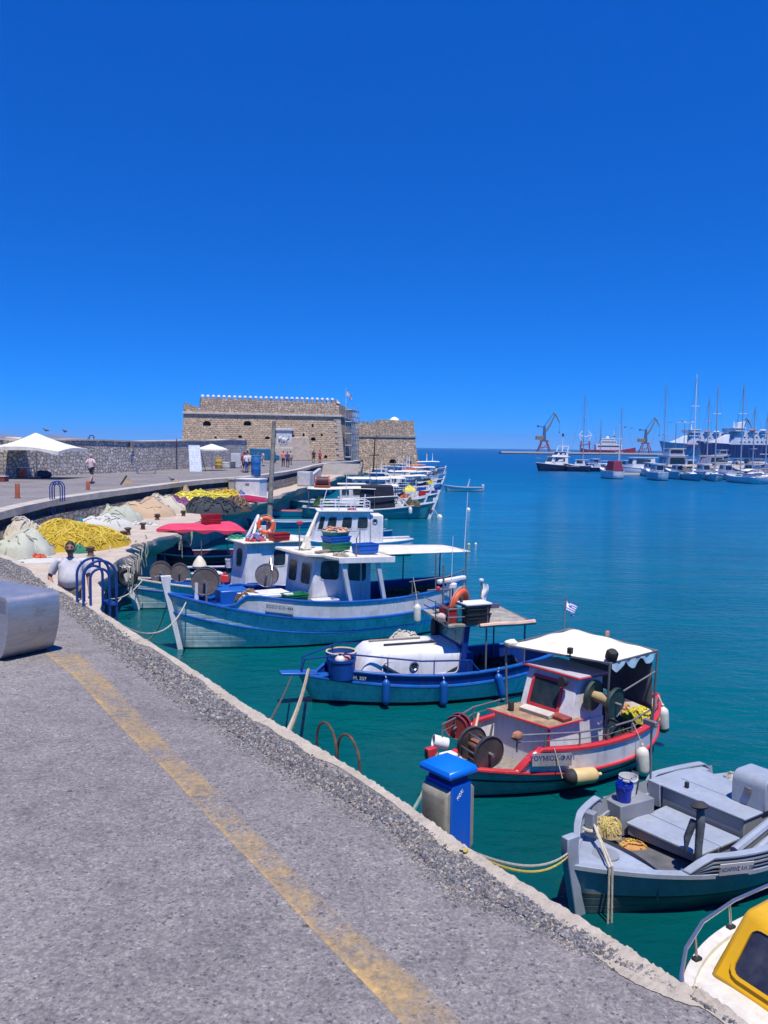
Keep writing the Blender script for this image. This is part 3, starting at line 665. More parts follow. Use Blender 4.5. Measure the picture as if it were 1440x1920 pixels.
def person(label,loc,rz,shirt,trous,pose={},skin=SKIN,hair=HAIRD,fat=1.0,sc=1.0,short=False,sleeve=True,group=None,detail=False,hat=None,dress=False,hold=None):
    J=limbset(pose); root=thing('person',label,'person',loc,rz,group); root.scale=(sc,sc,sc)
    order=['pel','waist','chest','neck']; nodes=[];idx={}
    def add(k,rx,ry=None): idx[k]=len(nodes); nodes.append((J[k],rx,ry or rx))
    add('pel',.135,.11); add('waist',.11*fat,.085*fat); add('chest',.12,.075); add('neck',.048); add('head',.06)
    ed=[(0,1),(1,2),(2,3),(3,4)]
    for k in 'LR':
        add('sh'+k,.05); add('el'+k,.045); add('wr'+k,.031); ed+= [(idx['chest'],idx['sh'+k]),(idx['sh'+k],idx['el'+k]),(idx['el'+k],idx['wr'+k])]
        add('hp'+k,.095); add('kn'+k,.06); add('an'+k,.042); add('to'+k,.036)
        ed+=[(0,idx['hp'+k]),(idx['hp'+k],idx['kn'+k]),(idx['kn'+k],idx['an'+k]),(idx['an'+k],idx['to'+k])]
        # hand: palm then five digits
        w=J['wr'+k]; d=(J['hd'+k]-w).normalized(); sd=d.cross(V((0,1,0)) if abs(d.y)<.9 else V((1,0,0))).normalized(); fw=d.cross(sd).normalized()
        pm=w+d*.075; i0=len(nodes); nodes.append((pm,.037,.02)); ed.append((idx['wr'+k],i0))
        if detail:
            for q,(o_,ln) in enumerate([(-.030,.062),(-.010,.074),(.010,.070),(.030,.054)]):
                a=pm+d*.028+sd*.0*o_+fw*o_; b1=a+d*ln*.5-sd*.006; b2=b1+d*ln*.42-sd*.02
                i1=len(nodes); nodes+= [(a,.0105),(b1,.0095),(b2,.0075)]; ed+=[(i0,i1),(i1,i1+1),(i1+1,i1+2)]
            a=w+d*.04+fw*-.036; b1=a+d*.035-fw*.022-sd*.01; i1=len(nodes); nodes+=[(a,.012),(b1,.010),(b1+d*.025,.008)]; ed+=[(i0,i1),(i1,i1+1),(i1+1,i1+2)]
        else:
            i1=len(nodes); nodes.append((J['hd'+k]+d*.04,.02)); ed.append((i0,i1))
    body=skin_mesh('body',nodes,ed,skin,root)
    # head as its own rounded form joined into the body mesh
    h=J['head']; b=M()
    def hd(s,t):
        th=math.pi*t; a=2*math.pi*s; x=(.082 if detail else .076)*math.sin(th)*math.cos(a); y=.096*math.sin(th)*math.sin(a); z=-.125*math.cos(th)
        if z<-.02: x*=.86+.14*(1+(z+.02)/.105); 
        if y<0 and z<-.03: y*=.95
        if detail and y<-.03:
            y-=.026*math.exp(-((x/.014)**2)-(((z+.012)/.022)**2))          # nose
            y+=.013*math.exp(-(((abs(x)-.032)/.015)**2)-(((z-.012)/.012)**2)) # eye sockets
            y-=.008*math.exp(-((x/.03)**2)-(((z+.060)/.012)**2))            # lips
            y-=.010*math.exp(-((x/.025)**2)-(((z+.098)/.016)**2))
        return h+V((x,y,z+.03))
    b.grid(hd,32 if detail else 14,24 if detail else 10)
    for sx in (-1,1): b.ell(h+V((sx*.079,.005,.025)),(.013,.024,.036),8,6)
    hb=b.build('head_tmp',skin,smooth=True,ang=80)
    import bmesh
    bm=bmesh.new(); bm.from_mesh(body.data); bm.from_mesh(hb.data); bm.to_mesh(body.data); bm.free(); body.data.polygons.foreach_set('use_smooth',[True]*len(body.data.polygons)); bpy.data.objects.remove(hb)
    if hair:
        b=M()
        def hr(s,t):
            th=math.pi*(.40+.60*t); a=2*math.pi*s; fr=max(0,-math.sin(a))
            lim=math.pi*(.42+.29*fr**.6); th=lim+(math.pi-lim)*t
            return h+V((.088*math.sin(th)*math.cos(a),.104*math.sin(th)*math.sin(a)+.004,-.134*math.cos(th)+.03))
        b.grid(hr,20,8); b.build('hair',hair,root,ang=80)
    if detail:
        b=M()
        for sx in (-1,1): b.ell(h+V((sx*.031,-.079,.043)),(.0125,.008,.007),10,6)
        b.build('eyes',mat('eye',(.05,.035,.03),.2),root)
        b=M(); b.tube([h+V((-.026,-.088,-.028)),h+V((0,-.094,-.026)),h+V((.026,-.088,-.028))],[.004,.006,.004],6); b.build('mouth',mat('lips',(.20,.07,.06),.5),root)
        b=M()
        def be(s,t):
            a=math.pi*(1.06+.88*s); z=-.035-.07*t; th=math.acos(max(-1,min(1,-(z)/.125)))
            rr=math.sin(th)*(.9 if t>.5 else 1)
            return h+V((.081*rr*math.cos(a)*.97,.101*rr*math.sin(a)-.004-(.006 if abs(s-.5)<.2 else 0),z+.03))
        b.grid(be,16,5); b.build('beard',mat('stubble',(.13,.07,.05),.8),root,ang=80)
        b=M()
        for sx in (-1,1): b.tube([h+V((sx*.015,-.091,.062)),h+V((sx*.032,-.088,.068)),h+V((sx*.052,-.073,.060))],[.004,.005,.003],6)
        b.build('eyebrows',HAIRD,root)
    # clothing over the body
    nodes=[];idx={};ed=[]
    g_=.012
    pl=J['pel']+V((0,0,.02))
    b=M(); f_=fat; rg_=[]
    prof=[(.0,.165,.125,.0),(.10,.165*max(1,f_*.93),.13*max(1,f_),-.02*(f_-1)*5),(.20,.16*f_,.125*f_,-.03*(f_-1)*5),(.30,.165*(1+(f_-1)*.7),.12*(1+(f_-1)*.8),-.02*(f_-1)*4),(.40,max(.175,J['shL'].x*1.0),.115*(1+(f_-1)*.35),0),(.455,J['shL'].x+.03,.10,.0),(.50,J['shL'].x*.86,.088,.005),(.53,.125,.078,.005),(.552,.085,.07,.005),(.566,.072,.062,.0)]
    zb_=J['pel'].z-.02; k_=(J['neck'].z-.02-zb_)/.53
    for dz,rx,ry,oy in prof:
        t_=dz/.565; cx=J['pel'].lerp(J['neck'],t_)
        rg_.append([V((cx.x+rx*math.cos(a)*(1+.02*math.sin(dz*40+a*3)),cx.y+oy+ry*math.sin(a)*(1+.025*math.sin(dz*55+a*2)),zb_+dz*k_)) for a in [2*math.pi*q/20 for q in range(20)]])
    b.loft(rg_,True)
    for k in 'LR':
        e=J['sh'+k].lerp(J['el'+k],.75 if sleeve else .2); sx_=1 if k=='L' else -1
        b.tube([J['sh'+k]+V((-sx_*.07,0,.0)),J['sh'+k]+V((sx_*.0,0,.005)),J['sh'+k].lerp(e,.5),e],[.05,.068,.072,.070*(1+(f_-1)*.2)],12)
    b.build('shirt',shirt,root,ang=70)
    nodes=[(J['pel']+V((0,0,.03)),.142*max(1,fat*.95),.117*max(1,fat*.95))];ed=[]
    if dress:
        b=M(); b.lathe([(.15,1.0),(.17,.85),(.23,.55),(.235,.54),(.15,.9)],n=14); b.build('skirt',trous,root)
    else:
        for k in 'LR':
            i=len(nodes); nodes.append((J['hp'+k],.106)); nodes.append((J['hp'+k].lerp(J['kn'+k],.6),.086)); ed+=[(0,i),(i,i+1)]
            if short: nodes.append((J['hp'+k].lerp(J['kn'+k],.95),.08)); ed.append((i+1,i+2))
            else:
                nodes.append((J['kn'+k],.073)); nodes.append((J['an'+k],.058)); ed+=[(i+1,i+2),(i+2,i+3)]
        skin_mesh('shorts' if short else 'trousers',nodes,ed,trous,root)
    for k in 'LR':
        a,t=J['an'+k],J['to'+k]; b=M(); d=(t-a); d.z=0; L=d.length; d.normalize(); rz2=math.atan2(d.y,d.x)
        b.box(-.07,L+.06,-.045,.045,-.05,.05,0,Mx.Translation((a.x,a.y,min(a.z,a.z-.03)))@rot(0,0,rz2),.012); b.build('shoe',SHOE,root,.02)
    if hat: b=M(); b.lathe([(.15,.09),(.16,.1),(.1,.11),(.095,.16),(.0,.18)],Mx.Translation(h),14); b.build('hat',hat,root)
    return root
cm=lambda n,c: mat('cloth_'+n,c,.85,var=.14,vs=7,bump=.15,bs=18)
# man standing on the lower dock beside the blue ladder hoops
mp=PY(127,1026,15.5); 
man=person('heavy set man in a white T shirt standing on the lower dock by blue hoops','a' and (mp.x+.05,15.5,DOCK),R(14),cm('white',(.52,.52,.56)),cm('khaki',(.16,.13,.11)),
  {'elR':(-.37,.05,1.13),'wrR':(-.285,-.17,.99),'hdR':(-.20,-.235,.965),'elL':(.30,.03,1.12),'wrL':(.33,-.10,.90),'hdL':(.33,-.14,.81),'shR':(-.215,0,1.41),'shL':(.215,0,1.41),'head':(.0,-.035,1.615)},fat=1.38,sc=1.05,detail=True)
wp=P(171,907,ROAD)
person('walker in a pale pink T shirt and dark shorts crossing the promenade',(wp.x,wp.y,ROAD),R(160),cm('pink',(.68,.50,.50)),cm('charcoal',(.05,.055,.06)),
  {'knL':(.09,-.2,.53),'anL':(.08,-.16,.10),'toL':(.08,-.32,.09),'knR':(-.09,.0,.5),'anR':(-.09,.22,.13),'toR':(-.10,.10,.03),'elL':(.27,.13,1.16),'wrL':(.30,.10,.93),'hdL':(.3,.06,.84),'elR':(-.26,-.03,1.14),'wrR':(-.25,-.2,.96),'hdR':(-.24,-.26,.90)},SKIN2,HAIRG,1.12,1.0,True)
# visitors farther along the promenade
vis=[((458,886),'red',(.45,.06,.06),'navy',0,'visitor in a red top at the left edge of the crowd',.0,0),((453,884),'white',(.65,.63,.62),'pink',1,'child in white with pink trousers beside the crowd',.62,0),
((462,886.5),'white',(.7,.7,.7),'jeans',0,'visitor in a white top and blue jeans with back to the sea wall',0,0),((469,885),'cream',(.6,.56,.5),'black',0,'visitor in a cream shirt and black trousers within the crowd',0,0),
((475,886),'lilac',(.52,.5,.6),'black',0,'visitor in a lilac shirt nearest the blue bin',0,0),((481,883),'slate',(.07,.09,.13),'navy',0,'visitor in a dark slate shirt behind the blue bin',0,0),
((486,882),'brown',(.20,.13,.09),'jeans',0,'visitor in a brown shirt right of the blue bin',0,0),((493,874),'rose',(.55,.36,.38),'cream',0,'visitor in a rose top walking away beyond the bin',0,0),
((531,875),'coral',(.70,.20,.19),'black',0,'visitor in a coral red shirt beside two friends',0,1),((539,876),'navy',(.04,.06,.16),'navy',0,'visitor in dark blue in the middle of a group of three',0,1),((545,872),'tan',(.45,.37,.28),'khaki',0,'visitor in a tan shirt at the right of a group of three',0,1),((537.5,875.6),'sky',(.35,.42,.55),'white',0,'small child in pale blue standing before the group of three',.6,1),
((588,868),'black',(.03,.03,.04),'black',0,'lone visitor in black near the fort gate',0,0),((600,868),'red',(.5,.07,.09),'red',0,'lone visitor in red near the fort corner',0,0)]
tc_={'navy':(.03,.04,.11),'jeans':(.07,.11,.24),'black':(.02,.02,.025),'pink':(.6,.25,.32),'cream':(.55,.5,.42),'khaki':(.3,.25,.18),'white':(.6,.6,.6),'red':(.4,.05,.06)}
for i,((u,v),sn,scol,tn,kid,lb,sz,gi) in enumerate(vis):
    p=P(u,v,ROAD); rr=random.Random(40+i)
    person(lb,(p.x,p.y,ROAD),rr.uniform(0,6.3),cm(sn+str(i),scol),cm(tn,tc_[tn]),{'knL':(.1,-.1*rr.random(),.5),'anR':(-.1,.12*rr.random(),.1),'elL':(.26,-.05*rr.random(),1.14)},SKIN2 if i%3 else SKIN,HAIRD if i%2 else mat('brown_hair',(.08,.045,.025),.7),1.0,sz or rr.uniform(.95,1.03),i%3==0,True,'visitors on the promenade')
# stall keeper in the parasol's shade
p=P(52,893,ROAD)
person('stall keeper in dark clothes standing in the parasol shade behind the table',(p.x,p.y+.8,ROAD),R(20),cm('black2',(.035,.035,.04)),cm('black',(.02,.02,.025)),{},SKIN,HAIRD,1.05)
# ---------------------------------------------------------------- objects on the near quay
ALU=None
def alu():
    m,nt=newmat('brushed_aluminium'); g=N(nt); o=g.obj()
    a=g.noise(g.scl(o,(2,2,14)),3,6,.7).outputs['Fac']; b=g.noise(o,5,7,.75,1).outputs['Fac']; d=g.noise(o,18,5,.7).outputs['Fac']
    c=g.ramp(a,[(.3,(.38,.38,.39)),(.7,(.50,.50,.51))])
    c=g.mix(g.ramp(b,[(.60,(0,0,0)),(.70,(.55,.55,.55))]),c,(.17,.15,.14))
    c=g.mix(g.ramp(d,[(.68,(0,0,0)),(.72,(.6,.6,.6))]),c,(.62,.6,.58))
    r=g.ramp(b,[(.3,(.34,.34,.34)),(.75,(.52,.52,.52))])
    g.out(c,r,g.bump(b,.15,.01),.72); return m
ALU=alu()
def bench(label,loc,rz,L,D=.54,H=.6,side=True):
    """folded sheet bench: flat seat, both ends rolled down and tucked under"""
    pr=[]
    def half(s):
        q=[(L/2-.24,.0),(L/2-.17,.015),(L/2-.11,.06),(L/2-.06,.15),(L/2-.02,.27),(L/2,.40),(L/2,.50)]
        q+=[(L/2-.07+.07*math.cos(a),H-.07+.07*math.sin(a)) for a in (.25,.6,.95,1.3)]+[(L/2-.12,H)]
        return [(s*x,z) for x,z in q]
    pr=half(1)+[(0,H-.004)]+list(reversed(half(-1)))
    th=.035; n=len(pr); inn=[]
    for i,(x,z) in enumerate(pr):
        a=pr[max(0,i-1)]; c=pr[min(n-1,i+1)]; dx,dz=c[0]-a[0],c[1]-a[1]; l=math.hypot(dx,dz); inn.append((x-dz/l*th,z+dx/l*th) if False else (x-dz/l*th,z+dx/l*th))
    b=M(); ring=[(x,z) for x,z in pr]+[(x,max(.0,z)) for x,z in reversed(inn)]
    b.loft([[V((x,-D/2,z)) for x,z in ring],[V((x,D/2,z)) for x,z in ring]],True,False,False)
    m=len(pr)
    for yy in (-D/2,D/2):
        b.add([V((x,yy,z)) for x,z in ring],[(i,i+1,2*m-2-i,2*m-1-i) for i in range(m-1)])
    for yy in ((-D/2+.03,D/2-.03) if side else ()):
        b.add([V((x,yy,z)) for x,z in inn]+[V((0,yy,.02))],[(i,i+1,len(inn)) for i in range(len(inn)-1)])
    o=b.build('bench',ALU,None,.006,ang=35); o.location=loc; o.rotation_euler=(0,0,rz); return tag(o,label,'bench')
nb=P(12,1243,0).lerp(P(114,1224,0),.5); dv=P(112,1221,0)-P(12,1243,0); ra=math.atan2(dv.y,dv.x)-R(90)
Lb=1.9; ctr=nb-V((math.cos(ra),math.sin(ra),0))*(Lb/2-.02)
bench('scuffed brushed aluminium bench on the asphalt of the near quay',(ctr.x,ctr.y,.0),ra,Lb,.52,.60)
p=P(274,888,ROAD); bench('small silver bench far along the promenade beside the sea wall',(p.x,p.y,ROAD),R(8),1.6,.6,.55,False)
# service pedestal on the ledge below the quay edge
pp=P(838,1583,-.55)
ped=thing('service_pedestal','blue service pedestal with cloudy plastic side panels standing at the quay edge','pedestal',(pp.x,pp.y,DOCK),R(40)); ped.scale=(.74,.74,.97)
BLUE=mat('pedestal_blue',(.003,.10,.50),.35,var=.05,dirt=(.02,.07,.2),da=.12)
h0=-DOCK
zb,zt=h0-.56,h0-.06
b=M(); b.box(-.105,.105,-.11,.11,0,zb+.02); b.build('column',BLUE,ped,.012)
b=M(); b.hexa([(-.12,-.165,zb),(.12,-.165,zb),(.12,.165,zb),(-.12,.165,zb),(-.12,-.165,zt),(.12,-.165,zt),(.12,.165,zt),(-.12,.165,zt)]); b.build('body',BLUE,ped,.01)
b=M(); b.box(-.10,.10,-.14,.14,zt-.002,zt+.05); b.build('neck',mat('pedestal_dark',(.003,.03,.16),.5),ped)
b=M()
b.loft([[(-.16,-.185,zt+.05),(.16,-.185,zt+.05),(.16,.185,zt+.05),(-.16,.185,zt+.05)],[(-.175,-.2,zt+.07),(.175,-.2,zt+.07),(.175,.2,zt+.07),(-.175,.2,zt+.07)],[(-.16,-.185,zt+.10),(.16,-.185,zt+.10),(.16,.185,zt+.10),(-.16,.185,zt+.10)],[(-.10,-.12,zt+.128),(.10,-.12,zt+.128),(.10,.12,zt+.128),(-.10,.12,zt+.128)]],True,True,True)
b.build('cap',mat('pedestal_cap',(.003,.145,.62),.35,var=.05,dirt=(.02,.1,.3),da=.12),ped,.02,seg=3)
CL=mat('cloudy_plastic',(.36,.34,.27),.3,var=.3,vs=3,dirt=(.20,.185,.145),da=.7,ds=2)
for sx in (-1,1):
    b=M(); w=.162
    b.loft([[(sx*.121,-w+.0,zb+.03),(sx*.121,w,zb+.03),(sx*.121,w,zt-.02),(sx*.121,-w,zt-.02)],[(sx*.165,-w+.005,zb+.05),(sx*.165,w-.005,zb+.05),(sx*.165,w-.005,zt-.05),(sx*.165,-w+.005,zt-.05)],[(sx*.18,-w+.03,zb+.09),(sx*.18,w-.03,zb+.09),(sx*.18,w-.03,zt-.09),(sx*.18,-w+.03,zt-.09)]],True,True,True)
    b.build('side_panel',CL,ped,.012,seg=3)
text('MORI',.035,mat('white_mark',(.75,.78,.8),.6),ped,at(-.02,-.168,zt-.07,R(90),0,0)@rot(0,0,R(38)),'marking')
# rusty hoops
RUST=mat('rusty_pipe',(.06,.042,.036),.75,.2,var=.4,vs=8,dirt=(.22,.10,.05),da=.6,ds=12)
def hoops(name,label,cat,feet,top,r,m,low,arch_h=None):
    root=thing(name,label,cat,((feet[0][0]+feet[0][1])/2).to_tuple())
    o0=V(root.location)
    for a,c in feet:
        a=a-o0; c=c-o0; mid=(a+c)/2; hv=(c-a)/2; rad=hv.length; b=M()
        zt=top-o0.z-rad
        pts=[V((a.x,a.y,low-o0.z)),V((a.x,a.y,zt))]+[mid-hv*math.cos(math.pi*k/10)+V((0,0,zt-mid.z+rad*math.sin(math.pi*k/10))) for k in range(1,10)]+[V((c.x,c.y,zt)),V((c.x,c.y,low-o0.z))]
        b.tube(pts,r,8); b.build('hoop',m,root)
    return root
e1=P(601,1407,0); 
def outp(u,v,d):
    p=P(u,v,0); return p
dn=(P(700,1475,0)-P(500,1345,0)); dn.normalize(); nn=V((-dn.y,dn.x,0)) ; nn=nn if nn.x>0 else -nn
q0,q1,q2,q3=[P(u,v,0)+nn*.07 for u,v in ((577,1394),(613,1420),(610,1418),(651,1449))]; f0,f1=q0,q2
hp=hoops('ladder_hoops','pair of thin rusty ladder hoops rising beyond the quay edge','ladder hoops',[(q0,q1),(q2+nn*.02,q3+nn*.02)],.17,.009,RUST,-.7)
for k in (0,1,2): 
    b=M(); z=-.05-.22*k-.1; q=[(q0+q1)/2,(q2+q3)/2]; o0=V(hp.location); b.cyl(q[0]-o0+V((0,0,z)),q[1]-o0+V((0,0,z)),.01,n=6); b.build('rung',RUST,hp)
# blue ladder hoops at the quay corner, and the same kind farther along
NAVY=mat('navy_pipe',(.008,.045,.22),.38,var=.15,dirt=(.02,.03,.07),da=.2)
def ladder(name,label,A,ax,out,H,low,Wd,dep,r,grp=None):
    """two side rails of nested hoops, joined by rungs; ax along the edge, out over the water"""
    root=thing(name,label,'ladder',A.to_tuple(),0,grp)
    for s in (0,1):
        base=ax*(Wd*s)
        for i,(a0,a1,hh) in enumerate([(-dep*.45,dep*.55,H),(-dep*.45+.085,dep*.55-.085,H-.10)]):
            p0=base+out*a0; p1=base+out*a1; mid=(p0+p1)/2; hv=(p1-p0)/2; rad=hv.length; b=M()
            pts=[p0+V((0,0,-.05)),p0+V((0,0,hh-rad))]+[mid-hv*math.cos(math.pi*k/12)+V((0,0,hh-rad+rad*math.sin(math.pi*k/12))) for k in range(1,12)]+[p1+V((0,0,hh-rad)),p1+V((0,0,low))]
            b.tube(pts,r,8); b.build('hoop',NAVY,root)
        b=M(); b.cyl(base+out*.05*dep+V((0,0,H-.005)),base+out*.05*dep+V((0,0,H-.1)),r*.9,n=6); b.build('brace',NAVY,root)
    k=0; z=.0
    while z>low:
        b=M(); b.box(-.02,Wd+.02,-.05,.05,-.012,.012,0,Mx.Translation(out*(dep*.55-.04)+V((0,0,z)))@rot(0,0,math.atan2(ax.y,ax.x))); b.build('rung',NAVY,root); z-=.28
    return root
A=P(148,1131,0); B_=P(166,1143,0); ax=(P(215,1165,0)-P(150,1125,0)).normalized(); on=V((-ax.y,ax.x,0)); on=on if on.x>0 else -on
a0=A+on*.16
ladder('quay_ladder','navy blue ladder with nested hoop handrails at the quay corner',a0,ax,on,.56,-1.45,.30,.40,.017)
k0=P(108,938,ROAD); ka=(P(140,931,ROAD)-P(90,941,ROAD)).normalized(); kn=V((ka.y,-ka.x,0)); kn=kn if kn.y<0 else -kn
ladder('quay_ladder','dark blue hooped ladder down the far kerb above the heaped yellow nets',k0-ka*.1,ka,kn,.78,-1.2,.30,.5,.024)
# rusty orange bollards on the promenade
for (u,v,h,lb) in [(33,934,.62,'rust orange steel bollard left of the dark blue hooped ladder'),(165,918,.42,'short orange steel bollard in front of the pink shirted walker')]:
    p=P(u,v,ROAD); o=thing('bollard',lb,'bollard',(p.x,p.y,ROAD)); b=M(); b.lathe([(.095,0),(.095,h-.02),(.08,h)],n=14); b.build('post',mat('orange_rust',(.42,.11,.045),.7,var=.25,dirt=(.15,.05,.03),da=.5),o)
    b=M(); b.lathe([(.14,0),(.14,.02),(.1,.03)],n=14); b.build('base_plate',mat('dark_rust',(.10,.05,.035),.8),o)
# parasol stall
pc=V((-22.6,54.6,ROAD))
par=thing('parasol','large cream market parasol over the souvenir stall by the sea wall','parasol',pc.to_tuple(),R(10))
CREAM=mat('cream_canvas',(.72,.69,.60),.85,var=.12,vs=2,dirt=(.45,.40,.33),da=.25,bump=.2,bs=5)
cn=[(-2.45,-1.9,2.05),(1.5,-2.3,1.82),(2.6,1.6,1.95),(-2.0,2.2,2.1)]; apx=V((-.4,.2,3.02)); b=M()
ring=[]
for i in range(4):
    a=V(cn[i]); c=V(cn[(i+1)%4])
    for k in range(6):
        t=k/6; q=a.lerp(c,t); q.z+=-.0+.16*math.sin(math.pi*t); ring.append(q)
rings=[[apx.lerp(q,s)+V((0,0,-.10*math.sin(math.pi*s))) for q in ring] for s in (.02,.2,.4,.6,.8,1)]
rings.append([q+V((0,0,-.16-.08*abs(math.sin(i*.8)))) for i,q in enumerate(ring)])
b.loft(rings,True,True); b.build('canopy',CREAM,par,ang=30)
b=M(); b.cyl((-.4,.2,0),(-.4,.2,3.02),.03,n=8); b.build('pole',mat('pale_pole',(.5,.45,.38),.5),par)
for c in cn:
    b=M(); b.cyl((-.4,.2,2.75),(c[0]*.97,c[1]*.97,c[2]+.02),.015,n=6); b.build('rib',mat('pale_pole',(.5,.45,.38),.5),par)
b=M(); b.box(-.65,-.15,-.05,.45,0,.12); b.build('base',mat('cast_base',(.2,.2,.2),.8),par,.03)
def pictures(name,cols,sx=.22,sz=.16,seed=0):
    m,nt=newmat(name); g=N(nt); o=g.obj(); b=g.n('ShaderNodeTexBrick'); b.offset=0; b.inputs['Scale'].default_value=1; b.inputs['Brick Width'].default_value=sx; b.inputs['Row Height'].default_value=sz; b.inputs['Mortar Size'].default_value=.012
    b.inputs['Color1'].default_value=(*cols[0],1); b.inputs['Color2'].default_value=(*cols[1],1); b.inputs['Mortar'].default_value=(*cols[2],1)
    x=g.n('ShaderNodeSeparateXYZ'); g.l(o,x.inputs[0]); cx=g.n('ShaderNodeCombineXYZ'); g.l(x.outputs[0],cx.inputs[0]); g.l(x.outputs[2],cx.inputs[1]); g.l(cx.outputs[0],b.inputs['Vector'])
    n=g.noise(o,9,4).outputs['Fac']; c=g.mix(g.ramp(n,[(.45,(0,0,0)),(.6,(.8,.8,.8))]),b.outputs['Color'],cols[3]); g.out(c,.4); return m
PIC=pictures('postcards',[(.03,.20,.55),(.10,.42,.70),(.6,.62,.65),(.35,.55,.72)])
PIC2=pictures('pale_postcards',[(.42,.52,.66),(.60,.66,.74),(.30,.34,.42),(.70,.73,.78)],.24,.2)
p=P(10,896,ROAD)
st=thing('picture_stand','tall stand covered with small blue pictures at the parasol stall','display stand',(p.x-.1,p.y-.2,ROAD),R(6))
b=M(); b.box(-1.3,.55,-.03,.03,.1,1.95); b.build('board',PIC,st)
b=M(); b.box(-1.3,.2,-.06,-.031,.62,1.35); b.build('picture_panel',PIC2,st)
for x in (-1.25,.5): 
    b=M(); b.box(x-.03,x+.03,-.0,.5,0,.08); b.build('foot',mat('black_iron',(.03,.03,.035),.5),st)
p=P(47,896,ROAD)
tb=thing('table','white topped folding table under the parasol with a red and white panel below','table',(p.x,p.y,ROAD),R(4))
b=M(); b.box(-.5,.62,-.3,.3,.66,.70); b.build('tabletop',mat('white_laminate',(.7,.68,.64),.5),tb,.01)
for x in (-.45,.57):
    for y in (-.25,.25): b=M(); b.cyl((x,y,0),(x*.9,y,.66),.02,n=6); b.build('leg',mat('black_iron',(.03,.03,.035),.5),tb)
b=M(); b.hexa([(-.33,-.28,.02),(.25,-.28,.02),(.25,-.2,.02),(-.33,-.2,.02),(-.2,-.28,.6),(.1,-.28,.6),(.1,-.2,.6),(-.2,-.2,.6)]); b.build('red_panel',mat('red_board',(.6,.09,.05),.6,var=.4,vs=4,chip=(.7,.66,.6)),tb)
p=P(62,896,ROAD); o=thing('bag','dark blue bag slumped on the ground right of the stall table','bag',(p.x+.75,p.y-.1,ROAD)); b=M(); b.ell((0,0,.24),(.55,.3,.27),12,8,amp=.3,seed=2); b.build('sack',mat('dark_canvas',(.03,.05,.09),.8),o); b=M(); b.torus(at(0,0,.48,R(90)),.16,.02,10,6,arc=(0,3.14)); b.build('handle',mat('dark_canvas',(.03,.05,.09),.8),o)
p=P(4,903,ROAD); o=thing('crate','low dark red crate on the road left of the stall','crate',(p.x-.15,p.y,ROAD)); b=M(); b.box(-.55,.42,-.3,.3,0,.30); b.build('side_boards',mat('dark_red_wood',(.22,.04,.035),.7,var=.2),o,.01); b=M(); b.box(-.58,.45,-.33,.33,.301,.34); b.build('lid',mat('pale_lid',(.5,.48,.46),.7),o)
# second picture rack leaning near the wall end, small parasol, bins and drums
p=P(368,884,ROAD); rk_=thing('picture_rack','white wire rack of postcards leaning before the sea wall end','postcard rack',(p.x,p.y,ROAD),R(-8))
b=M(); b.hexa([(-.55,-.1,0),(.55,-.1,0),(.55,-.04,0),(-.55,-.04,0),(-1.0,.75,2.3),(.05,.75,2.3),(.05,.81,2.3),(-1.0,.81,2.3)]); b.build('panel',PIC2,rk_)
b=M(); b.cyl((-.5,1.0,0),(-.9,.8,2.2),.03,n=6); b.cyl((.5,1.0,0),(0,.8,2.2),.03,n=6); b.build('stay',mat('black_iron',(.03,.03,.035),.5),rk_)
p=P(380,884,ROAD); o=thing('parasol','small white parasol standing by the end of the sea wall','parasol',(p.x+.2,p.y+3,ROAD)); b=M(); b.lathe([(0,2.45),(.5,2.3),(1.05,2.12),(1.5,1.95),(1.5,1.80)],n=10); b.build('canopy',CREAM,o,ang=20); b=M(); b.cyl((0,0,0),(0,0,2.45),.03,n=8); b.build('pole',mat('pale_pole',(.5,.45,.38),.5),o)
def drum(lb,u,v,z,r,h,col,lid=None,name='drum',y=0):
    p=P(u,v,z); o=thing(name,lb,'drum' if name=='drum' else name.split('_')[-1],(p.x,p.y,z)); mm_=mat('drum_'+lb[:9],col,.6,var=.2,dirt=tuple(c*.4 for c in col),da=.4)
    b=M(); b.lathe([(r*.96,0),(r,.04),(r,h*.33),(r*1.03,h*.35),(r,h*.37),(r,h*.66),(r*1.03,h*.68),(r,h*.7),(r,h-.03),(r*.95,h)],n=18); b.build('barrel',mm_,o)
    b=M(); b.lathe([(r*1.03,h),(r*1.03,h+.05),(r*.9,h+.07)],n=18); b.build('lid',mat('lid_'+lb[:9],lid or col,.6),o); return o
drum('mustard yellow drum beside the sea wall end',410,879,ROAD,.34,1.05,(.52,.34,.08))
drum('white low tub on the promenade right of the mustard drum',424,878,ROAD,.5,.55,(.6,.6,.58),name='tub')
drum('dark grey tub on the promenade left of the crowd',434,878,ROAD,.45,.6,(.10,.12,.14),name='tub')
p=P(443,878,ROAD); o=thing('electric_cabinet','pale grey cabinet standing left of the crowd','cabinet',(p.x,p.y,ROAD)); b=M(); b.box(-.48,.48,-.3,.3,0,1.55); b.build('case',mat('pale_grey_metal',(.52,.52,.54),.5),o,.02); b=M(); b.box(-.44,.44,-.33,-.302,.1,1.45); b.build('door',mat('pale_grey_metal',(.52,.52,.54),.5),o,.01)
bn=drum('tall bright blue bin at the promenade kerb',480,893,ROAD,.36,1.55,(.01,.14,.42),(.02,.22,.5),name='bin')
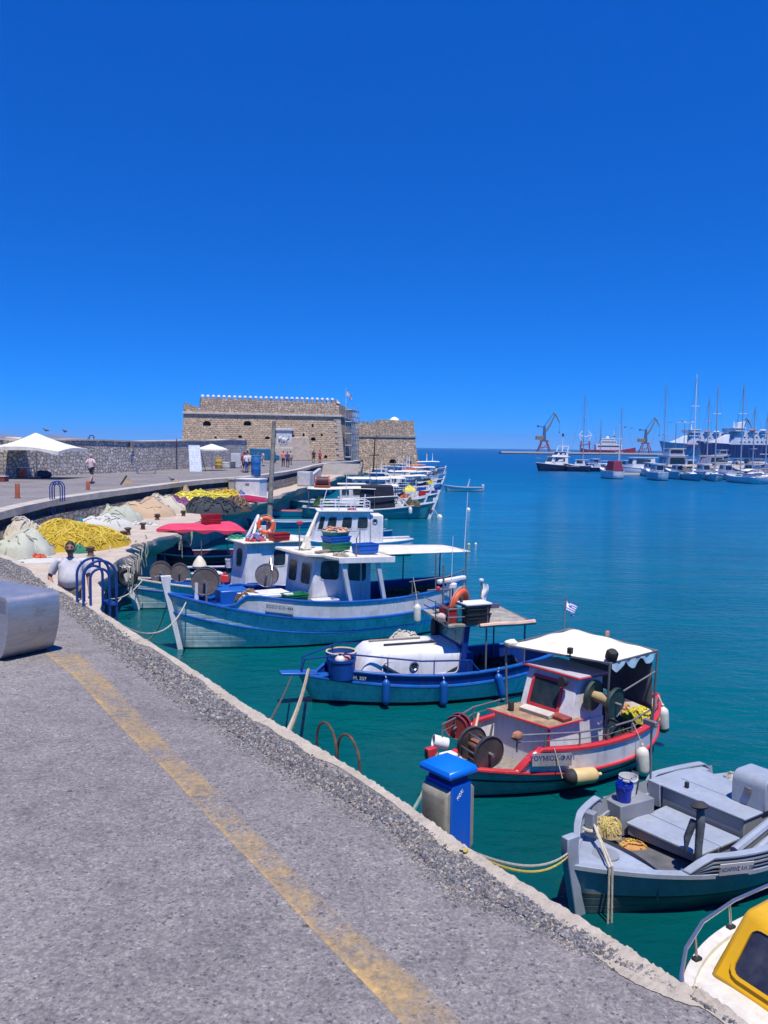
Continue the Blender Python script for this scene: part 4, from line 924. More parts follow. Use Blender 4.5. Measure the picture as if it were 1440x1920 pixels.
# van by the fort, seen over the crowd
p=P(492,868,ROAD); o=thing('van','blue delivery van parked below the fort wall behind the crowd','van',(p.x,p.y,ROAD),R(8))
VB=mat('van_blue',(.01,.13,.26),.4)
b=M(); b.box(-1.7,1.0,-.85,.85,.35,1.95); b.build('cargo_box',VB,o,.08); b=M(); b.loft([[(1.01,-.85,.35),(1.01,.85,.35),(1.01,.85,1.8),(1.01,-.85,1.8)],[(1.9,-.85,.35),(1.9,.85,.35),(1.9,.85,1.1),(1.9,-.85,1.1)],[(2.3,-.8,.4),(2.3,.8,.4),(2.3,.8,1.0),(2.3,-.8,1.0)]],True,True,True); b.build('cab',VB,o,.05)
for x in (-1.1,1.5):
    for y in (-.8,.8): b=M(); b.cyl((x,y-.1,.33),(x,y+.1,.33),.33,n=16); b.build('wheel',mat('tyre',(.02,.02,.02),.9),o)
b=M(); b.box(1.15,1.75,-.862,-.852,1.05,1.5); b.build('side_window',glass('dark_glass'),o)
# pigeons
def bird(lb,p,rz,col=(.05,.05,.06),sc=1):
    o=thing('pigeon',lb,'bird',p,rz,'pigeons'); o.scale=(sc,)*3
    b=M(); rings=[]
    for x,r,z in [(-.20,.012,.10),(-.12,.035,.12),(-.03,.062,.135),(.05,.066,.15),(.10,.045,.19),(.125,.032,.225),(.15,.030,.25),(.172,.018,.25),(.195,.004,.243)]:
        rings.append([V((x,r*math.cos(a)*.85,z+r*math.sin(a))) for a in [2*math.pi*k/10 for k in range(10)]])
    b.loft(rings,True,True,True)
    for s in (-.02,.02): b.cyl((.01,s,.1),(.015,s,0),.008,n=5)
    b.build('body',mat('pigeon_grey%d'%int(col[0]*100),col,.7),o,ang=60)
    for s in (-1,1): 
        b=M(); b.ell((-.05,s*.055,.145),(.12,.018,.045),10,6); b.build('wing',mat('pigeon_wing',(.09,.09,.10),.7),o)
q=PY(86,809,56); bird('dark pigeon perched on the wall above the parasol',(q.x,56.0,ROAD+3.06),R(200),sc=1.05)
q=PY(120,812,58.5); bird('dark pigeon perched on the wall right of the parasol',(q.x,58.6,ROAD+3.06),R(170),sc=1.05)
q=P(322,903,ROAD); bird('grey pigeon standing on the promenade near the kerb',(q.x,q.y,ROAD),R(185),(.10,.10,.12),1.1)
# ---------------------------------------------------------------- boat builder
WHT=mat('boat_white',(.70,.71,.74),.45,var=.06,dirt=(.42,.40,.37),da=.22,ds=4,bump=.04,bs=12)
WHT2=mat('cabin_white',(.72,.71,.73),.5,var=.08,dirt=(.38,.34,.32),da=.25,ds=3,bump=.05,bs=10)
ROOFW=mat('roof_cream',(.70,.67,.57),.7,var=.12,vs=2,dirt=(.40,.33,.25),da=.35,ds=2.5,bump=.08,bs=12)
PTEAL=mat('pale_teal_paint',(.62,.78,.76),.25,var=.12,vs=1.6,dirt=(.12,.22,.25),da=.25,ds=3)
ANTI=mat('antifouling',(.012,.022,.028),.5,var=.4)
BLU=mat('bright_blue_paint',(.004,.105,.44),.38,var=.15,dirt=(.02,.05,.16),da=.25,chip=(.10,.22,.42))
DBLU=mat('deep_blue_paint',(.003,.035,.24),.32,var=.2,dirt=(.01,.02,.09),da=.3)
RED=mat('red_paint',(.56,.03,.045),.45,var=.12,dirt=(.3,.05,.05),da=.2,chip=(.5,.38,.36))
WOODD=mat('grey_deck_wood',(.30,.27,.23),.8,var=.25,vs=5,dirt=(.13,.11,.09),da=.5,bump=.2,bs=14)
STEEL=mat('stainless',(.52,.53,.54),.28,.9,var=.08)
PIPE=mat('grey_pipe',(.24,.25,.26),.5,.5,var=.2,dirt=(.14,.08,.05),da=.3)
BLK=mat('black_rubber',(.018,.018,.02),.7,var=.3)
DARKG=glass('cabin_glass')
ROPE=mat('pale_rope',(.52,.47,.37),.9,var=.2,vs=30,bump=.4,bs=120); ROPEG=mat('green_rope',(.22,.33,.24),.9,var=.3,vs=20); ROPEY=mat('yellow_rope',(.58,.46,.08),.9,var=.2,vs=20)
class Boat:
    def __init__(s,name,label,c,ang,L,B,zs,tm=.46,pf=2.2,pa=2.6,sf=0.0,wl=.8,rb=.3,rs=.15,keel=.4,cat='fishing boat',group=None,n=30,vb=.6):
        s.L,s.hB,s.zs,s.tm,s.pf,s.pa,s.sf,s.wl,s.rb,s.rs,s.keel,s.n,s.vb=L,B,zs,tm,pf,pa,sf,wl,rb,rs,keel,n,vb
        s.ang=R(ang); s.c=V((c[0],c[1],W))
        s.root=thing(name,label,cat,s.c.to_tuple(),s.ang,group)
    def w(s,x,y,z): return s.c+V((x*math.cos(s.ang)-y*math.sin(s.ang),x*math.sin(s.ang)+y*math.cos(s.ang),z))
    def loc(s,p): q=V(p)-s.c; return V((q.x*math.cos(s.ang)+q.y*math.sin(s.ang),-q.x*math.sin(s.ang)+q.y*math.cos(s.ang),q.z))
    def hb(s,t):
        if t>s.tm: return s.hB*max(0,1-((t-s.tm)/(1-s.tm))**s.pf)
        return s.hB*max(0,1-(1-s.sf)*((s.tm-t)/s.tm)**s.pa)
    def pt(s,t,z,sd=1,o=0):
        zz=max(.05,s.zs(t)); b=s.hb(t); f=min(1.25,max(0,z/zz))
        e=abs(2*t-1); bw=b*s.wl*(1-.35*max(0,(t-.6)/.4)**1.5)
        y=bw+(b-bw)*(f**s.vb) if z>=0 else bw*math.sqrt(max(0,1-(z/s.keel)**2))
        x=-s.L/2+s.L*t+s.rb*(t**5)*f-s.rs*((1-t)**5)*f
        return V((x,sd*max(0,y+o),z))
    def ts(s,a=0,b=1): return [a+(b-a)*i/s.n for i in range(s.n+1)]
    def path(s,zf,o=0,a=0,b=1):
        T=s.ts(a,b); p=[s.pt(t,zf(t),1,o) for t in T]; q=[s.pt(t,zf(t),-1,o) for t in T]
        return p+(list(reversed(q))[1:] if b>=.999 else []),q
    def shell(s,mats,rows,name='hull'):
        """rows: z functions from keel to sheer; mats index per band"""
        b=M(); T=s.ts(); k=len(rows)
        for sd in (1,-1):
            R_=[[s.pt(t,r(t),sd) for r in rows] for t in T]
            for j in range(k-1):
                b.loft([[r[j],r[j+1]] for r in R_],closed=False,mi=rows[j+1].mi if hasattr(rows[j+1],'mi') else 0)
        if s.sf>0:
            for j in range(k-1):
                a0,a1=s.pt(0,rows[j](0),1),s.pt(0,rows[j+1](0),1); b.add([a0,a1,V((a1.x,-a1.y,a1.z)),V((a0.x,-a0.y,a0.z))],[(0,1,2,3)],rows[j+1].mi if hasattr(rows[j+1],'mi') else 0)
        o=b.build(name,mats,s.root,ang=50); 
        import bmesh
        bm=bmesh.new(); bm.from_mesh(o.data); bmesh.ops.remove_doubles(bm,verts=bm.verts,dist=.002); bmesh.ops.recalc_face_normals(bm,faces=bm.faces); bm.to_mesh(o.data); bm.free()
        return o
    def rail(s,name,m,zf,w=.1,h=.05,a=0,b=1,out=.025):
        """flat capping along the sheer, running round the bow"""
        T=s.ts(a,b); L_=[]
        def sec(t,sd):
            z=zf(t); return [s.pt(t,z,sd,out)+V((0,0,-h)),s.pt(t,z,sd,out),s.pt(t,z,sd,-w),s.pt(t,z,sd,-w)+V((0,0,-h))]
        p=[sec(t,1) for t in T]; q=[sec(t,-1) for t in T]
        bb=M()
        if b>=.999:
            # meet at the stem
            q2=list(reversed(q)); bb.loft(p+q2,True,True,True)
            return bb.build(name,m,s.root,.006)
        bb.loft(p,True,True,True); o=bb.build(name,m,s.root,.006)
        bb=M(); bb.loft(q,True,True,True); bb.build(name,m,s.root,.006); return o
    def strake(s,m,zf,r=.03,a=0,b=1,name='rubbing_strake',sq=1.0):
        p,q=s.path(zf,r*.4,a,b); bb=M(); bb.tube(p,r,6); o=bb.build(name,m,s.root)
        if b<.999: bb=M(); bb.tube(q,r,6); bb.build(name,m,s.root)
        return o
    def deck(s,m,zf,inset=.05,a=0,b=1,name='deck'):
        bb=M(); T=s.ts(a,b); rings=[]
        for t in T:
            p=s.pt(t,zf(t),1,-inset); rings.append([V((p.x,p.y*(1-2*k/6),p.z+.03*(1-(1-2*k/6)**2)*1.0)) for k in range(7)])
        bb.loft(rings,False); return bb.build(name,m,s.root)
    def inner(s,m,z0,z1,inset=.06,a=0,b=1,name='bulwark_lining'):
        bb=M(); T=s.ts(a,b)
        for sd in (1,-1): bb.loft([[s.pt(t,z0(t),sd,-inset),s.pt(t,z1(t),sd,-inset)] for t in T],False)
        if s.sf>0 and a<=0:
            p,q=s.pt(0,z0(0),1,-inset),s.pt(0,z1(0),1,-inset); dx=V((inset,0,0)); bb.add([p+dx,q+dx,V((q.x,-q.y,q.z))+dx,V((p.x,-p.y,p.z))+dx],[(0,1,2,3)])
        return bb.build(name,m,s.root)
    def bulwark(s,m,z0,z1,a,b,th=.045,name='bulwark',sides=(1,-1)):
        o=None
        T=s.ts(a,b)
        for sd in sides:
            bb=M(); bb.loft([[s.pt(t,z0(t),sd),s.pt(t,z1(t),sd),s.pt(t,z1(t),sd,-th),s.pt(t,z0(t),sd,-th)] for t in T],True,True,True); o=bb.build(name,m,s.root)
        if s.sf>0 and a<=0:
            p,q=s.pt(0,z0(0)),s.pt(0,z1(0)); bb=M(); bb.hexa([(p.x,-p.y,p.z),(p.x+th,-p.y,p.z),(p.x+th,p.y,p.z),(p.x,p.y,p.z),(q.x,-q.y,q.z),(q.x+th,-q.y,q.z),(q.x+th,q.y,q.z),(q.x,q.y,q.z)]); bb.build('transom_bulwark',m,s.root)
        return o
    def stem(s,m,top,w=.1,dep=.16,head=.0,name='stem_post',z0=-.3):
        bb=M(); rings=[]
        for k in range(9):
            z=z0+(top-z0)*k/8; x=s.pt(1,min(z,s.zs(1)*1.25)).x+ (0 if z<s.zs(1) else .0); f=max(0,(z-s.zs(1)*.95)/max(.01,top-s.zs(1)*.95)); d=dep*(1+head*f)
            rings.append([V((x+.06,-w/2,z)),V((x+.06,w/2,z)),V((x+.06-d,w/2,z)),V((x+.06-d,-w/2,z))])
        bb.loft(rings,True,True,True); return bb.build(name,m,s.root,.012)
def zc(v): return lambda t: v
def band(f,mi): 
    g=lambda t:f(t); g.mi=mi; return g
def pane(parent,q,u0,u1,v0,v1,frame,gl,th=.012,fr=.03,rad=.2,name='window'):
    """window on a wall quad q (four corners: bl, br, tr, tl); frame with its pane as a child"""
    q=[V(p) for p in q]
    def S(u,v): return (q[0]*(1-u)+q[1]*u)*(1-v)+(q[3]*(1-u)+q[2]*u)*v
    wv=((S(u1,v0)-S(u0,v0)).length); hv=((S(u0,v1)-S(u0,v0)).length)
    nrm=(q[1]-q[0]).cross(q[3]-q[0]).normalized()
    def ring(e,d):
        ue=e/wv*(u1-u0); ve=e/hv*(v1-v0); r=rad*min(wv,hv)+e; out=[]
        a0,a1,b0,b1=u0-ue,u1+ue,v0-ve,v1+ve; ru=r/wv*(u1-u0); rv=r/hv*(v1-v0)
        for cx,cy,s0 in [(a1-ru,b0+rv,-.5),(a1-ru,b1-rv,0),(a0+ru,b1-rv,.5),(a0+ru,b0+rv,1)]:
            for k in range(4):
                an=math.pi*(s0+.5*k/3); out.append(S(cx+ru*math.cos(an),cy+rv*math.sin(an))+nrm*d)
        return out
    b=M(); a,c=ring(fr,.0),ring(fr,th); i0,i1=ring(0,th),ring(0,.0)
    b.loft([a,c,i0,i1],True); w=b.build(name,frame,parent)
    b=M(); b.add(ring(.002,th*.35),[tuple(range(16))]); p=b.build('pane',gl,w,smooth=False)
    return w
def cabin(bt,name,m,pts,bev=.03):
    b=M(); b.hexa(pts); return b.build(name,m,bt.root,bev)
def tubep(parent,name,m,pts,r,n=8,closed=False):
    b=M(); b.tube(pts,r,n,closed); return b.build(name,m,parent)
def boxp(parent,name,m,c,d,rz=0,bev=.01,tp=0,rx=0,ry=0):
    b=M(); b.cb(c,d,0,rz,rx,ry,tp); return b.build(name,m,parent,bev)
# ------------------------------------------------ loose gear
def fender(lb,p,L,r,m,rope_top,ang=(0,0),capm=None,group=None):
    o=thing('fender',lb,'fender',p,0,group); o.rotation_euler=(ang[0],ang[1],0)
    b=M(); b.lathe([(.02,-L/2-r*.2),(r*.55,-L/2-r*.05),(r*.92,-L/2+r*.35),(r,-L/2+r),(r,L/2-r),(r*.92,L/2-r*.4),(r*.55,L/2-r*.02),(r*.24,L/2+r*.25),(r*.22,L/2+r*.7)],n=18); b.build('body',m,o)
    if capm: b=M(); b.lathe([(.02,-L/2-r*.23),(r*.57,-L/2-r*.07),(r*.95,-L/2+r*.33),(r*1.02,-L/2+r*.9)],n=18); b.build('end_cap',capm,o)
    if rope_top is not None:
        iv=(Mx.Translation(V(p))@rot(ang[0],ang[1],0)).inverted(); q=iv@V(rope_top)
        b=M(); b.tube([(0,0,L/2+r*.6),q*.5+V((.012,.01,(L/2)*.5)),q],.010,6); b.build('rope',ROPE,o)
    return o
def lifering(lb,p,rx,ry,rz,Rr=.3,r=.07,bands=True,txt=None):
    o=thing('life_ring',lb,'life ring',p); o.rotation_euler=(rx,ry,rz)
    b=M(); b.torus(Mx(),Rr,r,36,12); b.build('ring',mat('buoy_orange',(.72,.11,.035),.5,var=.12,dirt=(.45,.1,.05),da=.2),o)
    if bands:
        for k in range(4):
            a=math.pi/2*k+.6; b=M(); b.torus(Mx.Rotation(a-.14,4,'Z'),Rr,r*1.025,8,12,arc=(0,.28)); b.build('band',mat('reflective_band',(.66,.55,.5),.6),o)
    b=M(); b.tube([((Rr+r*1.15+.03*abs(math.sin(2*k*math.pi/24)))*math.cos(k*math.pi/12),(Rr+r*1.15+.03*abs(math.sin(2*k*math.pi/24)))*math.sin(k*math.pi/12),.0) for k in range(24)],.009,6,True); b.build('grab_line',ROPE,o)
    return o
def crate(lb,p,rz,d,m,group=None,slots=True,name='crate',lid=None):
    """open fish crate: base, four thin walls with a rim"""
    o=thing(name,lb,name.split('_')[-1],p,rz,group); x,y,z=d; t=.012
    b=M(); rings=[]
    pr=[(1,0),(1,0.0),(1.06,z),(1.12,z),(1.12,z-.03)]
    def rr(k,zz,q=0): return [V((sx*(x/2*k-q),sy*(y/2*k-q),zz)) for sx,sy in ((-1,-1),(1,-1),(1,1),(-1,1))]
    b.loft([rr(.94,.0),rr(1,z*.5),rr(1.03,z-.03),rr(1.09,z-.028),rr(1.09,z),rr(1.03,z,t),rr(.97,z*.4,t),rr(.93,.015,t)],True,True,True); b.build('shell',m,o)
    if slots:
        b=M()
        for sy in (-1,1): b.box(-x*.46,x*.46,sy*y*.505-.006,sy*y*.505+.006,z*.45,z*.55)
        b.build('rib',m,o)
    if lid: b=M(); b.box(-x*.56,x*.56,-y*.56,y*.56,z+.003,z+.04); b.build('lid',lid,o,.008)
    return o
def bucket(lb,p,r,h,m,rz=0,handle=None,label_m=None):
    o=thing('bucket',lb,'bucket',p,rz)
    b=M(); b.lathe([(r*.82,0),(r*.97,h-.05),(r*1.06,h-.05),(r*1.06,h-.03),(r*1.0,h-.028),(r*1.02,h),(r*.98,h),(r*.95,h*.6),(r*.8,.01)],n=22); b.build('shell',m,o)
    b=M(); b.torus(at(0,0,h-.035,R(68),0,0),r*1.05,.005,16,6,arc=(math.pi,2*math.pi)); b.build('handle',handle or m,o)
    if label_m:
        b=M(); rg2=[]
        for zz in (h*.22,h*.72): rg2.append([V(((r*(.83+.15*zz/h)+.003)*math.cos(a),(r*(.83+.15*zz/h)+.003)*math.sin(a),zz)) for a in [-2.0+.9*k/8 for k in range(9)]])
        b.loft(rg2,False); b.build('sticker',label_m,o)
    return o
def heap(name,lb,cat,p,d,m,rz=0,seed=0,strands=120,r=.02,base=None,group=None,flat=.55,parent=None):
    """a dumped net: lumpy mound with loops of net lying over it, one mesh"""
    b=M(); rg=random.Random(seed)
    ph=[rg.uniform(0,6.3) for _ in range(6)]
    def hgt(x,y):
        q=1-(x*x+y*y); 
        if q<=0: return 0
        return d[2]*min(1,q**flat*1.12)*(.78+.22*math.sin(x*4.1+ph[0])*math.cos(y*3.3+ph[1])+.10*math.sin(x*9+ph[2]+y*5)+.05*math.sin(x*17+y*13+ph[3]))
    def fn(s,t):
        a=2*math.pi*s; rad=t**.8; e=1+.10*math.sin(a*3+ph[3])+.06*math.sin(a*7+ph[4]); x,y=rad*math.cos(a),rad*math.sin(a)
        return V((x*d[0]*e,y*d[1]*e,hgt(x,y)-.01+rg.uniform(-1,1)*.02*d[2]))
    b.grid(fn,32,10)
    for i in range(strands):
        a=rg.uniform(0,6.3); q=rg.random()**.6*.92; x,y=q*math.cos(a),q*math.sin(a); h=rg.uniform(0,6.3); pts=[]
        for k in range(9):
            an=math.atan2(y,x); e=1+.10*math.sin(an*3+ph[3])+.06*math.sin(an*7+ph[4]); pts.append(V((x*d[0]*e,y*d[1]*e,hgt(x,y)+r*.5+rg.uniform(0,r)))); h+=rg.uniform(-.8,.8); st=.05; x+=math.cos(h)*st; y+=math.sin(h)*st
            if x*x+y*y>1: break
        if len(pts)>2: b.tube(pts,[r*.35]+[r]*(len(pts)-2)+[r*.35],5)
    o=b.build(name,m,parent,ang=60)
    if parent is None: o.location=p; o.rotation_euler=(0,0,rz); tag(o,lb,cat,group)
    else: o.location=p
    return o
def netmat(name,cols): return island('net_'+name,cols,.9,.3,25)
NYEL=netmat('yellow',[(.58,.42,.03),(.66,.50,.06),(.48,.33,.02),(.72,.57,.12),(.40,.27,.03)]); NYEL2=netmat('lemon',[(.66,.58,.06),(.74,.66,.12),(.55,.46,.04)])
NBRN=netmat('brown',[(.20,.12,.08),(.30,.20,.13),(.11,.07,.05),(.38,.30,.2),(.22,.05,.06)]); NGRN=netmat('olive',[(.05,.055,.03),(.08,.075,.04),(.03,.035,.025),(.11,.09,.05)]); NPUR=netmat('purple',[(.26,.09,.24),(.34,.15,.30),(.18,.06,.18)]); NBLK=netmat('black',[(.02,.025,.03),(.04,.05,.06),(.07,.08,.09)])
def drumreel(parent,p,ax,Rd,wd,m,hub,name='net_drum',core=None,open_=False):
    """net drum: two flanges on a core; flanges and core are sub-parts"""
    q=V(ax).to_track_quat('Z','Y').to_matrix().to_4x4(); A=Mx.Translation(V(p))@q
    b=M(); b.lathe([(Rd*.32,-wd/2),(Rd*.36,-wd*.2),(Rd*.36,wd*.2),(Rd*.32,wd/2)],A,18); o=b.build(name,hub,parent)
    for s in (-1,1):
        b=M(); z=s*wd/2
        b.lathe([(Rd*.12,z-.015),(Rd*.97,z-.015),(Rd,z-.03),(Rd*1.02,z),(Rd,z+.03),(Rd*.97,z+.015),(Rd*.12,z+.015)],A,28); b.build('flange',m,o)
    b=M(); b.lathe([(Rd*.1,-wd/2-.12),(Rd*.1,wd/2+.12)],A,10); b.build('axle',PIPE,o)
    return o
def rope(lb,pts,r=.012,m=None,sag=.0,cat='rope',group=None,n=14):
    """mooring line hanging between points"""
    P_=[V(p) for p in pts]; out=[]
    for i in range(len(P_)-1):
        a,c=P_[i],P_[i+1]
        for k in range(n): 
            t=k/n; q=a.lerp(c,t); q.z-=sag*4*t*(1-t); out.append(q)
    out.append(P_[-1]); b=M(); o0=out[0].copy(); b.tube([p-o0 for p in out],r,6); o=b.build('mooring_rope',m or ROPE); o.location=o0; return tag(o,lb,cat,group)
# ================================================================ blue and white trawler
A0=R(-154.4)
def shift(c,ang,dx,dy): a=R(ang); return (c[0]+dx*math.cos(a)-dy*math.sin(a),c[1]+dx*math.sin(a)+dy*math.cos(a))
zsB=lambda t: .72+.80*max(0,(t-.42)/.58)**2.1+.26*max(0,(.42-t)/.42)**2
bt=Boat('trawler','large blue and white fishing boat with cream roof, longest of the near row',shift((-1.18,23.15),-154.4,.22,-.35),-154.4,8.5,1.36,zsB,.44,2.5,3.0,0,.78,.34,.25)
hbw=lambda t: .46*min(1,max(0,(.845-t)/.05))
zb=lambda t: zsB(t)+hbw(t)
bt.shell([ANTI,PTEAL,WHT],[band(zc(-.35),0),band(zc(-.1),0),band(zc(.05),0),band(lambda t:zsB(t)*.3+.04,1),band(lambda t:zsB(t)*.65,1),band(zsB,1)])
bt.bulwark(WHT2,lambda t:zsB(t)-.02,zb,0,.85)
bt.rail('cap_rail',BLU,lambda t:zb(t)+.03,.10,.055)
bt.strake(BLU,zsB,.04); bt.strake(BLU,lambda t:zsB(t)*.46+.02 if t<.5 else zsB(t)*(.46+.2*((t-.5)/.5)**1.5)+.02,.026,name='lower_strake')
bt.deck(BLU,lambda t:zsB(t)-.06,.05); bt.inner(DBLU,lambda t:zsB(t)-.06,lambda t:zb(t)-.0,.05)
bt.stem(WHT,1.98,.10,.14,.9)
rt=bt.root
# wheelhouse: front, near side and far side walls with their windows
cb=[(-.95,-.78,.6),(1.12,-.78,.9),(.86,.78,.9),(-.95,.78,.6),(-.95,-.78,2.30),(.98,-.78,2.38),(.72,.78,2.38),(-.95,.78,2.30)]
wh=cabin(bt,'wheelhouse',WHT2,cb,.05)
fq=[cb[1],cb[2],cb[6],cb[5]]; sq=[cb[2],cb[3],cb[7],cb[6]]
for a,c in ((.10,.40),(.56,.88)): pane(wh,fq,a,c,.47,.86,WHT2,DARKG,.014,.02)
for a,c in ((.10,.42),(.58,.90)): pane(wh,sq,a,c,.60,.94,WHT2,DARKG,.014,.02)
tubep(wh,'door_post',WHT2,[(-.62,.80,.7),(-.62,.80,2.28)],.02)
b=M(); b.hexa([(-1.25,-1.0,2.32),(1.32,-1.0,2.42),(1.08,.9,2.42),(-1.35,1.42,2.30),(-1.25,-1.0,2.40),(1.30,-1.0,2.50),(1.06,.9,2.50),(-1.35,1.42,2.38)]); rf=b.build('roof',ROOFW,rt,.02)
# outward wing of the roof over the side deck, with its fascia
b=M(); b.hexa([(-1.36,.7,2.29),(.75,.7,2.40),(.28,1.40,2.33),(-1.36,1.40,2.27),(-1.36,.7,2.375),(.75,.7,2.495),(.28,1.40,2.42),(-1.36,1.40,2.372)]); b.build('roof_wing',ROOFW,rt,.015)
b=M(); b.hexa([(-1.37,1.405,2.22),(.30,1.405,2.27),(.30,1.44,2.27),(-1.37,1.44,2.22),(-1.37,1.405,2.39),(.30,1.405,2.43),(.30,1.44,2.43),(-1.37,1.44,2.39)]); b.build('roof_fascia',WHT,rt,.01)
for xt,xb in ((.16,-.12),(-.86,-1.14)):
    b=M(); b.hexa([(xb-.06,1.18,1.17),(xb+.06,1.18,1.17),(xb+.06,1.28,1.17),(xb-.06,1.28,1.17),(xt-.06,1.30,2.3),(xt+.06,1.30,2.3),(xt+.06,1.40,2.3),(xt-.06,1.40,2.3)]); b.build('roof_post',WHT,rt,.01)
# aft awning
b=M(); b.grid(lambda s,t:V((-1.30-2.95*s,(-1.25+2.35*t)*(1-.25*s)-.12*s,2.42+.04*math.sin(s*9)*math.sin(3.14*t)-.10*s)),14,8); aw=b.build('awning',ROOFW,rt); sm=aw.modifiers.new('S','SOLIDIFY'); sm.thickness=.03
for x,y in ((-4.1,.72),(-4.1,-.9),(-2.9,1.02),(-2.9,-1.1)): tubep(rt,'awning_pole',PIPE,[(x,y,1.0),(x,y*.97,2.34)],.022)
tubep(rt,'side_rail',PIPE,[(-1.9,1.28,1.62),(-3.2,1.15,1.68),(-3.95,.85,1.8)],.018)
for x,y,z in ((-2.0,1.27,1.2),(-3.2,1.15,1.26),(-3.9,.88,1.35)): tubep(rt,'stanchion',PIPE,[(x,y,z-.05),(x,y,z+.45)],.016)
# derrick on the roof
b=M(); b.hexa([(.55,-.15,2.5),(.85,-.15,2.5),(.85,.05,2.5),(.55,.05,2.5),(.62,-.1,2.9),(.72,-.1,2.9),(.72,.0,2.9),(.62,.0,2.9)]); b.build('derrick_foot',ROOFW,rt,.02)
tubep(rt,'derrick_boom',ROOFW,[(.85,.05,2.52),(.35,-.35,3.25),(.2,-.45,3.5)],[.07,.05,.035])
tubep(rt,'mast',PIPE,[(.95,.1,2.48),(.95,.1,3.25)],.02); boxp(rt,'mast_light',RED,(.95,.1,3.27),(.16,.08,.09),0,.02)
tubep(rt,'antenna',mat('white_whip',(.75,.75,.75),.4),[(-4.0,.75,2.3),(-4.1,.72,4.1)],[.012,.006],6)
for (x,y) in ((-.3,1.2),(-1.2,-.6),(-.2,-.9)): tubep(rt,'roof_stanchion',PIPE,[(x,y,2.4),(x,y,2.92)],.018)
tubep(rt,'roof_rail',PIPE,[(-.3,1.2,2.9),(-1.2,-.6,2.9),(-.2,-.9,2.9)],.012)
b=M(); b.box(-.5,.5,-.06,.06,0,.05); o=b.build('plank',WOODD,rt,.01); o.location=(.3,.6,2.5); o.rotation_euler=(0,0,.5)
# name plate on the bulwark
for nm,x0 in (('plate',2.28),):
    t=.755; p0=bt.pt(t,zsB(t)+.10); p1=bt.pt(t-.085,zsB(t-.085)+.10); dx=(p0-p1).normalized(); up=(bt.pt(t,zsB(t)+.35)-bt.pt(t,zsB(t)+.1)).normalized(); nr=dx.cross(up); nr=nr if nr.y>0 else -nr
    mid=bt.pt(t-.0425,zsB(t-.0425)+.225)+nr*.03; ux=-dx; B4=Mx((( *ux,0),(*up,0),(*nr,0),(0,0,0,1))).transposed(); B4.translation=mid
    b=M(); b.box(-.37,.37,-.12,.12,-.006,.006,0,B4); pl=b.build('name_plate',mat('plate_white',(.62,.62,.64),.5,dirt=(.35,.34,.33),da=.3),rt,.003)
    text('ΣΟΣΟ Σ.Ν. 484',.105,mat('plate_ink',(.06,.07,.10),.6),pl,B4@Mx.Translation((0,.02,.0072)),bold=.001,ext=.0004)
# foredeck gear that is built in
b=M(); b.box(-.62,.62,-.38,.38,0,.46); lk=b.build('deck_locker',WHT2,rt,.03); lk.location=(2.0,.22,.86); lk.rotation_euler=(0,0,.08)
b=M(); b.box(-.68,.68,-.43,.43,.461,.54); b.box(-.5,.5,-.3,.3,.54,.57); b.build('lid',WHT,lk,.02)
drumreel(rt,(3.55,-.05,1.78),(.35,1,0),.36,.30,mat('drum_steel',(.20,.18,.165),.6,.3,var=.3,dirt=(.16,.09,.06),da=.5),NBRN)
tubep(rt,'drum_stand',PIPE,[(3.5,-.35,1.15),(3.55,-.32,1.78)],.03); tubep(rt,'drum_stand',PIPE,[(3.6,.28,1.2),(3.58,.22,1.78)],.03)
drumreel(rt,(1.62,-.75,1.72),(.6,1,0),.33,.12,mat('hauler_grey',(.30,.28,.27),.45,.4,dirt=(.2,.12,.08),da=.4),PIPE,name='hauler')
tubep(rt,'hauler_frame',STEEL,[(1.6,-.55,1.0),(1.55,-.5,1.9),(1.5,-.75,2.2),(1.5,-1.0,1.9),(1.55,-1.0,1.0)],.022)
b=M(); b.box(-.4,.4,-.35,.35,0,.42); b.build('blue_bin',BLU,rt,.03).location=(2.75,-.35,1.05)
tubep(rt,'bitt',WHT,[(3.8,0,1.2),(3.8,0,1.75)],.06)
# loose gear aboard
Wl=lambda x,y,z: bt.w(x,y,z).to_tuple()
heap('net_pile','brown and maroon net bundle heaped on the blue bow','net pile',Wl(2.45,.30,.98),(.42,.36,.5),NBRN,.3,21,90,.03)
GRN=mat('crate_green',(.015,.20,.085),.5,var=.15); BLC=mat('crate_blue',(.01,.12,.50),.5,var=.15); REDC=mat('crate_red',(.50,.03,.03),.5,var=.2)
crate('upper green fish crate beside the white deck locker',Wl(1.30,.72,1.26),A0+.1,(.62,.42,.16),GRN); crate('lower green fish crate beside the white deck locker',Wl(1.30,.72,1.08),A0+.05,(.62,.42,.16),GRN)
o=crate('flat white tray lying on the side deck before the wheelhouse',Wl(.55,1.02,1.16),A0,(.66,.36,.10),WHT,name='tray',slots=False)
crate('lower green crate on the cream roof of the trawler',Wl(-.05,.35,2.50),A0+.25,(.66,.46,.22),GRN); crate('middle blue crate stacked on the cream roof of the trawler',Wl(-.05,.35,2.715),A0+.22,(.66,.46,.18),BLC); crate('teal crate topping the stack on the cream roof',Wl(-.03,.36,2.89),A0+.28,(.62,.42,.14),mat('crate_teal',(.01,.26,.22),.5),lid=None)
crate('single blue crate beside the stack on the cream roof',Wl(-.72,.85,2.44),A0+.1,(.62,.42,.27),BLC)
o=heap('float_line','faded orange float line coiled on top of the crate stack','float line',Wl(-.05,.36,3.03),(.36,.24,.10),netmat('orange',[(.50,.24,.15),(.6,.36,.26),(.42,.2,.14)]),0,5,50,.02)
heap('rope_coil','pale rope coil on the corner of the cream roof','rope',Wl(.15,1.12,2.44),(.22,.16,.09),netmat('rope',[(.45,.4,.32),(.35,.3,.24),(.52,.47,.38)]),0,6,40,.014)
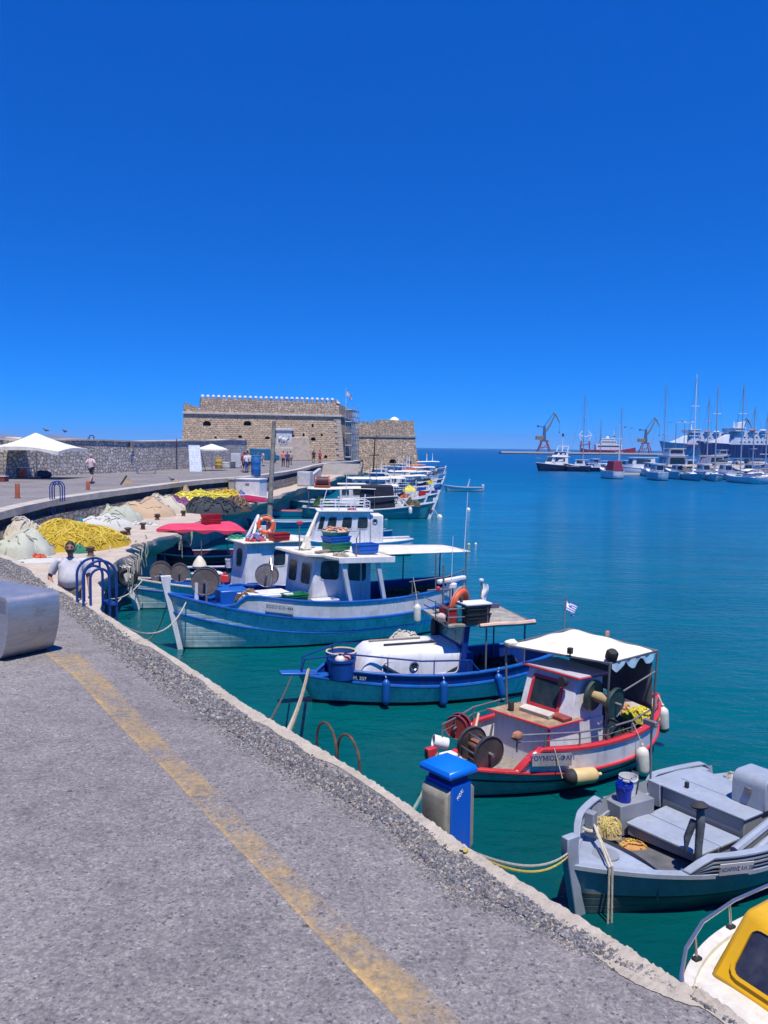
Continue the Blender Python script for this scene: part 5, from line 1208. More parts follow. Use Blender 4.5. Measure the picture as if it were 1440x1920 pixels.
heap('net_pile','dark nets heaped under the aft awning of the blue trawler','net pile',Wl(-2.9,0,.72),(1.3,.95,.5),NGRN,0,23,120,.03)
fender('long white fender hanging from the rail of the large blue trawler',Wl(-2.05,1.5,.74),.52,.105,mat('fender_white',(.68,.66,.58),.5,dirt=(.4,.36,.28),da=.3),bt.w(-2.0,1.32,1.75))
# ================================================================ blue cabin boat
zsC=lambda t: .42+.22*max(0,(t-.45)/.55)**2+.16*max(0,(.45-t)/.45)**1.6
bc=Boat('cabin_boat','small blue fishing boat with rounded white cabin and flat cluttered canopy',(1.05,17.95),-161.6,5.25,1.02,zsC,.42,2.3,2.4,.62,.82,.35,.06)
hC=lambda t:.23*min(1,max(0,(.93-t)/.06)); zbC=lambda t:zsC(t)+hC(t)
bc.shell([ANTI,PTEAL],[band(zc(-.3),0),band(zc(-.08),0),band(zc(.07),0),band(lambda t:zsC(t)*.55,1),band(zsC,1)])
bc.bulwark(DBLU,lambda t:zsC(t)-.02,zbC,0,.94)
bc.rail('cap_rail',BLU,lambda t:zbC(t)+.02,.09,.04); bc.strake(BLU,zsC,.035)
bc.deck(BLU,lambda t:zsC(t)-.02,.05,.38,1); bc.deck(DBLU,lambda t:.12,.14,0,.38,'cockpit_floor'); bc.inner(DBLU,lambda t:.12 if t<.4 else zsC(t)-.03,lambda t:zbC(t),.05,0,.97)
r2=bc.root
b=M(); b.hexa([(2.55,-.16,.60),(3.35,-.13,.66),(3.35,.13,.66),(2.55,.16,.60),(2.55,-.16,.66),(3.35,-.13,.71),(3.35,.13,.71),(2.55,.16,.66)]); b.build('bowsprit',BLU,r2,.015)
# moulded cabin trunk
def trunk(s,t):
    a=math.pi*s; 
    x=-.50+2.30*t; fx=min(1,max(0,(1.80-x)/.45)); ax=1; hh=.66*(1-(1-fx)**2.2); ww=.70-.14*max(0,(x-.4)/1.4)
    c=math.cos(a); sn=math.sin(a); e=.25
    return V((x,ww*math.copysign(abs(c)**e,c)*(1-.10*abs(sn)),.50+hh*abs(sn)**e))
b=M(); b.grid(trunk,24,18); b.add([trunk(k/24,0) for k in range(25)],[tuple(range(25))]); tr=b.build('cabin_trunk',WHT,r2,ang=50)
for s in (1,-1):
    q=[(1.42,s*.625,.56),(-.40,s*.712,.56),(-.40,s*.640,1.10),(1.42,s*.57,1.06)]
    if s<0: q=[q[1],q[0],q[3],q[2]]; rngs=((.03,.45),(.62,.93))
    else: rngs=((.07,.36),(.56,.98))
    for a,c in rngs: pane(tr,q,a,c,.10,.68,WHT,DARKG,.02,.02,.3)
    b=M(); b.torus(at(.62,s*.676,.80,R(90)),.085,.022,18,8); pr_=b.build('porthole',STEEL,tr); b=M(); b.cyl((.62,s*.62,.80),(.62,s*.682,.80),.083,n=18); b.build('pane',DARKG,pr_)
b=M(); b.cb((.55,.22,1.185),(1.2,.05,.04)); b.build('grab_rail',BLK,tr,.01); b=M(); b.cb((.75,-.22,1.185),(1.2,.05,.04)); b.build('grab_rail',WOODD,tr,.01)
# windscreen and wheel stand
for s in (-.72,.72): 
    b=M(); b.hexa([(-.50,s-.05,.55),(-.36,s-.05,.55),(-.36,s+.05,.55),(-.50,s+.05,.55),(-.62,s-.05,1.62),(-.50,s-.05,1.62),(-.50,s+.05,1.62),(-.62,s+.05,1.62)]); b.build('windscreen_post',DBLU,r2,.01)
b=M(); b.hexa([(-.46,-.70,1.12),(-.40,-.70,1.12),(-.40,.70,1.12),(-.46,.70,1.12),(-.47,-.70,1.19),(-.41,-.70,1.19),(-.41,.70,1.19),(-.47,.70,1.19)]); b.build('windscreen_sill',DBLU,r2,.008)
b=M(); b.hexa([(-.45,-.665,1.2),(-.44,-.665,1.2),(-.44,.665,1.2),(-.45,.665,1.2),(-.54,-.665,1.60),(-.53,-.665,1.60),(-.53,.665,1.60),(-.54,.665,1.60)]); b.build('windscreen',clear_glass('windscreen_glass',(.45,.72,.70),.5),r2)
b=M(); b.box(-.78,-.52,-.6,.6,.12,.98); b.build('console',DBLU,r2,.03)
# flat canopy and its poles
CAN=mat('canopy_board',(.36,.35,.31),.85,var=.25,vs=4,dirt=(.18,.16,.14),da=.6,bump=.3,bs=10)
b=M(); b.hexa([(-2.05,-.78,1.62),(-.15,-.85,1.62),(-.05,.88,1.62),(-1.95,.92,1.62),(-2.05,-.78,1.68),(-.15,-.85,1.68),(-.05,.88,1.68),(-1.95,.92,1.68)]); b.build('canopy',CAN,r2,.01)
tubep(r2,'canopy_edge_roll',mat('rolled_cloth',(.62,.42,.34),.8,var=.15),[(-.75,.95,1.64),(-1.2,.97,1.66),(-1.6,.96,1.645),(-2.05,.96,1.66)],[.045,.055,.05,.06])
tubep(r2,'canopy_frame',PIPE,[(-2.06,-.80,1.66),(-2.0,.94,1.66)],.025)
for x,y in ((-.95,.86),(-.95,-.8),(-1.9,.8),(-1.9,-.72)): tubep(r2,'canopy_pole',PIPE,[(x,y,.3),(x,y,1.62)],.020)
mz=1.68
tubep(r2,'mast',PIPE,[(-.12,.42,mz),(-.12,.42,2.9)],[.03,.022]); tubep(r2,'crosstree',PIPE,[(.25,.42,2.36),(-.3,.42,2.36)],.018); boxp(r2,'mast_light',RED,(.0,.42,2.38),(.08,.08,.1),0,.02)
tubep(r2,'whip_antenna',mat('white_whip',(.75,.75,.75),.4),[(-.3,.4,1.7),(-.34,.38,3.5)],[.01,.005],6)
tubep(r2,'radar_post',PIPE,[(-.62,-.3,mz),(-.62,-.3,2.26)],.05); 
b=M(); b.lathe([(.04,0),(.12,.02),(.12,.1),(.05,.13)],at(-.62,-.3,2.25),14); b.build('radar_base',WHT,r2); boxp(r2,'radar_scanner',WHT,(-.62,-.3,2.44),(.95,.12,.10),.5,.03)
b=M()
for z in (1.84,2.02): b.tube([(-.08,-.6,z),(-.06,.86,z),(-.95,.9,z),(-1.0,-.5,z)],.014,6)
b.build('canopy_rail',PIPE,r2)
for x,y in ((-.06,.86),(-.95,.9),(-.5,.88),(-.08,.1)): tubep(r2,'rail_post',PIPE,[(x,y,1.68),(x,y,2.06)],.013)
b=M(); b.box(-.6,.6,-.03,.03,0,.1); o=b.build('edge_board',mat('purple_board',(.10,.08,.16),.7,var=.3),r2,.008); o.location=(-1.35,-.55,1.685); o.rotation_euler=(0,0,.06)
# bow rail
for s in (1,-1):
    tubep(r2,'bow_rail',DBLU,[bc.pt(.99,zbC(.99),s)+V((0,0,.02)),bc.pt(.97,zbC(.97)+.35,s,-.02),bc.pt(.85,zbC(.85)+.34,s,-.05),bc.pt(.6,zbC(.6)+.30,s,-.05),bc.pt(.40,zbC(.4)+.27,s,-.05),bc.pt(.36,zbC(.36)+.02,s,-.05)],.018)
    for t in (.55,.72,.86): tubep(r2,'stanchion',DBLU,[bc.pt(t,zbC(t),s,-.05),bc.pt(t,zbC(t)+.32,s,-.05)],.014)
# registration on the bow bulwark
t=.845; p0=bc.pt(t,zsC(t)+.1); p1=bc.pt(t-.05,zsC(t-.05)+.1); dx=(p0-p1).normalized(); up=V((0,0,1)); nr=dx.cross(up); nr=nr if nr.y>0 else -nr; B4=Mx(((*(-dx),0),(*up,0),(*nr,0),(0,0,0,1))).transposed(); B4.translation=bc.pt(t-.025,zsC(t-.025)+.105)+nr*.02
text('Λ.Η. 337',.10,mat('worn_letters',(.42,.50,.55),.7),r2,B4,bold=.002)
Wc=lambda x,y,z: bc.w(x,y,z).to_tuple(); A1=bc.ang
# bow tubs
TUB=mat('tub_blue',(.005,.06,.30),.45,var=.15)
def tub(lb,p,r,h,fill,rim=None):
    o=thing('tub',lb,'tub',p); b=M(); b.lathe([(r*.92,0),(r,h*.5),(r*1.02,h-.05),(r*1.08,h-.05),(r*1.08,h),(r*.99,h),(r*.97,h*.75)],n=24); b.build('shell',TUB,o)
    b=M(); b.lathe([(r*.97,h*.75),(r*.5,h*.80),(0,h*.82)],n=24); b.build('contents',fill,o)
    if rim: b=M(); b.torus(at(0,0,h+.01),r*1.03,.02,24,8); b.build('rim_rope',rim,o)
    return o
tub('dark blue tub nearest the bow of the cabin boat holding two floats',Wc(2.12,.42,.60),.27,.42,NBLK)
tub('dark blue tub with a pale rope round its rim before the white cabin',Wc(1.98,-.18,.60),.31,.40,netmat('sand',[(.45,.36,.25),(.55,.46,.34),(.35,.27,.2)]),ROPE)
for lb,x,y,c in (('white float in the bow tub of the blue cabin boat',2.18,.46,(.62,.58,.55)),('pink float in the bow tub of the blue cabin boat',2.03,.36,(.62,.24,.20))):
    o=thing('float',lb,'float',Wc(x,y,.99)); b=M(); b.ell((0,0,0),(.11,.11,.10),14,10); b.build('ball',mat('float_'+lb[:4],c,.5,var=.1),o); b=M(); b.lathe([(.03,.08),(.03,.13)],n=8); b.build('eye',BLK,o)
heap('rope_coil','bright yellow green rope coil at the front of the white cabin','rope',Wc(1.35,-.74,.62),(.2,.2,.35),netmat('lime',[(.35,.50,.08),(.2,.42,.3),(.45,.55,.2)]),0,9,50,.018)
heap('folded_tarpaulin','folded pale tarpaulin lying along the far side of the white cabin','tarpaulin',Wc(.3,-.82,1.0),(.42,.13,.2),netmat('tarp',[(.55,.53,.48),(.48,.45,.4)]),A1,10,10,.02)
BF=mat('fender_blue',(.006,.09,.36),.4,dirt=(.02,.05,.12),da=.2)
for i,(t,dz,an) in enumerate(((.735,-.02,0),(.52,-.02,0),(.275,.0,.22))):
    p=bc.pt(t,zsC(t)-.02,1,.11); q=bc.w(*bc.pt(t,zbC(t)+.04,1,-.02))
    fender(['blue fender nearest the bow of the blue cabin boat','blue fender hanging amidships on the blue cabin boat','tilted blue fender nearest the stern of the blue cabin boat'][i],(bc.w(*p)+V((0,0,dz-.08))).to_tuple(),.50,.085,BF,q,(0,an*-1.0),None,'blue fenders of the cabin boat')
# on the canopy
crate('dark red bottle crate at the front corner of the cluttered canopy',Wc(-.28,.55,1.69),A1+.2,(.44,.34,.30),mat('crate_maroon',(.34,.025,.03),.5,var=.2))
crate('lower black fish crate on the cluttered canopy',Wc(-.72,.72,1.69),A1+.1,(.56,.40,.20),mat('crate_black',(.02,.022,.025),.5,var=.3)); crate('upper black fish crate on the cluttered canopy',Wc(-.72,.72,1.895),A1+.08,(.56,.40,.18),mat('crate_black',(.02,.022,.025),.5,var=.3),lid=mat('foam_lid',(.62,.64,.68),.7))
o=boxp(None,'foam_box',mat('cardboard',(.58,.42,.30),.85,var=.12),(0,0,0),(.36,.13,.34),0,.008); o.location=Wc(-.92,.45,1.86); o.rotation_euler=(.1,0,A1+.3); tag(o,'tan foam slab standing on edge behind the black crates','foam box')
o=thing('jerrycan','teal blue jerrycan beside the black crates on the canopy','jerrycan',Wc(-.44,.66,1.69),A1); b=M(); b.box(-.13,.13,-.09,.09,0,.36); b.build('can',mat('can_teal',(.01,.17,.27),.45),o,.03); b=M(); b.lathe([(.03,.36),(.03,.42),(.036,.42),(.036,.45)],n=12); b.build('spout',BLK,o)
lifering('orange life ring leaning upright on the cluttered canopy',Wc(-.55,.28,2.0),R(78),R(0),A1+R(38),.29,.075,False)
o=thing('paint_roll','pale tube roll lying at the front edge of the cluttered canopy','roll',Wc(-.06,.62,1.74),A1); b=M(); b.lathe([(.075,-.1),(.09,-.1),(.09,.1),(.075,.1),(.07,.0)],at(0,0,.05,R(90),0,.5),18,cap=False); b.build('tube',mat('pink_tube',(.60,.44,.38),.6),o); b=M(); b.lathe([(.0,0),(.074,0)],at(0,0,.05,R(90),0,.5),18,cap=False); b.build('core',BLK,o)
fp=thing('flag','tattered white pennant on a short staff on the flat canopy','flag',Wc(-1.55,-.72,1.68)); tubep(fp,'staff',PIPE,[(0,0,0),(0,0,.62)],.014); b=M(); b.lathe([(.02,.62),(.06,.63),(.06,.67),(0,.69)],n=10); b.build('finial',WHT,fp)
b=M(); b.grid(lambda s,t:V((.02+.13*s+.03*math.sin(t*6),.03*math.sin(s*5+t*4),.56-.34*t-.12*s*t)),6,8); b.build('cloth',mat('flag_white',(.78,.78,.78),.8),fp)
heap('net_pile','black net piled in the stern cockpit of the blue cabin boat','net pile',Wc(-1.55,0,.16),(.85,.72,.55),NBLK,0,31,110,.022)
o=thing('jacket','orange and black work jacket hanging by the windscreen','jacket',Wc(-.35,-.62,1.3)); b=M(); b.ell((0,0,0),(.09,.15,.28),12,10,amp=.2,seed=3); b.build('coat',mat('coat_black',(.02,.02,.03),.8),o); b=M(); b.ell((.03,.06,-.06),(.08,.10,.13),10,8,amp=.2,seed=5); b.build('orange_panel',mat('hi_vis',(.75,.16,.05),.7),o)
# ================================================================ red and white boat
zsR=lambda t: .34+.24*max(0,(t-.45)/.55)**2+.12*max(0,(.45-t)/.45)**2
hR=lambda t: .38*min(1,max(0,(.80-t)/.055)); zbR=lambda t:zsR(t)+hR(t)
br=Boat('red_trimmed_boat','white fishing boat with red trim and a cream canvas canopy near the quay',shift((2.8,12.8),-146.3,-.68,-.66),-146.3,4.75,1.02,zsR,.45,2.3,2.5,0,.8,.28,.2)
LOWG=mat('grey_green_paint',(.30,.40,.40),.35,var=.15,dirt=(.12,.17,.17),da=.4)
br.shell([ANTI,LOWG,WHT2],[band(zc(-.3),0),band(zc(-.08),0),band(zc(.03),0),band(lambda t:zsR(t)*.5,1),band(zsR,1)])
br.bulwark(WHT2,lambda t:zsR(t)-.015,zbR,0,.805)
br.rail('cap_rail',RED,lambda t:zbR(t)+.025,.11,.05); br.strake(RED,lambda t:zsR(t),.026); br.strake(BLK,lambda t:zsR(t)*.62,.012,name='lower_strake')
br.deck(WOODD,lambda t:zsR(t)-.12,.05); br.inner(WHT2,lambda t:zsR(t)-.12,zbR,.05); br.stem(RED,.86,.11,.16,.1)
r3=br.root
T0=[(.18,-.50,.25),(1.02,-.50,.27),(.84,.66,.27),(.18,.66,.25),(.18,-.46,1.06),(1.02,-.46,1.02),(.84,.62,1.02),(.18,.62,1.06)]
tk=cabin(br,'trunk_cabin',WHT2,T0,.012)
b=M(); b.hexa([(.16,-.52,1.025),(1.09,-.54,1.025),(.90,.69,1.025),(.16,.69,1.025),(.16,-.52,1.06),(1.09,-.54,1.05),(.90,.69,1.05),(.16,.69,1.06)]); hc=b.build('hatch_cover',mat('weathered_ply',(.40,.29,.18),.85,var=.3,vs=3,dirt=(.20,.12,.07),da=.6,bump=.2),r3,.008)
b=M(); b.tube([(1.10,-.55,1.04),(.91,.70,1.04),(.16,.70,1.045)],.016,6); b.build('hatch_trim',RED,hc)
tubep(tk,'corner_trim',RED,[(.865,.672,.27),(.862,.645,1.02)],.018)
b=M(); b.lathe([(.05,0),(.05,.13),(.042,.14)],at(.85,-.25,1.06),14); b.build('vent_pipe',BLK,r3)
o=boxp(r3,'torn_board',mat('peeling_board',(.55,.50,.44),.8,var=.2,chip=(.12,.08,.06)),(.62,.12,1.10),(.16,.62,.07),.12,.01,ry=.2)
b=M(); b.box(-.10,.10,-.17,.17,0,.055); o=b.build('red_chock',mat('dull_red',(.28,.05,.04),.7,var=.3),r3,.01); o.location=(.47,.50,1.06)
H0=[(-.42,-.50,.9),(.46,-.46,1.03),(.34,.60,1.03),(-.42,.60,.9),(-.42,-.46,1.66),(.27,-.44,1.68),(.16,.57,1.68),(-.42,.57,1.66)]
hs_=cabin(br,'wheelhouse',WHT2,H0,.012)
b=M(); b.box(-.42,.2,-.5,.62,.1,1.0); b.build('engine_casing',WHT2,r3,.01)
q=[H0[1],H0[2],H0[6],H0[5]]; pane(hs_,q,.18,.72,.16,.80,RED,DARKG,.025,.05,.02)
b=M(); b.hexa([(-.48,-.52,1.685),(.34,-.52,1.70),(.23,.66,1.70),(-.48,.66,1.685),(-.48,-.52,1.73),(.34,-.52,1.745),(.23,.66,1.745),(-.48,.66,1.73)]); rr_=b.build('wheelhouse_roof',mat('roof_greyviolet',(.42,.41,.46),.6,var=.1),r3,.01)
b=M(); b.tube([(.345,-.53,1.715),(.235,.67,1.715),(-.48,.67,1.70)],.015,6); b.build('roof_trim',RED,rr_)
b=M(); b.lathe([(.03,-.03),(.075,0),(.085,.07),(.08,.09)],at(.30,.42,1.62,0,R(80),0),16); l_=b.build('spotlight',BLK,r3); b=M(); b.lathe([(0,.085),(.076,.086)],at(.30,.42,1.62,0,R(80),0),16); b.build('lens',STEEL,l_)
# net hauler on the near side of the wheelhouse
drumreel(r3,(-.14,.86,1.38),(-.18,1,-.1),.25,.40,mat('drum_green',(.035,.06,.055),.5,var=.3),mat('drum_tan',(.42,.33,.17),.8,dirt=(.25,.17,.1)),name='net_hauler')
drumreel(r3,(-.55,.55,.62),(.4,1,0),.30,.10,mat('drum_green',(.035,.06,.055),.5),PIPE,name='net_hauler')
# bow gear
drumreel(r3,(1.82,.12,.72),(.06,1,-.05),.27,.44,mat('drum_black',(.06,.06,.065),.45,.2,var=.4,dirt=(.15,.1,.08),da=.4),mat('rusty_core',(.20,.09,.06),.8))
for k in range(5): 
    a=k*1.257; tubep(r3,'drum_bar',STEEL,[(1.82+.2*math.cos(a),-.10,.72+.2*math.sin(a)),(1.84+.2*math.cos(a),.34,.70+.2*math.sin(a))],.012,6)
drumreel(r3,(1.72,-.56,.86),(1,.55,0),.19,.15,mat('disc_red',(.28,.035,.04),.5,var=.3,dirt=(.12,.03,.03),da=.4),RED,name='small_reel')
tubep(r3,'reel_arm',mat('tan_stick',(.50,.40,.26),.8),[(1.75,-.2,.55),(1.15,-.72,.92)],.022)
tubep(r3,'lever',PIPE,[(1.5,-.1,.45),(1.42,-.05,.98)],.018)
b=M(); b.lathe([(.09,-.12),(.10,.12),(.085,.12),(.08,-.1)],at(2.30,-.28,.78,0,R(75),R(-25)),18,cap=False); b.build('hawse_pipe',WHT,r3)
boxp(r3,'fairlead',WHT,(2.36,0,.66),(.26,.2,.10),0,.03)
# rails
for s in (1,-1):
    x0=.78 if s>0 else .86
    pts=[br.pt(t,zbR(min(t,.74))+.24,s,-.04) for t in (([.80,.72] if s>0 else [.93,.85,.74])+[.6,.48,.36,.22,.12])]
    if s<0: 
        for i,t in enumerate((.93,.85)): pts[i].z=zsR(t)+.55
    tubep(r3,'side_rail',PIPE,pts,.016)
    tubep(r3,'lower_rail',PIPE,[p+V((0,0,-.11)) for p in pts],.008,6)
    for p in pts[::1]: tubep(r3,'stanchion',PIPE,[p,V((p.x,p.y,p.z-.26))],.014)
b=M(); b.ell((0,0,0),(.11,.06,.07),10,8,amp=.3,seed=4); o=b.build('rag_lashing',mat('orange_rag',(.42,.19,.11),.9,var=.3),r3); p=br.pt(.80,zbR(.72)+.24,1,-.04); o.location=p
# canopy: poles, canvas, aft curtain
CV=mat('canopy_canvas',(.74,.70,.58),.8,var=.1,vs=1.5,dirt=(.45,.34,.20),da=.3,ds=2.2,bump=.2,bs=5)
c4=[V((.50,-.80,2.0)),V((-.10,.99,2.0)),V((-1.32,.95,2.04)),V((-1.24,-.96,2.06))]
def cvs(s,t):
    p=(c4[0]*(1-s)+c4[3]*s)*(1-t)+(c4[1]*(1-s)+c4[2]*s)*t
    p.z+=.10*math.sin(math.pi*s)*math.sin(math.pi*t)+.012*math.sin(s*13+t*4)+.010*math.sin(t*17)-.02*(abs(math.sin(s*9))*(1 if t in(0,1) else 0))
    return p
b=M(); b.grid(cvs,18,18); cv=b.build('canopy',CV,r3); sm=cv.modifiers.new('S','SOLIDIFY'); sm.thickness=.012
b=M(); b.tube([c4[0],c4[1],c4[2],c4[3]],.018,8,True); b.build('canopy_frame',PIPE,r3)
for i,(p,zb_) in enumerate(zip(c4,(.75,.6,.6,.6))): tubep(r3,'canopy_pole',PIPE,[p,V((p.x-.02,p.y*.93,zb_))],.019)
tubep(r3,'brace',PIPE,[c4[1]+V((0,-.03,-.62)),c4[2]+V((0,-.03,-.36))],.015)
b=M(); b.grid(lambda s,t:V((-1.27-.03*s,-.94+1.82*s+.0,2.03-(.80+.22*s)*t+.0))+V((.02*math.sin(s*8+t*3),0,0)),16,10); ct=b.build('curtain',mat('grey_tarpaulin',(.10,.10,.11),.75,var=.25,vs=2,dirt=(.15,.12,.1),da=.3,bump=.2,bs=6),r3); sm=ct.modifiers.new('S','SOLIDIFY'); sm.thickness=.008
b=M(); b.grid(lambda s,t:V((-.14-1.16*s,1.0-.05*s+.015*math.sin(s*30),2.0+.03*s-.16*t*abs(math.sin(s*9+.5))-.01)),24,4); pl_=b.build('torn_plastic',mat('torn_blue_plastic',(.22,.52,.66),.6,var=.35,vs=6,dirt=(.6,.64,.66),da=.6,ds=3),r3)
boxp(r3,'canopy_lamp',BLK,(.13,.35,2.10),(.08,.08,.10),.3,.01); tubep(r3,'lamp_stem',BLK,[(.13,.35,2.0),(.13,.35,2.06)],.012)
b=M(); b.lathe([(.05,0),(.10,.03),(.10,.14),(.07,.18)],at(-.22,.90,2.03,R(-25),R(15)),14); b.build('deck_lamp',BLK,r3)
boxp(r3,'canopy_light',mat('lamp_amber',(.5,.25,.2),.4),(-1.28,-.1,2.13),(.06,.06,.10),0,.01)
b=M(); b.ell((0,0,0),(.13,.10,.07),10,8,amp=.3,seed=8); o=b.build('canvas_knot',CV,r3); o.location=(.44,-.72,2.04)
# flag at the far corner
ff=thing('flag','furled striped flag on a short pole at the cream canopy corner','flag',br.w(-1.1,-.98,2.06).to_tuple()); tubep(ff,'pole',PIPE,[(0,0,0),(.03,0,.62)],.014); o=flagmesh(.42,.26,.85).build('cloth',FL,ff); o.location=(.02,0,.58); o.rotation_euler=(0,0,.4)
# name on the bow
t=.755; p0=br.pt(t,zsR(t)+.1); p1=br.pt(t-.09,zsR(t-.09)+.1); dx=(p0-p1).normalized(); up=V((0,0,1)); nr=dx.cross(up); nr=nr if nr.y>0 else -nr
B4=Mx(((*(-dx),0),(*up,0),(*nr,0),(0,0,0,1))).transposed(); B4.translation=br.pt(t-.05,zsR(t-.05)+.24)+nr*.035
b=M(); b.box(-.34,.34,-.10,.10,-.004,.004,0,B4); pl=b.build('name_board',mat('name_board_grey',(.34,.35,.36),.6,var=.2,dirt=(.2,.17,.13),da=.5),r3); text('ΥΟΥΜΙΟΣ-ΦΑΝ',.105,mat('navy_letters',(.02,.025,.16),.6),pl,B4@Mx.Translation((0,.02,.0052)),bold=.002,ext=.0004)
Wr=lambda x,y,z: br.w(x,y,z).to_tuple(); A2_=br.ang
heap('net_pile','dark olive nets filling the stern of the red trimmed boat','net pile',Wr(-1.15,.12,.28),(.72,.70,.50),NGRN,A2_,41,130,.02)
heap('net_pile','orange brown nets heaped beneath the grey curtain','net pile',Wr(-1.62,-.1,.5),(.3,.36,.32),netmat('tan',[(.50,.26,.13),(.6,.34,.2),(.42,.22,.1)]),A2_,42,60,.02)
heap('net_pile','lemon yellow net spilling over the red stern rail','net pile',Wr(-1.72,.36,.62),(.34,.22,.26),NYEL2,A2_-.5,43,110,.018)
heap('net_pile','small yellow net bundle beside the orange nets','net pile',Wr(-1.25,-.35,.78),(.16,.2,.2),NYEL,A2_,44,40,.018)
FWH=mat('fender_white',(.68,.66,.58),.5)
p=br.pt(.62,zsR(.62)-.02,1,.16); fender('yellowed fender lying level along the bow of the red trimmed boat',Wr(p.x,p.y,p.z),.56,.125,mat('fender_yellowed',(.66,.50,.20),.5,var=.15,dirt=(.45,.38,.3),da=.4),None,(0,0),BLK); o=bpy.data.objects.get('fender'); 
fd=[x for x in bpy.data.objects if x.get('label','').startswith('yellowed fender')][0]; tg=(br.pt(.55,zsR(.55))-br.pt(.69,zsR(.69))); tw=V((tg.x*math.cos(br.ang)-tg.y*math.sin(br.ang),tg.x*math.sin(br.ang)+tg.y*math.cos(br.ang),tg.z)); fd.rotation_euler=tw.to_track_quat('Z','Y').to_euler()
b=M(); iv=(Mx.Translation(fd.location)@fd.rotation_euler.to_matrix().to_4x4()).inverted(); b.tube([(0,0,-.36),iv@br.w(*br.pt(.70,zbR(.70)+.03,1,.03))],.010,6); b.build('rope',ROPE,fd)
p=br.pt(.33,zsR(.33)-.04,1,.15); fender('upright white fender hanging amidships on the red trimmed boat',Wr(p.x,p.y,p.z-.02),.46,.105,FWH,br.w(*br.pt(.36,zbR(.36)+.2,1,-.02)),(.05,-.08))
p=br.pt(.045,zsR(.05)-.02,1,.13); fender('white fender hanging at the stern of the red trimmed boat',Wr(p.x,p.y,p.z+.10),.46,.10,FWH,br.w(*br.pt(.05,zbR(.05)+.12,1,-.05)),(.12,-.1),mat('weed_green',(.16,.17,.06),.9))
# ================================================================ grey boat
GRY=mat('grey_blue_paint',(.30,.35,.43),.5,var=.1,dirt=(.2,.19,.18),da=.25,bump=.06,bs=9); GRYD=mat('dark_grey_hull',(.10,.145,.165),.35,var=.2,dirt=(.05,.07,.075),da=.4); GRYF=mat('dark_grey_floor',(.085,.09,.10),.75,var=.3,dirt=(.14,.13,.12),da=.4); GRYM=mat('mid_grey_paint',(.22,.25,.29),.5,var=.12,dirt=(.25,.2,.16),da=.25)
zsG=lambda t: .46+.16*max(0,(t-.5)/.5)**2+.13*max(0,(.5-t)/.5)**2
bgy=Boat('grey_open_boat','grey wooden open boat with a name board and slatted bulwarks at the right edge',shift((4.3,10.45),-146,-.22,-.12),-146,5.1,1.10,zsG,.5,2.3,2.3,0,.80,.14,.14)
GRYL=mat('grey_hull_upper',(.27,.36,.39),.35,var=.15,dirt=(.12,.16,.16),da=.3)
bgy.shell([GRYD,GRYL,mat('waterline_weed',(.10,.085,.045),.8)],[band(zc(-.35),0),band(zc(-.1),0),band(lambda t:.13+.12*t*t,0),band(lambda t:.155+.12*t*t,2),band(lambda t:zsG(t)-.1,1),band(zsG,1)])
r4=bgy.root
bgy.rail('gunwale',GRY,lambda t:zsG(t)+.03,.10,.06,out=.035)
for (a,c,sd) in ((.30,.80,1),(.70,.885,-1),(.26,.50,-1)):
    h=lambda t,a=a,c=c:.20*min(1,max(.02,(c-t)/.04),max(.02,(t-a+.01)/.03))
    bgy.bulwark(GRY,lambda t:zsG(t)+.02,lambda t:zsG(t)+.02+h(t),a,c,.04,sides=(sd,))
    T=[a+(c-a)*i/20 for i in range(21)]
    for k in range(3):
        b=M(); b.tube([bgy.pt(t,zsG(t)+.02+h(t)*(.28+.24*k),sd,.012) for t in T],.016,5); b.build('slat',GRYM,r4)
    b=M(); b.loft([[bgy.pt(t,zsG(t)+h(t)+.02,sd,.035),bgy.pt(t,zsG(t)+h(t)+.05,sd,.035),bgy.pt(t,zsG(t)+h(t)+.05,sd,-.07),bgy.pt(t,zsG(t)+h(t)+.02,sd,-.07)] for t in T],True,True,True); b.build('cap_rail',GRY,r4,.006)
bgy.deck(GRYF,zc(.20),.06,.1,.9,'floor'); bgy.deck(GRY,lambda t:zsG(t)+.005,.06,.845,1,'foredeck'); bgy.deck(GRY,lambda t:zsG(t)+.005,.06,0,.27,'afterdeck'); bgy.inner(GRYM,zc(.2),lambda t:min(zsG(t)+.2,zsG(t)+.02+.2*max(0,min(1,(.8-t)/.04))),.055,.26,.86)
b=M(); q=[bgy.pt(.845,zsG(.845)+.02,s,-.06) for s in (1,-1)]; b.loft([[V((q[0].x-.10*math.sin(math.pi*k/8),q[0].y+(q[1].y-q[0].y)*k/8,z)) for k in range(9)] for z in (.2,zsG(.845)+.03)],False); b.build('deck_bulkhead',GRYM,r4)
bgy.stem(GRY,.98,.11,.17,.1); 
b=M(); b.lathe([(.16,0),(.16,.012)],at(2.10,.02,zsG(.9)+.035),26); b.build('deck_plate',GRYM,r4); b=M(); b.lathe([(.26,0),(.26,.012)],at(-1.85,.25,zsG(.1)+.045),26); b.build('deck_plate',mat('plate_stained',(.36,.37,.43),.6,dirt=(.25,.2,.2),da=.5),r4)
boxp(r4,'bitt',GRYM,(1.92,-.38,.78),(.12,.12,.30),.3,.01); b=M(); b.torus(at(1.92,-.38,.72),.085,.02,16,6); b.build('rope_turns',ROPE,r4)
b=M(); b.hexa([(.06,-.66,.28),(.92,-.62,.28),(.80,.42,.28),(.06,.42,.28),(.06,-.66,.41),(.92,-.62,.40),(.80,.42,.40),(.06,.42,.41)]); hb_=b.build('hatch_base',GRYM,r4,.008)
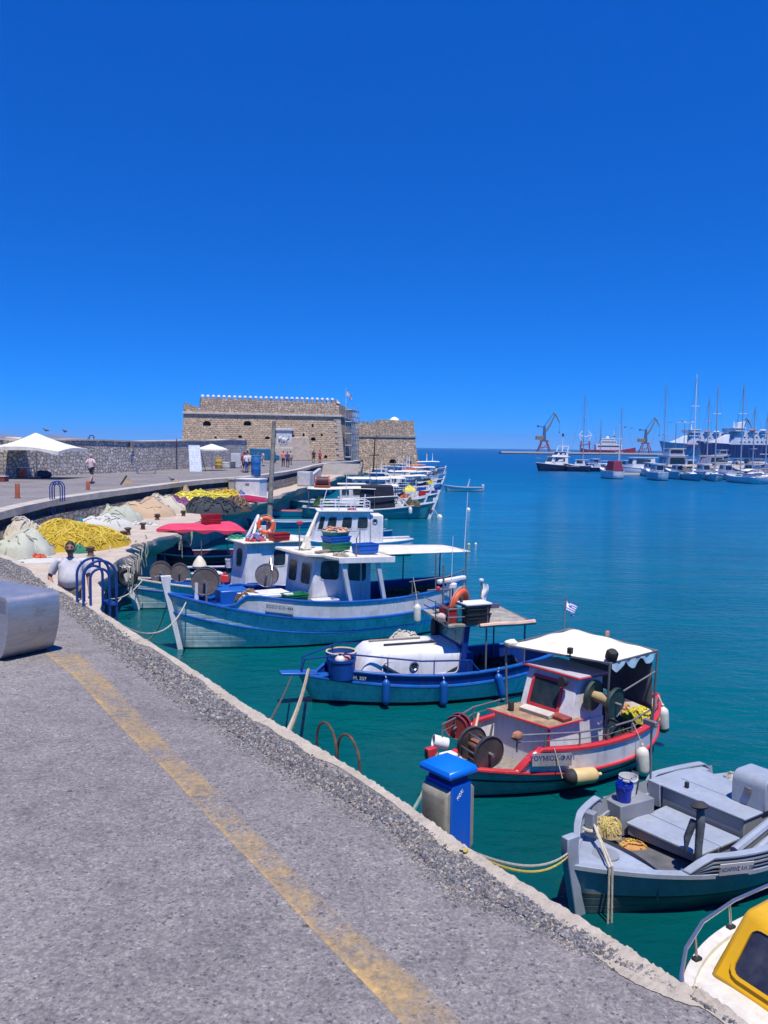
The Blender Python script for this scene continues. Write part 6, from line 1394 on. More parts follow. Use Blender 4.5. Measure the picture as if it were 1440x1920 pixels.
for x0,x1 in ((.04,.45),(.465,.93)):
    b=M(); k0=.0; b.hexa([(x0,-.69,.412),(x1,-.67+.03*x1,.412),(x1-.05*(x1>.6),.45,.412),(x0,.45,.412),(x0,-.69,.445),(x1,-.67+.03*x1,.445),(x1-.05*(x1>.6),.45,.445),(x0,.45,.445)]); b.build('hatch_cover',GRY,hb_,.008)
boxp(r4,'side_locker',GRYM,(.66,-.84,.44),(.62,.36,.42),-.10,.012); 
b=M(); b.box(-1.0,-.02,-.80,.46,.22,.66); eg=b.build('engine_casing',GRYM,r4,.012); b=M(); b.box(-.44,-.0,-.82,.48,.662,.69); b.build('casing_lid',GRY,eg,.008); b=M(); b.box(-1.0,-.455,-.82,.48,.662,.69); b.build('casing_lid',GRY,eg,.008)
boxp(r4,'side_bench',GRY,(-.55,-.92,.52),(1.1,.22,.34),-.03,.012)
boxp(r4,'vent_knob',BLK,(-.22,-.55,.73),(.05,.05,.09),0,.008)
rings=[]
for y in (.02,.50): rings.append([V((-.92,y,.69)),V((-.40,y,.69))]+[V((-.53+.13*math.cos(a),y,.98+.13*math.sin(a))) for a in (0,.4,.8,1.2,1.57)]+[V((-.79+.13*math.cos(a),y,.98+.13*math.sin(a))) for a in (1.57,1.95,2.35,2.75,3.14)])
b=M(); b.loft(rings,True,True,True); eb=b.build('engine_box',GRY,r4,.01); boxp(eb,'handle',PIPE,(-.385,.26,.90),(.03,.09,.10),0,.008); boxp(eb,'side_catch',BLK,(-.66,.508,.92),(.09,.02,.09),0,.005)
# stub mast wrapped in grey cloth
b=M(); b.tube([(1.02,.52,.2),(1.02,.52,.62),(1.0,.52,.9),(1.0,.51,1.1),(1.0,.50,1.13)],[.055,.045,.055,.045,.03],10); ms=b.build('stub_mast',mat('mast_cloth',(.09,.11,.13),.85,var=.3,vs=8,bump=.4,bs=14),r4); b=M(); b.lathe([(.10,0),(.11,.02),(.06,.06),(.0,.08)],at(1.0,.50,1.10,.15),14); b.build('mast_cap',mat('cap_black',(.03,.03,.035),.8),ms); b=M(); b.tube([(1.03,.45,.92),(1.08,.40,.7),(1.09,.39,.5)],[.05,.045,.01],8); b.build('loose_cloth',mat('mast_cloth',(.09,.11,.13)),ms)
# long spars stowed along the near side
for i,(y,z,r_) in enumerate(((.80,.72,.055),(.92,.66,.05),(.70,.62,.04))): tubep(r4,'spar',GRY,[(.72-.1*i,y,z-.12),(-1.9,y-.22,z+.22)],r_)
boxp(r4,'floor_board',WOODD,(-.25,.80,.36),(.5,.12,.03),.1,.005)
# winch at the after deck
b=M(); b.lathe([(.10,0),(.10,.03),(.055,.05),(.055,.17),(.10,.19),(.10,.22),(.03,.24)],at(-1.45,.62,.58),16); b.build('winch',BLK,r4)
tubep(r4,'awning_crutch',PIPE,[(-.05,-1.03,.6),(-.05,-1.05,1.45)],.016); boxp(r4,'crutch_head',PIPE,(-.05,-1.07,1.5),(.06,.22,.08),0,.01)
t=.775; p0=bgy.pt(t,zsG(t)+.12); p1=bgy.pt(t-.13,zsG(t-.13)+.12); dx=(p0-p1).normalized(); up=(bgy.pt(t-.06,zsG(t)+.2)-bgy.pt(t-.06,zsG(t))).normalized(); nr=dx.cross(up); nr=nr if nr.y>0 else -nr
B4=Mx(((*(-dx),0),(*up,0),(*nr,0),(0,0,0,1))).transposed(); B4.translation=bgy.pt(t-.075,zsG(t-.075)+.118)+nr*.062
b=M(); b.box(-.235,.235,-.075,.075,-.005,.005,0,B4); pl=b.build('name_board',mat('plate_white',(.62,.62,.64)),r4,.003); text('ΤΑΞΙΑΡΧΗΣ Λ.Η. 338',.07,mat('name_ink',(.02,.02,.16),.6),pl,B4@Mx.Translation((0,.0,.0062)),bold=.0008,sx=.72,ext=.0004)
Wg=lambda x,y,z: bgy.w(x,y,z).to_tuple()
bucket('bright blue plastic bucket with white stickers on the grey locker',Wg(.80,-.80,.655),.115,.25,mat('bucket_blue',(.004,.03,.38),.35),1.2,mat('bucket_handle',(.05,.15,.5),.5),mat('sticker',(.68,.70,.74),.5))
bucket('white plastic bucket standing behind the blue one on the grey locker',Wg(.60,-.90,.655),.125,.27,mat('bucket_white',(.68,.68,.66),.4,dirt=(.4,.38,.35),da=.2),.4,STEEL)
o=thing('tyre','worn black tyre fender hung on the far side of the grey boat','tyre',Wg(.38,-1.02,.62)); o.rotation_euler=(R(80),0,bgy.ang+R(38)); b=M(); b.torus(Mx(),.18,.075,28,10); b.build('casing',BLK,o)
for k in range(28):
    pass
b=M(); b.lathe([(.262,-.05),(.267,-.045),(.267,.045),(.262,.05),(.255,.05),(.255,-.05)],None,30,cap=False); b.build('tread',mat('tread_black',(.03,.03,.032),.85,bump=.6,bs=60),o)
heap('rope_coil','yellow and tan rope heaped by the far bow of the grey boat','rope',Wg(1.28,-.66,.38),(.2,.18,.22),netmat('straw',[(.55,.45,.2),(.45,.35,.18),(.62,.5,.1)]),0,51,160,.008)
heap('rope_coil','loose orange yellow line lying on the dark floor of the grey boat','rope',Wg(1.05,-.45,.22),(.20,.13,.07),netmat('amber',[(.6,.36,.06),(.5,.25,.08),(.62,.45,.1)]),0,52,36,.010)
heap('rope_coil','yellow line lying beside the spars of the grey boat','rope',Wg(.35,.62,.24),(.30,.10,.07),NYEL2,bgy.ang,53,36,.009)
heap('canvas_bundle','pale crumpled canvas stowed behind the grey engine casing','canvas',Wg(-1.2,-.30,.4),(.42,.36,.34),netmat('canvas',[(.38,.38,.36),(.46,.45,.42),(.3,.3,.29)]),0,54,14,.02)
heap('canvas_bundle','grey crumpled net beside the engine box at the right edge','canvas',Wg(-1.05,.62,.4),(.35,.22,.38),netmat('greynet',[(.27,.29,.31),(.36,.37,.38),(.2,.22,.24)]),0,55,40,.012)
p=bgy.pt(.38,zsG(.38)-.1,1,.16); fender('pale green fender at the right edge between grey and yellow boats',Wg(p.x,p.y,p.z+.02),.40,.095,mat('fender_pale',(.60,.60,.47),.5),bgy.w(*bgy.pt(.41,zsG(.41)+.28,1,0)),(.3,.3))
# ================================================================ yellow and white boat
YEL=mat('yellow_gelcoat',(.66,.37,.006),.35,var=.06,dirt=(.5,.3,.03),da=.15); GEL=mat('white_gelcoat',(.66,.64,.58),.4,var=.08,vs=2,dirt=(.42,.38,.32),da=.35,ds=3)
zsY=lambda t: .46+.10*max(0,(t-.4)/.6)**2
by=Boat('yellow_cuddy_boat','white motor boat with a bright yellow cuddy at the lower right corner','a' and shift((4.3,7.95),-150.8,.0,.36),-150.8,4.2,.93,zsY,.4,2.9,2.2,.85,.82,.12,.0,cat='motor boat')
by.shell([ANTI,mat('navy_hull',(.05,.08,.16),.35),GEL],[band(zc(-.25),0),band(zc(-.06),0),band(zc(.04),0),band(lambda t:zsY(t)*.5,1),band(zsY,2)])
r5=by.root
by.rail('gunwale',GEL,lambda t:zsY(t)+.05,.10,.07,out=.02); by.deck(GEL,lambda t:zsY(t)+.0,.08,.45,1,'foredeck'); by.deck(GEL,zc(.2),.1,0,.45,'cockpit_floor'); by.inner(GEL,lambda t:.2 if t<.45 else zsY(t),lambda t:zsY(t)+.03,.09)
Yp=[(-.75,-.62,.48),(1.36,-.46,.50),(1.36,.46,.50),(-.75,.62,.48),(-.75,-.52,1.12),(.93,-.40,1.08),(.93,.40,1.08),(-.75,.52,1.12)]
yc=cabin(by,'cuddy',YEL,Yp,.07)
pane(yc,[Yp[1],Yp[2],Yp[6],Yp[5]],.22,.92,.22,.84,YEL,glass('tinted_screen',(.012,.014,.03),.12,.15),.03,.035,.18)
pane(yc,[Yp[2],Yp[3],Yp[7],Yp[6]],.15,.8,.25,.8,YEL,glass('tinted_screen'),.03,.03,.18)
b=M(); b.hexa([(-.4,-.53,1.10),(.36,-.50,1.095),(.36,.50,1.095),(-.4,.53,1.10),(-.4,-.50,1.15),(.34,-.47,1.145),(.34,.47,1.145),(-.4,.50,1.15)]); b.build('roof_hatch',GEL,r5,.02)
for y in (-.22,.2): tubep(yc,'roof_handle',STEEL,[(.76,y,1.08),(.74,y,1.14),(.54,y+.02,1.16),(.50,y+.02,1.10)],.014)
for x,y in ((.24,-.46),(-.16,-.47)): boxp(r5,'cleat',BLK,(x,y,1.17),(.12,.05,.08),.2,.012)
pts=[by.pt(t,zsY(t)+h,-1,-.02) for t,h in ((.28,.05),(.30,.30),(.45,.30),(.6,.30),(.75,.31),(.87,.32),(.95,.32),(.985,.28),(.995,.05))]
tubep(r5,'pulpit_rail',STEEL,pts,.019)
for t in (.45,.62,.80,.93):
    p=by.pt(t,zsY(t)+.05,-1,-.04); q_=by.pt(t,zsY(t)+.30,-1,-.02); tubep(r5,'stanchion',STEEL,[p,q_],.015); boxp(r5,'stanchion_foot',BLK,(p.x,p.y,p.z+.015),(.09,.06,.03),0,.008)
b=M(); b.hexa([(1.62,-.1,.505),(1.95,.05,.515),(1.62,.62,.50),(1.40,.55,.50),(1.62,-.1,.53),(1.95,.05,.54),(1.62,.62,.525),(1.40,.55,.525)]); 
for x,y in ((1.66,.30),(1.50,.66)): boxp(r5,'hinge',BLK,(x,y,.535),(.05,.09,.02),.5,.004)
tubep(r5,'anchor_hatch_seam',mat('seam_grey',(.3,.29,.27),.7),[by.pt(.97,zsY(.97)+.035,-1,-.3),(1.72,.0,.536),(1.70,.34,.536),(1.52,.78,.527)],.005,5)
boxp(r5,'bow_roller',mat('cream_plastic',(.55,.52,.40),.6),(1.62,.60,.56),(.10,.36,.10),.62,.03); boxp(r5,'bow_stud',mat('grey_stud',(.2,.2,.2),.6),(1.80,.36,.58),(.08,.08,.08),.4,.02)
tubep(r5,'bow_rope',ROPE,[by.pt(.99,zsY(.99)+.02,-1,.03),by.pt(.99,.2,-1,.05),by.pt(.985,-.05,-1,.04)],.012,6)
# ================================================================ pale blue boat with net drums, behind the trawler
zsA=lambda t:.62+.46*max(0,(t-.42)/.58)**2+.2*max(0,(.42-t)/.42)**2
ba2=Boat('net_boat','pale blue fishing boat with twin net drums moored behind the blue trawler',shift((-5.1,28.25),-154.3,0,.05),-154.3,6.7,1.12,zsA,.45,2.3,2.6,0,.78,.3,.2)
ba2.shell([ANTI,PTEAL],[band(zc(-.3),0),band(zc(-.1),0),band(zc(.04),0),band(lambda t:zsA(t)*.5,1),band(zsA,1)])
ba2.rail('cap_rail',mat('rail_tan',(.55,.52,.46),.6),lambda t:zsA(t)+.03,.09,.05); ba2.strake(DBLU,lambda t:zsA(t)*.66,.024); ba2.deck(BLU,lambda t:zsA(t)-.16,.06); ba2.inner(BLU,lambda t:zsA(t)-.16,zsA,.05); ba2.stem(WHT,1.42,.12,.2,.6)
r6=ba2.root
Ca=[(-2.3,-.62,.5),(.05,-.56,.5),(-.10,.66,.5),(-2.3,.66,.5),(-2.3,-.62,2.08),(-.08,-.56,2.08),(-.24,.66,2.08),(-2.3,.66,2.08)]
ca_=cabin(ba2,'wheelhouse',WHT2,Ca,.04); pane(ca_,[Ca[1],Ca[2],Ca[6],Ca[5]],.30,.72,.45,.88,WHT2,DARKG,.014,.02,.4); pane(ca_,[Ca[2],Ca[3],Ca[7],Ca[6]],.45,.65,.5,.85,WHT2,DARKG)
b=M(); b.hexa([(-2.4,-.8,2.085),(.18,-.72,2.085),(-.02,.82,2.085),(-2.4,.82,2.085),(-2.4,-.8,2.15),(.18,-.72,2.15),(-.02,.82,2.15),(-2.4,.82,2.15)]); b.build('roof',ROOFW,r6,.02)
b=M(); b.box(-.7,-.2,.675,.69,.75,1.9); b.build('side_panel',WHT,r6,.005)
drumreel(r6,(2.55,.05,1.20),(.25,1,0),.34,.26,mat('drum_steel',(.20,.18,.165)),NBRN); drumreel(r6,(1.95,.15,1.16),(.25,1,0),.30,.22,mat('drum_steel',(.20,.18,.165)),NBRN)
tubep(r6,'drum_stand',PIPE,[(2.5,.28,.8),(2.55,.25,1.2)],.03); tubep(r6,'bow_loop',STEEL,[(2.75,.42,.95),(2.8,.45,1.12),(2.6,.5,1.14),(2.4,.52,1.0),(2.3,.5,.9)],.018)
tubep(r6,'side_rail',mat('grey_rail',(.42,.45,.50),.5),[ba2.pt(.72,zsA(.72)+.42,-1,-.05),ba2.pt(.5,zsA(.5)+.45,-1,-.05),ba2.pt(.3,zsA(.3)+.45,-1,-.05)],.045)
for t in (.7,.5,.32): tubep(r6,'stanchion',PIPE,[ba2.pt(t,zsA(t),-1,-.05),ba2.pt(t,zsA(t)+.43,-1,-.05)],.02)
boxp(r6,'fish_table',WHT,(.95,-.15,1.02),(1.0,.55,.06),.1,.01); boxp(r6,'table_box',mat('grey_box',(.25,.28,.32),.6),(.95,-.15,.82),(.9,.5,.34),.1,.01)
tubep(r6,'mast',mat('weathered_spar',(.24,.24,.20),.85,var=.3,vs=5,bump=.3,bs=14),[(-1.25,-.25,2.1),(-1.5,-.4,6.25)],[.105,.065],12); 
b=M(); b.cyl((-1.33,-.298,3.4),(-1.337,-.302,3.52),.13,n=12); b.build('mast_band',PIPE,r6); tubep(r6,'gantry',WHT,[(-.55,-.55,2.15),(-.95,-.5,2.95)],[.055,.045]); tubep(r6,'gantry',WHT,[(-.55,.1,2.15),(-.95,-.45,2.95)],[.055,.045])
Wa=lambda x,y,z: ba2.w(x,y,z).to_tuple(); A6=ba2.ang
lr=lifering('orange life ring with white lettering bands hung on the weathered mast',Wa(-1.1,-.08,2.62),0,0,0,.25,.075); lr.rotation_euler=(R(82),0,R(8))
for s_,a in (('ΥΔΡΑ ΗΡΑΚΛ',0),('ΛΙΜΗΝ ΗΡΑΚ',math.pi)):
    pass
heap('float_cluster','blue rope floats and red bundle on the pale boat roof','floats',Wa(-.55,.45,2.15),(.34,.30,.22),netmat('blue_red',[(.02,.12,.42),(.03,.2,.55),(.5,.06,.05),(.55,.6,.65)]),0,61,70,.035)
crate('red crate on the roof of the pale boat by the life ring',Wa(-1.35,.62,2.16),A6+.2,(.62,.42,.26),REDC); 
heap('green_net','small green net on the front edge of the pale boat roof','net pile',Wa(-.1,-.45,2.15),(.28,.22,.12),netmat('green',[(.02,.22,.12),(.03,.3,.18)]),0,62,30,.02)
o=thing('buoy','large white cone shaped buoy on the pale boat','buoy',Wa(1.05,-.85,1.12)); b=M(); b.lathe([(.02,-.02),(.22,0),(.25,.08),(.2,.22),(.09,.38),(.05,.42),(.0,.44)],n=18); b.build('body',mat('buoy_cream',(.66,.63,.52),.6,dirt=(.45,.4,.3),da=.3),o); b=M(); b.torus(at(0,0,.45,R(90)),.04,.012,10,6); b.build('eye',BLK,o)
bucket('white bucket with a printed side on the pale boat deck',Wa(.05,-.62,1.12),.15,.32,mat('bucket_white',(.68,.68,.66),.4),0,None,mat('sticker_grey',(.45,.5,.55),.6))
heap('folded_net','orange net folded on the white fish table','net pile',Wa(1.0,-.15,1.05),(.42,.2,.12),netmat('orange2',[(.55,.25,.12),(.6,.3,.16)]),A6,63,30,.02)
o=thing('jug','red plastic jug beside the fish table','jug',Wa(.45,.25,.75)); b=M(); b.box(-.15,.15,-.1,.1,0,.26,tp=.02); b.build('can',mat('jug_red',(.6,.04,.04),.4),o,.03); b=M(); b.torus(at(0,0,.28,R(90)),.06,.018,10,6,arc=(0,3.14)); b.build('handle',mat('jug_red',(.6,.04,.04)),o)
# ================================================================ maroon boat under the pink red canopy
zsM=lambda t:.62+.4*max(0,(t-.45)/.55)**2
bm_=Boat('maroon_boat','dark maroon boat under a faded pink red canopy beside the dock',(-7.9,36.2),-157,6.4,1.15,zsM,.45,2.3,2.6,.3,.8,.3,.1)
MAR=mat('maroon_paint',(.05,.012,.03),.4,var=.3); bm_.shell([ANTI,MAR],[band(zc(-.3),0),band(zc(0),0),band(lambda t:zsM(t)*.5,1),band(zsM,1)]); bm_.rail('cap_rail',mat('pale_cap',(.5,.5,.52),.6),lambda t:zsM(t)+.03,.09,.05); bm_.strake(RED,lambda t:zsM(t)*.6,.03); bm_.deck(WOODD,lambda t:zsM(t)-.25,.06); bm_.inner(MAR,lambda t:zsM(t)-.25,zsM,.05)
r7=bm_.root; PK=mat('pink_canopy',(.62,.045,.10),.7,var=.12,vs=1.5)
cc=[bm_.loc(P(u,v,W+z)) for u,v,z in ((293,992,1.85),(462,996,1.85),(430,977,1.95),(335,982,1.95))]
def pkc(s,t):
    p=(cc[0]*(1-s)+cc[1]*s)*(1-t)+(cc[3]*(1-s)+cc[2]*s)*t; p.z+=.10*math.sin(math.pi*t)*(1-.3*s)+.015*math.sin(s*22)*(1 if t<.05 else .3); return p
b=M(); b.grid(pkc,24,10); cy=b.build('canopy',PK,r7); sm=cy.modifiers.new('S','SOLIDIFY'); sm.thickness=.02
b=M(); b.grid(lambda s,t:pkc(s,0)+V((0,.0,-(.10+.05*math.sin(s*26))*t)),30,3); b.build('valance',PK,r7)
for s_,t_ in ((.08,.05),(.95,.05),(.95,.95),(.08,.95),(.5,.05)):
    p=pkc(s_,t_); tubep(r7,'canopy_pole',PIPE,[(p.x,p.y,.5),tuple(p)],.022)
crate('upper dark red crate on the pink canopy',bm_.w(*(pkc(.62,.55)+V((0,0,.22)))).to_tuple(),bm_.ang+.3,(.72,.5,.20),mat('crate_maroon',(.34,.025,.03))); crate('lower dark red crate on the pink canopy',bm_.w(*(pkc(.62,.55)+V((0,0,.02)))).to_tuple(),bm_.ang+.28,(.72,.5,.19),mat('crate_maroon',(.34,.025,.03)))
heap('net_pile','dark violet nets draped over the bow of the maroon boat','net pile',bm_.w(1.6,.1,.42).to_tuple(),(1.1,.8,.75),netmat('violet',[(.05,.03,.07),(.08,.05,.11),(.03,.02,.05)]),bm_.ang,71,90,.035)
heap('net_pile','coral coloured net bundle on the maroon boat','net pile',bm_.w(1.0,.25,1.0).to_tuple(),(.3,.25,.28),netmat('coral',[(.6,.22,.16),(.5,.3,.25),(.6,.55,.5)]),0,72,40,.03)
# ================================================================ white cabin boat
zsW=lambda t:.75+.5*max(0,(t-.42)/.58)**2+.15*max(0,(.42-t)/.42)**2
bw_=Boat('cabin_cruiser','white boat with a long three windowed cabin and roof railing behind the trawler',(-2.15,41.1),-171,7.6,1.3,zsW,.45,2.3,2.8,.5,.8,.35,.1)
bw_.shell([ANTI,WHT],[band(zc(-.3),0),band(zc(.05),0),band(lambda t:zsW(t)*.6,1),band(zsW,1)]); bw_.rail('cap_rail',WHT,lambda t:zsW(t)+.03,.1,.05); bw_.deck(WHT,lambda t:zsW(t)-.12,.06); bw_.inner(WHT,lambda t:zsW(t)-.12,zsW,.05); bw_.stem(WHT,1.6,.12,.2,.4)
r8=bw_.root; r8.scale=(.92,.92,.92)
Cw=[(-1.5,-.85,.6),(1.65,-.8,.6),(1.65,.8,.6),(-1.5,.85,.6),(-1.5,-.85,2.40),(1.20,-.8,2.40),(1.20,.8,2.40),(-1.5,.85,2.40)]
cw_=cabin(bw_,'cabin',WHT2,Cw,.05); q=[Cw[2],Cw[3],Cw[7],Cw[6]]
for a,c in ((.20,.36),(.47,.65),(.76,.95)): pane(cw_,q,a,c,.50,.84,WHT2,DARKG,.02,.03,.22)
pane(cw_,[Cw[1],Cw[2],Cw[6],Cw[5]],.1,.45,.5,.86,WHT2,DARKG); pane(cw_,[Cw[1],Cw[2],Cw[6],Cw[5]],.55,.9,.5,.86,WHT2,DARKG)
pane(cw_,q,.04,.13,.48,.86,WHT2,DARKG,.02,.02,.2)
b=M(); b.box(-1.65,1.35,-.98,1.0,2.40,2.47); b.build('roof',WHT,r8,.02)
b=M(); b.box(-2.2,-1.51,-.7,.86,.6,2.22); ab=b.build('aft_block',WHT2,r8,.05); b=M(); b.torus(at(-1.75,.87,1.9,R(90)),.12,.03,16,8); pr=b.build('porthole',STEEL,ab); b=M(); b.cyl((-1.75,.84,1.9),(-1.75,.868,1.9),.11,n=14); b.build('pane',DARKG,pr)
for z in (2.62,2.78,2.95):
    b=M(); b.tube([(1.05,.92,z),(-1.45,.92,z),(-1.45,-.9,z),(1.05,-.9,z)],.025 if z>2.9 else .018,6,True); b.build('roof_rail',WHT,r8)
for x in (1.05,.2,-.65,-1.45):
    for y in (.92,-.9): tubep(r8,'rail_post',WHT,[(x,y,2.47),(x,y,2.97)],.025)
heap('float_line','coral float line coiled along the roof of the white cabin boat','float line',bw_.w(-.5,.5,2.27).to_tuple(),(.25,.18,.12),netmat('dullred',[(.4,.06,.07),(.5,.12,.1)]),0,81,30,.02)
tubep(r8,'mast',WHT,[(1.5,.2,1.1),(.75,.0,3.6)],[.03,.02]); tubep(r8,'side_light_pole',WHT,[(-1.2,.2,2.47),(-1.3,.2,3.3)],.03)
# ================================================================ boats farther along the dock, bows to the open water
def fleet_boat(name,label,bow,L,ang,hullm,railm,sheer=.75,B=1.3,cab=None,awn=None,mast=None,win=True,stemm=None,strk=None,extra=None,grp='fishing boats moored bow out along the dock'):
    """bow: photo pixel of the stem at the waterline; cab=(x0,x1,z,mat); awn=(x0,x1,z,mat)"""
    p=P(*bow,W); a=R(ang); c=(p.x-math.cos(a)*L/2,p.y-math.sin(a)*L/2)
    zs=lambda t:sheer+.55*max(0,(t-.42)/.58)**2+.12*max(0,(.42-t)/.42)**2
    b_=Boat(name,label,c,ang,L,B,zs,.45,2.3,2.6,.45,.8,.45,.1,n=18,group=grp)
    b_.shell([ANTI,hullm],[band(zc(-.3),0),band(zc(.06),0),band(lambda t:zs(t)*.6,1),band(zs,1)])
    b_.rail('cap_rail',railm,lambda t:zs(t)+.04,.12,.08); b_.deck(WOODD,lambda t:zs(t)-.2,.06); b_.inner(hullm,lambda t:zs(t)-.2,zs,.05); b_.stem(stemm or railm,zs(1)+.3,.14,.20 if L<9.5 else .30,.3)
    if strk: b_.strake(strk,lambda t:zs(t)*.72,.035)
    r=b_.root
    if cab:
        x0,x1,z,m=cab; q=[(x0,-B*.62,.5),(x1,-B*.58,.5),(x1,B*.58,.5),(x0,B*.62,.5),(x0,-B*.6,z),(x1-.25,-B*.55,z),(x1-.25,B*.55,z),(x0,B*.6,z)]
        cb_=cabin(b_,'wheelhouse',m,q,.04)
        if win:
            n=max(2,int((x1-x0)/.8)); sq=[q[1],q[0],q[4],q[5]]; sq=[q[0],q[1],q[5],q[4]]
            for k in range(n): pane(cb_,sq,(k+.18)/n,(k+.82)/n,.52,.84,m,DARKG,.02,.03,.15)
            pane(cb_,[q[1],q[2],q[6],q[5]],.15,.85,.52,.84,m,DARKG,.02,.03,.15)
        b=M(); b.box(x0-.2,x1+.15,-B*.7,B*.7,z,z+.07); b.build('roof',ROOFW,r,.02)
    if awn:
        x0,x1,z,m=awn; b=M(); b.grid(lambda s,t:V((x0+(x1-x0)*s,B*.85*(2*t-1),z+.12*math.sin(math.pi*t)-.04*math.sin(math.pi*s*2))),10,6); o=b.build('awning',m,r); sm=o.modifiers.new('S','SOLIDIFY'); sm.thickness=.04
        for x in (x0+.1,x1-.1):
            for y in (-B*.8,B*.8): tubep(r,'awning_pole',PIPE,[(x,y,.6),(x,y,z)],.03,6)
    if mast:
        for (x,y,z0,z1,rr,m) in mast: tubep(r,'mast',m,[(x,y,z0),(x,y,z1)],[rr,rr*.6],8)
    return b_
BW2_=mat('fleet_fender_white',(.68,.67,.62),.5); CREAMF=mat('fleet_fender_cream',(.62,.58,.46),.5)
TEALH=mat('sea_green_paint',(.05,.30,.31),.3,var=.12,dirt=(.03,.15,.16),da=.25); NAVYC=mat('navy_canvas',(.012,.014,.03),.8,var=.3); BEIGE=mat('beige_awning',(.62,.57,.46),.8,var=.1); PALEB=mat('pale_blue_paint',(.30,.46,.55),.35,var=.1); ORANGE=mat('orange_paint',(.55,.10,.05),.5)
f1=fleet_boat('fishing_boat','sea green fishing boat with a white stem and a dark tented cabin','a' and (806,972),9.6,3,TEALH,WHT,.72,1.45,None,(-4.5,.6,2.25,BEIGE),[(1.7,-.6,.7,3.2,.03,WHT),(-1.6,-1.1,.9,3.4,.04,WHT)])
b=M(); b.hexa([(-.6,-1.15,.5),(2.1,-1.05,.5),(2.1,1.05,.5),(-.6,1.15,.5),(-.5,-1.1,2.5),(1.9,-1.0,2.5),(1.9,1.0,2.5),(-.5,1.1,2.5)]); b.build('dark_tent',NAVYC,f1.root,.06)
tubep(f1.root,'side_rail',WHT,[f1.pt(.30,1.5,-1),f1.pt(.72,1.75,-1,-.05),f1.pt(.8,1.0,-1)],.04)
boxp(f1.root,'bow_mark',mat('mark_dark',(.05,.07,.08),.6),(4.86,-.09,.55),(.2,.02,.3),0,0,ry=.6)
lr_=thing('liferaft','red framed life raft canister on the awning of the sea green boat','life raft',f1.w(-3.4,-.3,2.40).to_tuple(),f1.ang); b=M(); b.cyl((-.45,0,.38),(.45,0,.38),.34,n=18); b.build('canister',mat('raft_dark',(.06,.02,.03),.6),lr_)
for x in (-.5,.5): b=M(); b.torus(at(x,0,.38,0,R(90),0),.36,.06,18,8); b.build('hoop',ORANGE,lr_)
b=M(); b.box(-.6,.6,-.4,.4,.0,.06); b.build('cradle',ORANGE,lr_,.01)
fleet_boat('fishing_boat','second sea green boat with white bow rail just behind the tented one',(813,951),8.6,5,TEALH,WHT,.72,1.35,(-2.6,-.6,2.1,WHT2),(-3.6,1.6,2.6,WHT),[(2.6,-.5,.8,2.5,.05,WHT),(-1,-.8,2.2,4.0,.035,PIPE)])
fleet_boat('fishing_boat','pale blue moored boat with a dark rail third behind the trawler',(818,936),8.4,6,PALEB,DBLU,.7,1.3,(-2.8,-1.0,2.0,WHT2),None,[(-.3,.2,.7,3.2,.05,WHT)],strk=RED)
fleet_boat('fishing_boat','white moored boat with an orange deck box and raised gantry',(822,926),8.6,4,WHT,WHT,.75,1.35,(-2.2,-.4,2.2,WHT2),(-.2,2.8,2.1,WHT),[(-2.4,.5,2.2,3.6,.09,WHT)],strk=DBLU)
f5=fleet_boat('fishing_boat','dark hulled moored boat with pale awning and twin white posts',(826,916),8.8,4,mat('slate_hull',(.06,.12,.2),.4),WHT,.8,1.4,(-2.6,-.8,2.2,WHT2),(-.6,3.0,2.2,BEIGE),[(-.4,-.9,.8,3.5,.05,WHT),(-.4,.9,.8,3.5,.05,WHT)])
heap('net_pile','coral nets on the deck of the dark hulled moored boat','net pile',f5.w(.2,0,2.25).to_tuple(),(1.0,.7,.35),netmat('coral2',[(.6,.2,.13),(.5,.14,.1)]),0,91,30,.05)
fleet_boat('fishing_boat','white moored boat with two slanted exhaust pipes near the fort',(830,904),9,3,WHT,PALEB,.8,1.4,(-2.8,-.6,2.3,WHT2),(-.4,3.2,2.3,WHT),[(-1.2,-.3,2.3,4.1,.11,WHT),(-.8,.3,2.3,4.0,.11,WHT)],strk=BLU)
fleet_boat('fishing_boat','white moored boat with blue wheelhouse second nearest the fort',(814,895),9,2,WHT,WHT,.8,1.4,(-3.4,-.4,2.3,mat('wheelhouse_blue',(.05,.22,.42),.4)),(-.2,2.9,2.2,mat('orange_awning',(.60,.17,.10),.8)),[(-2.0,0,2.3,3.8,.09,WHT)])
fleet_boat('fishing_boat','moored boat with a long white roof nearest the fort bastion',(832,889),10,2,PALEB,WHT,.85,1.5,(-4.2,-2.0,2.4,WHT2),(-1.9,4.0,2.5,WHT),[(1.5,.4,2.5,4.2,.10,WHT),(2.6,-.4,2.5,4.2,.10,WHT)],strk=RED)
BWH=mat('wheelhouse_blue',(.05,.22,.42),.4)
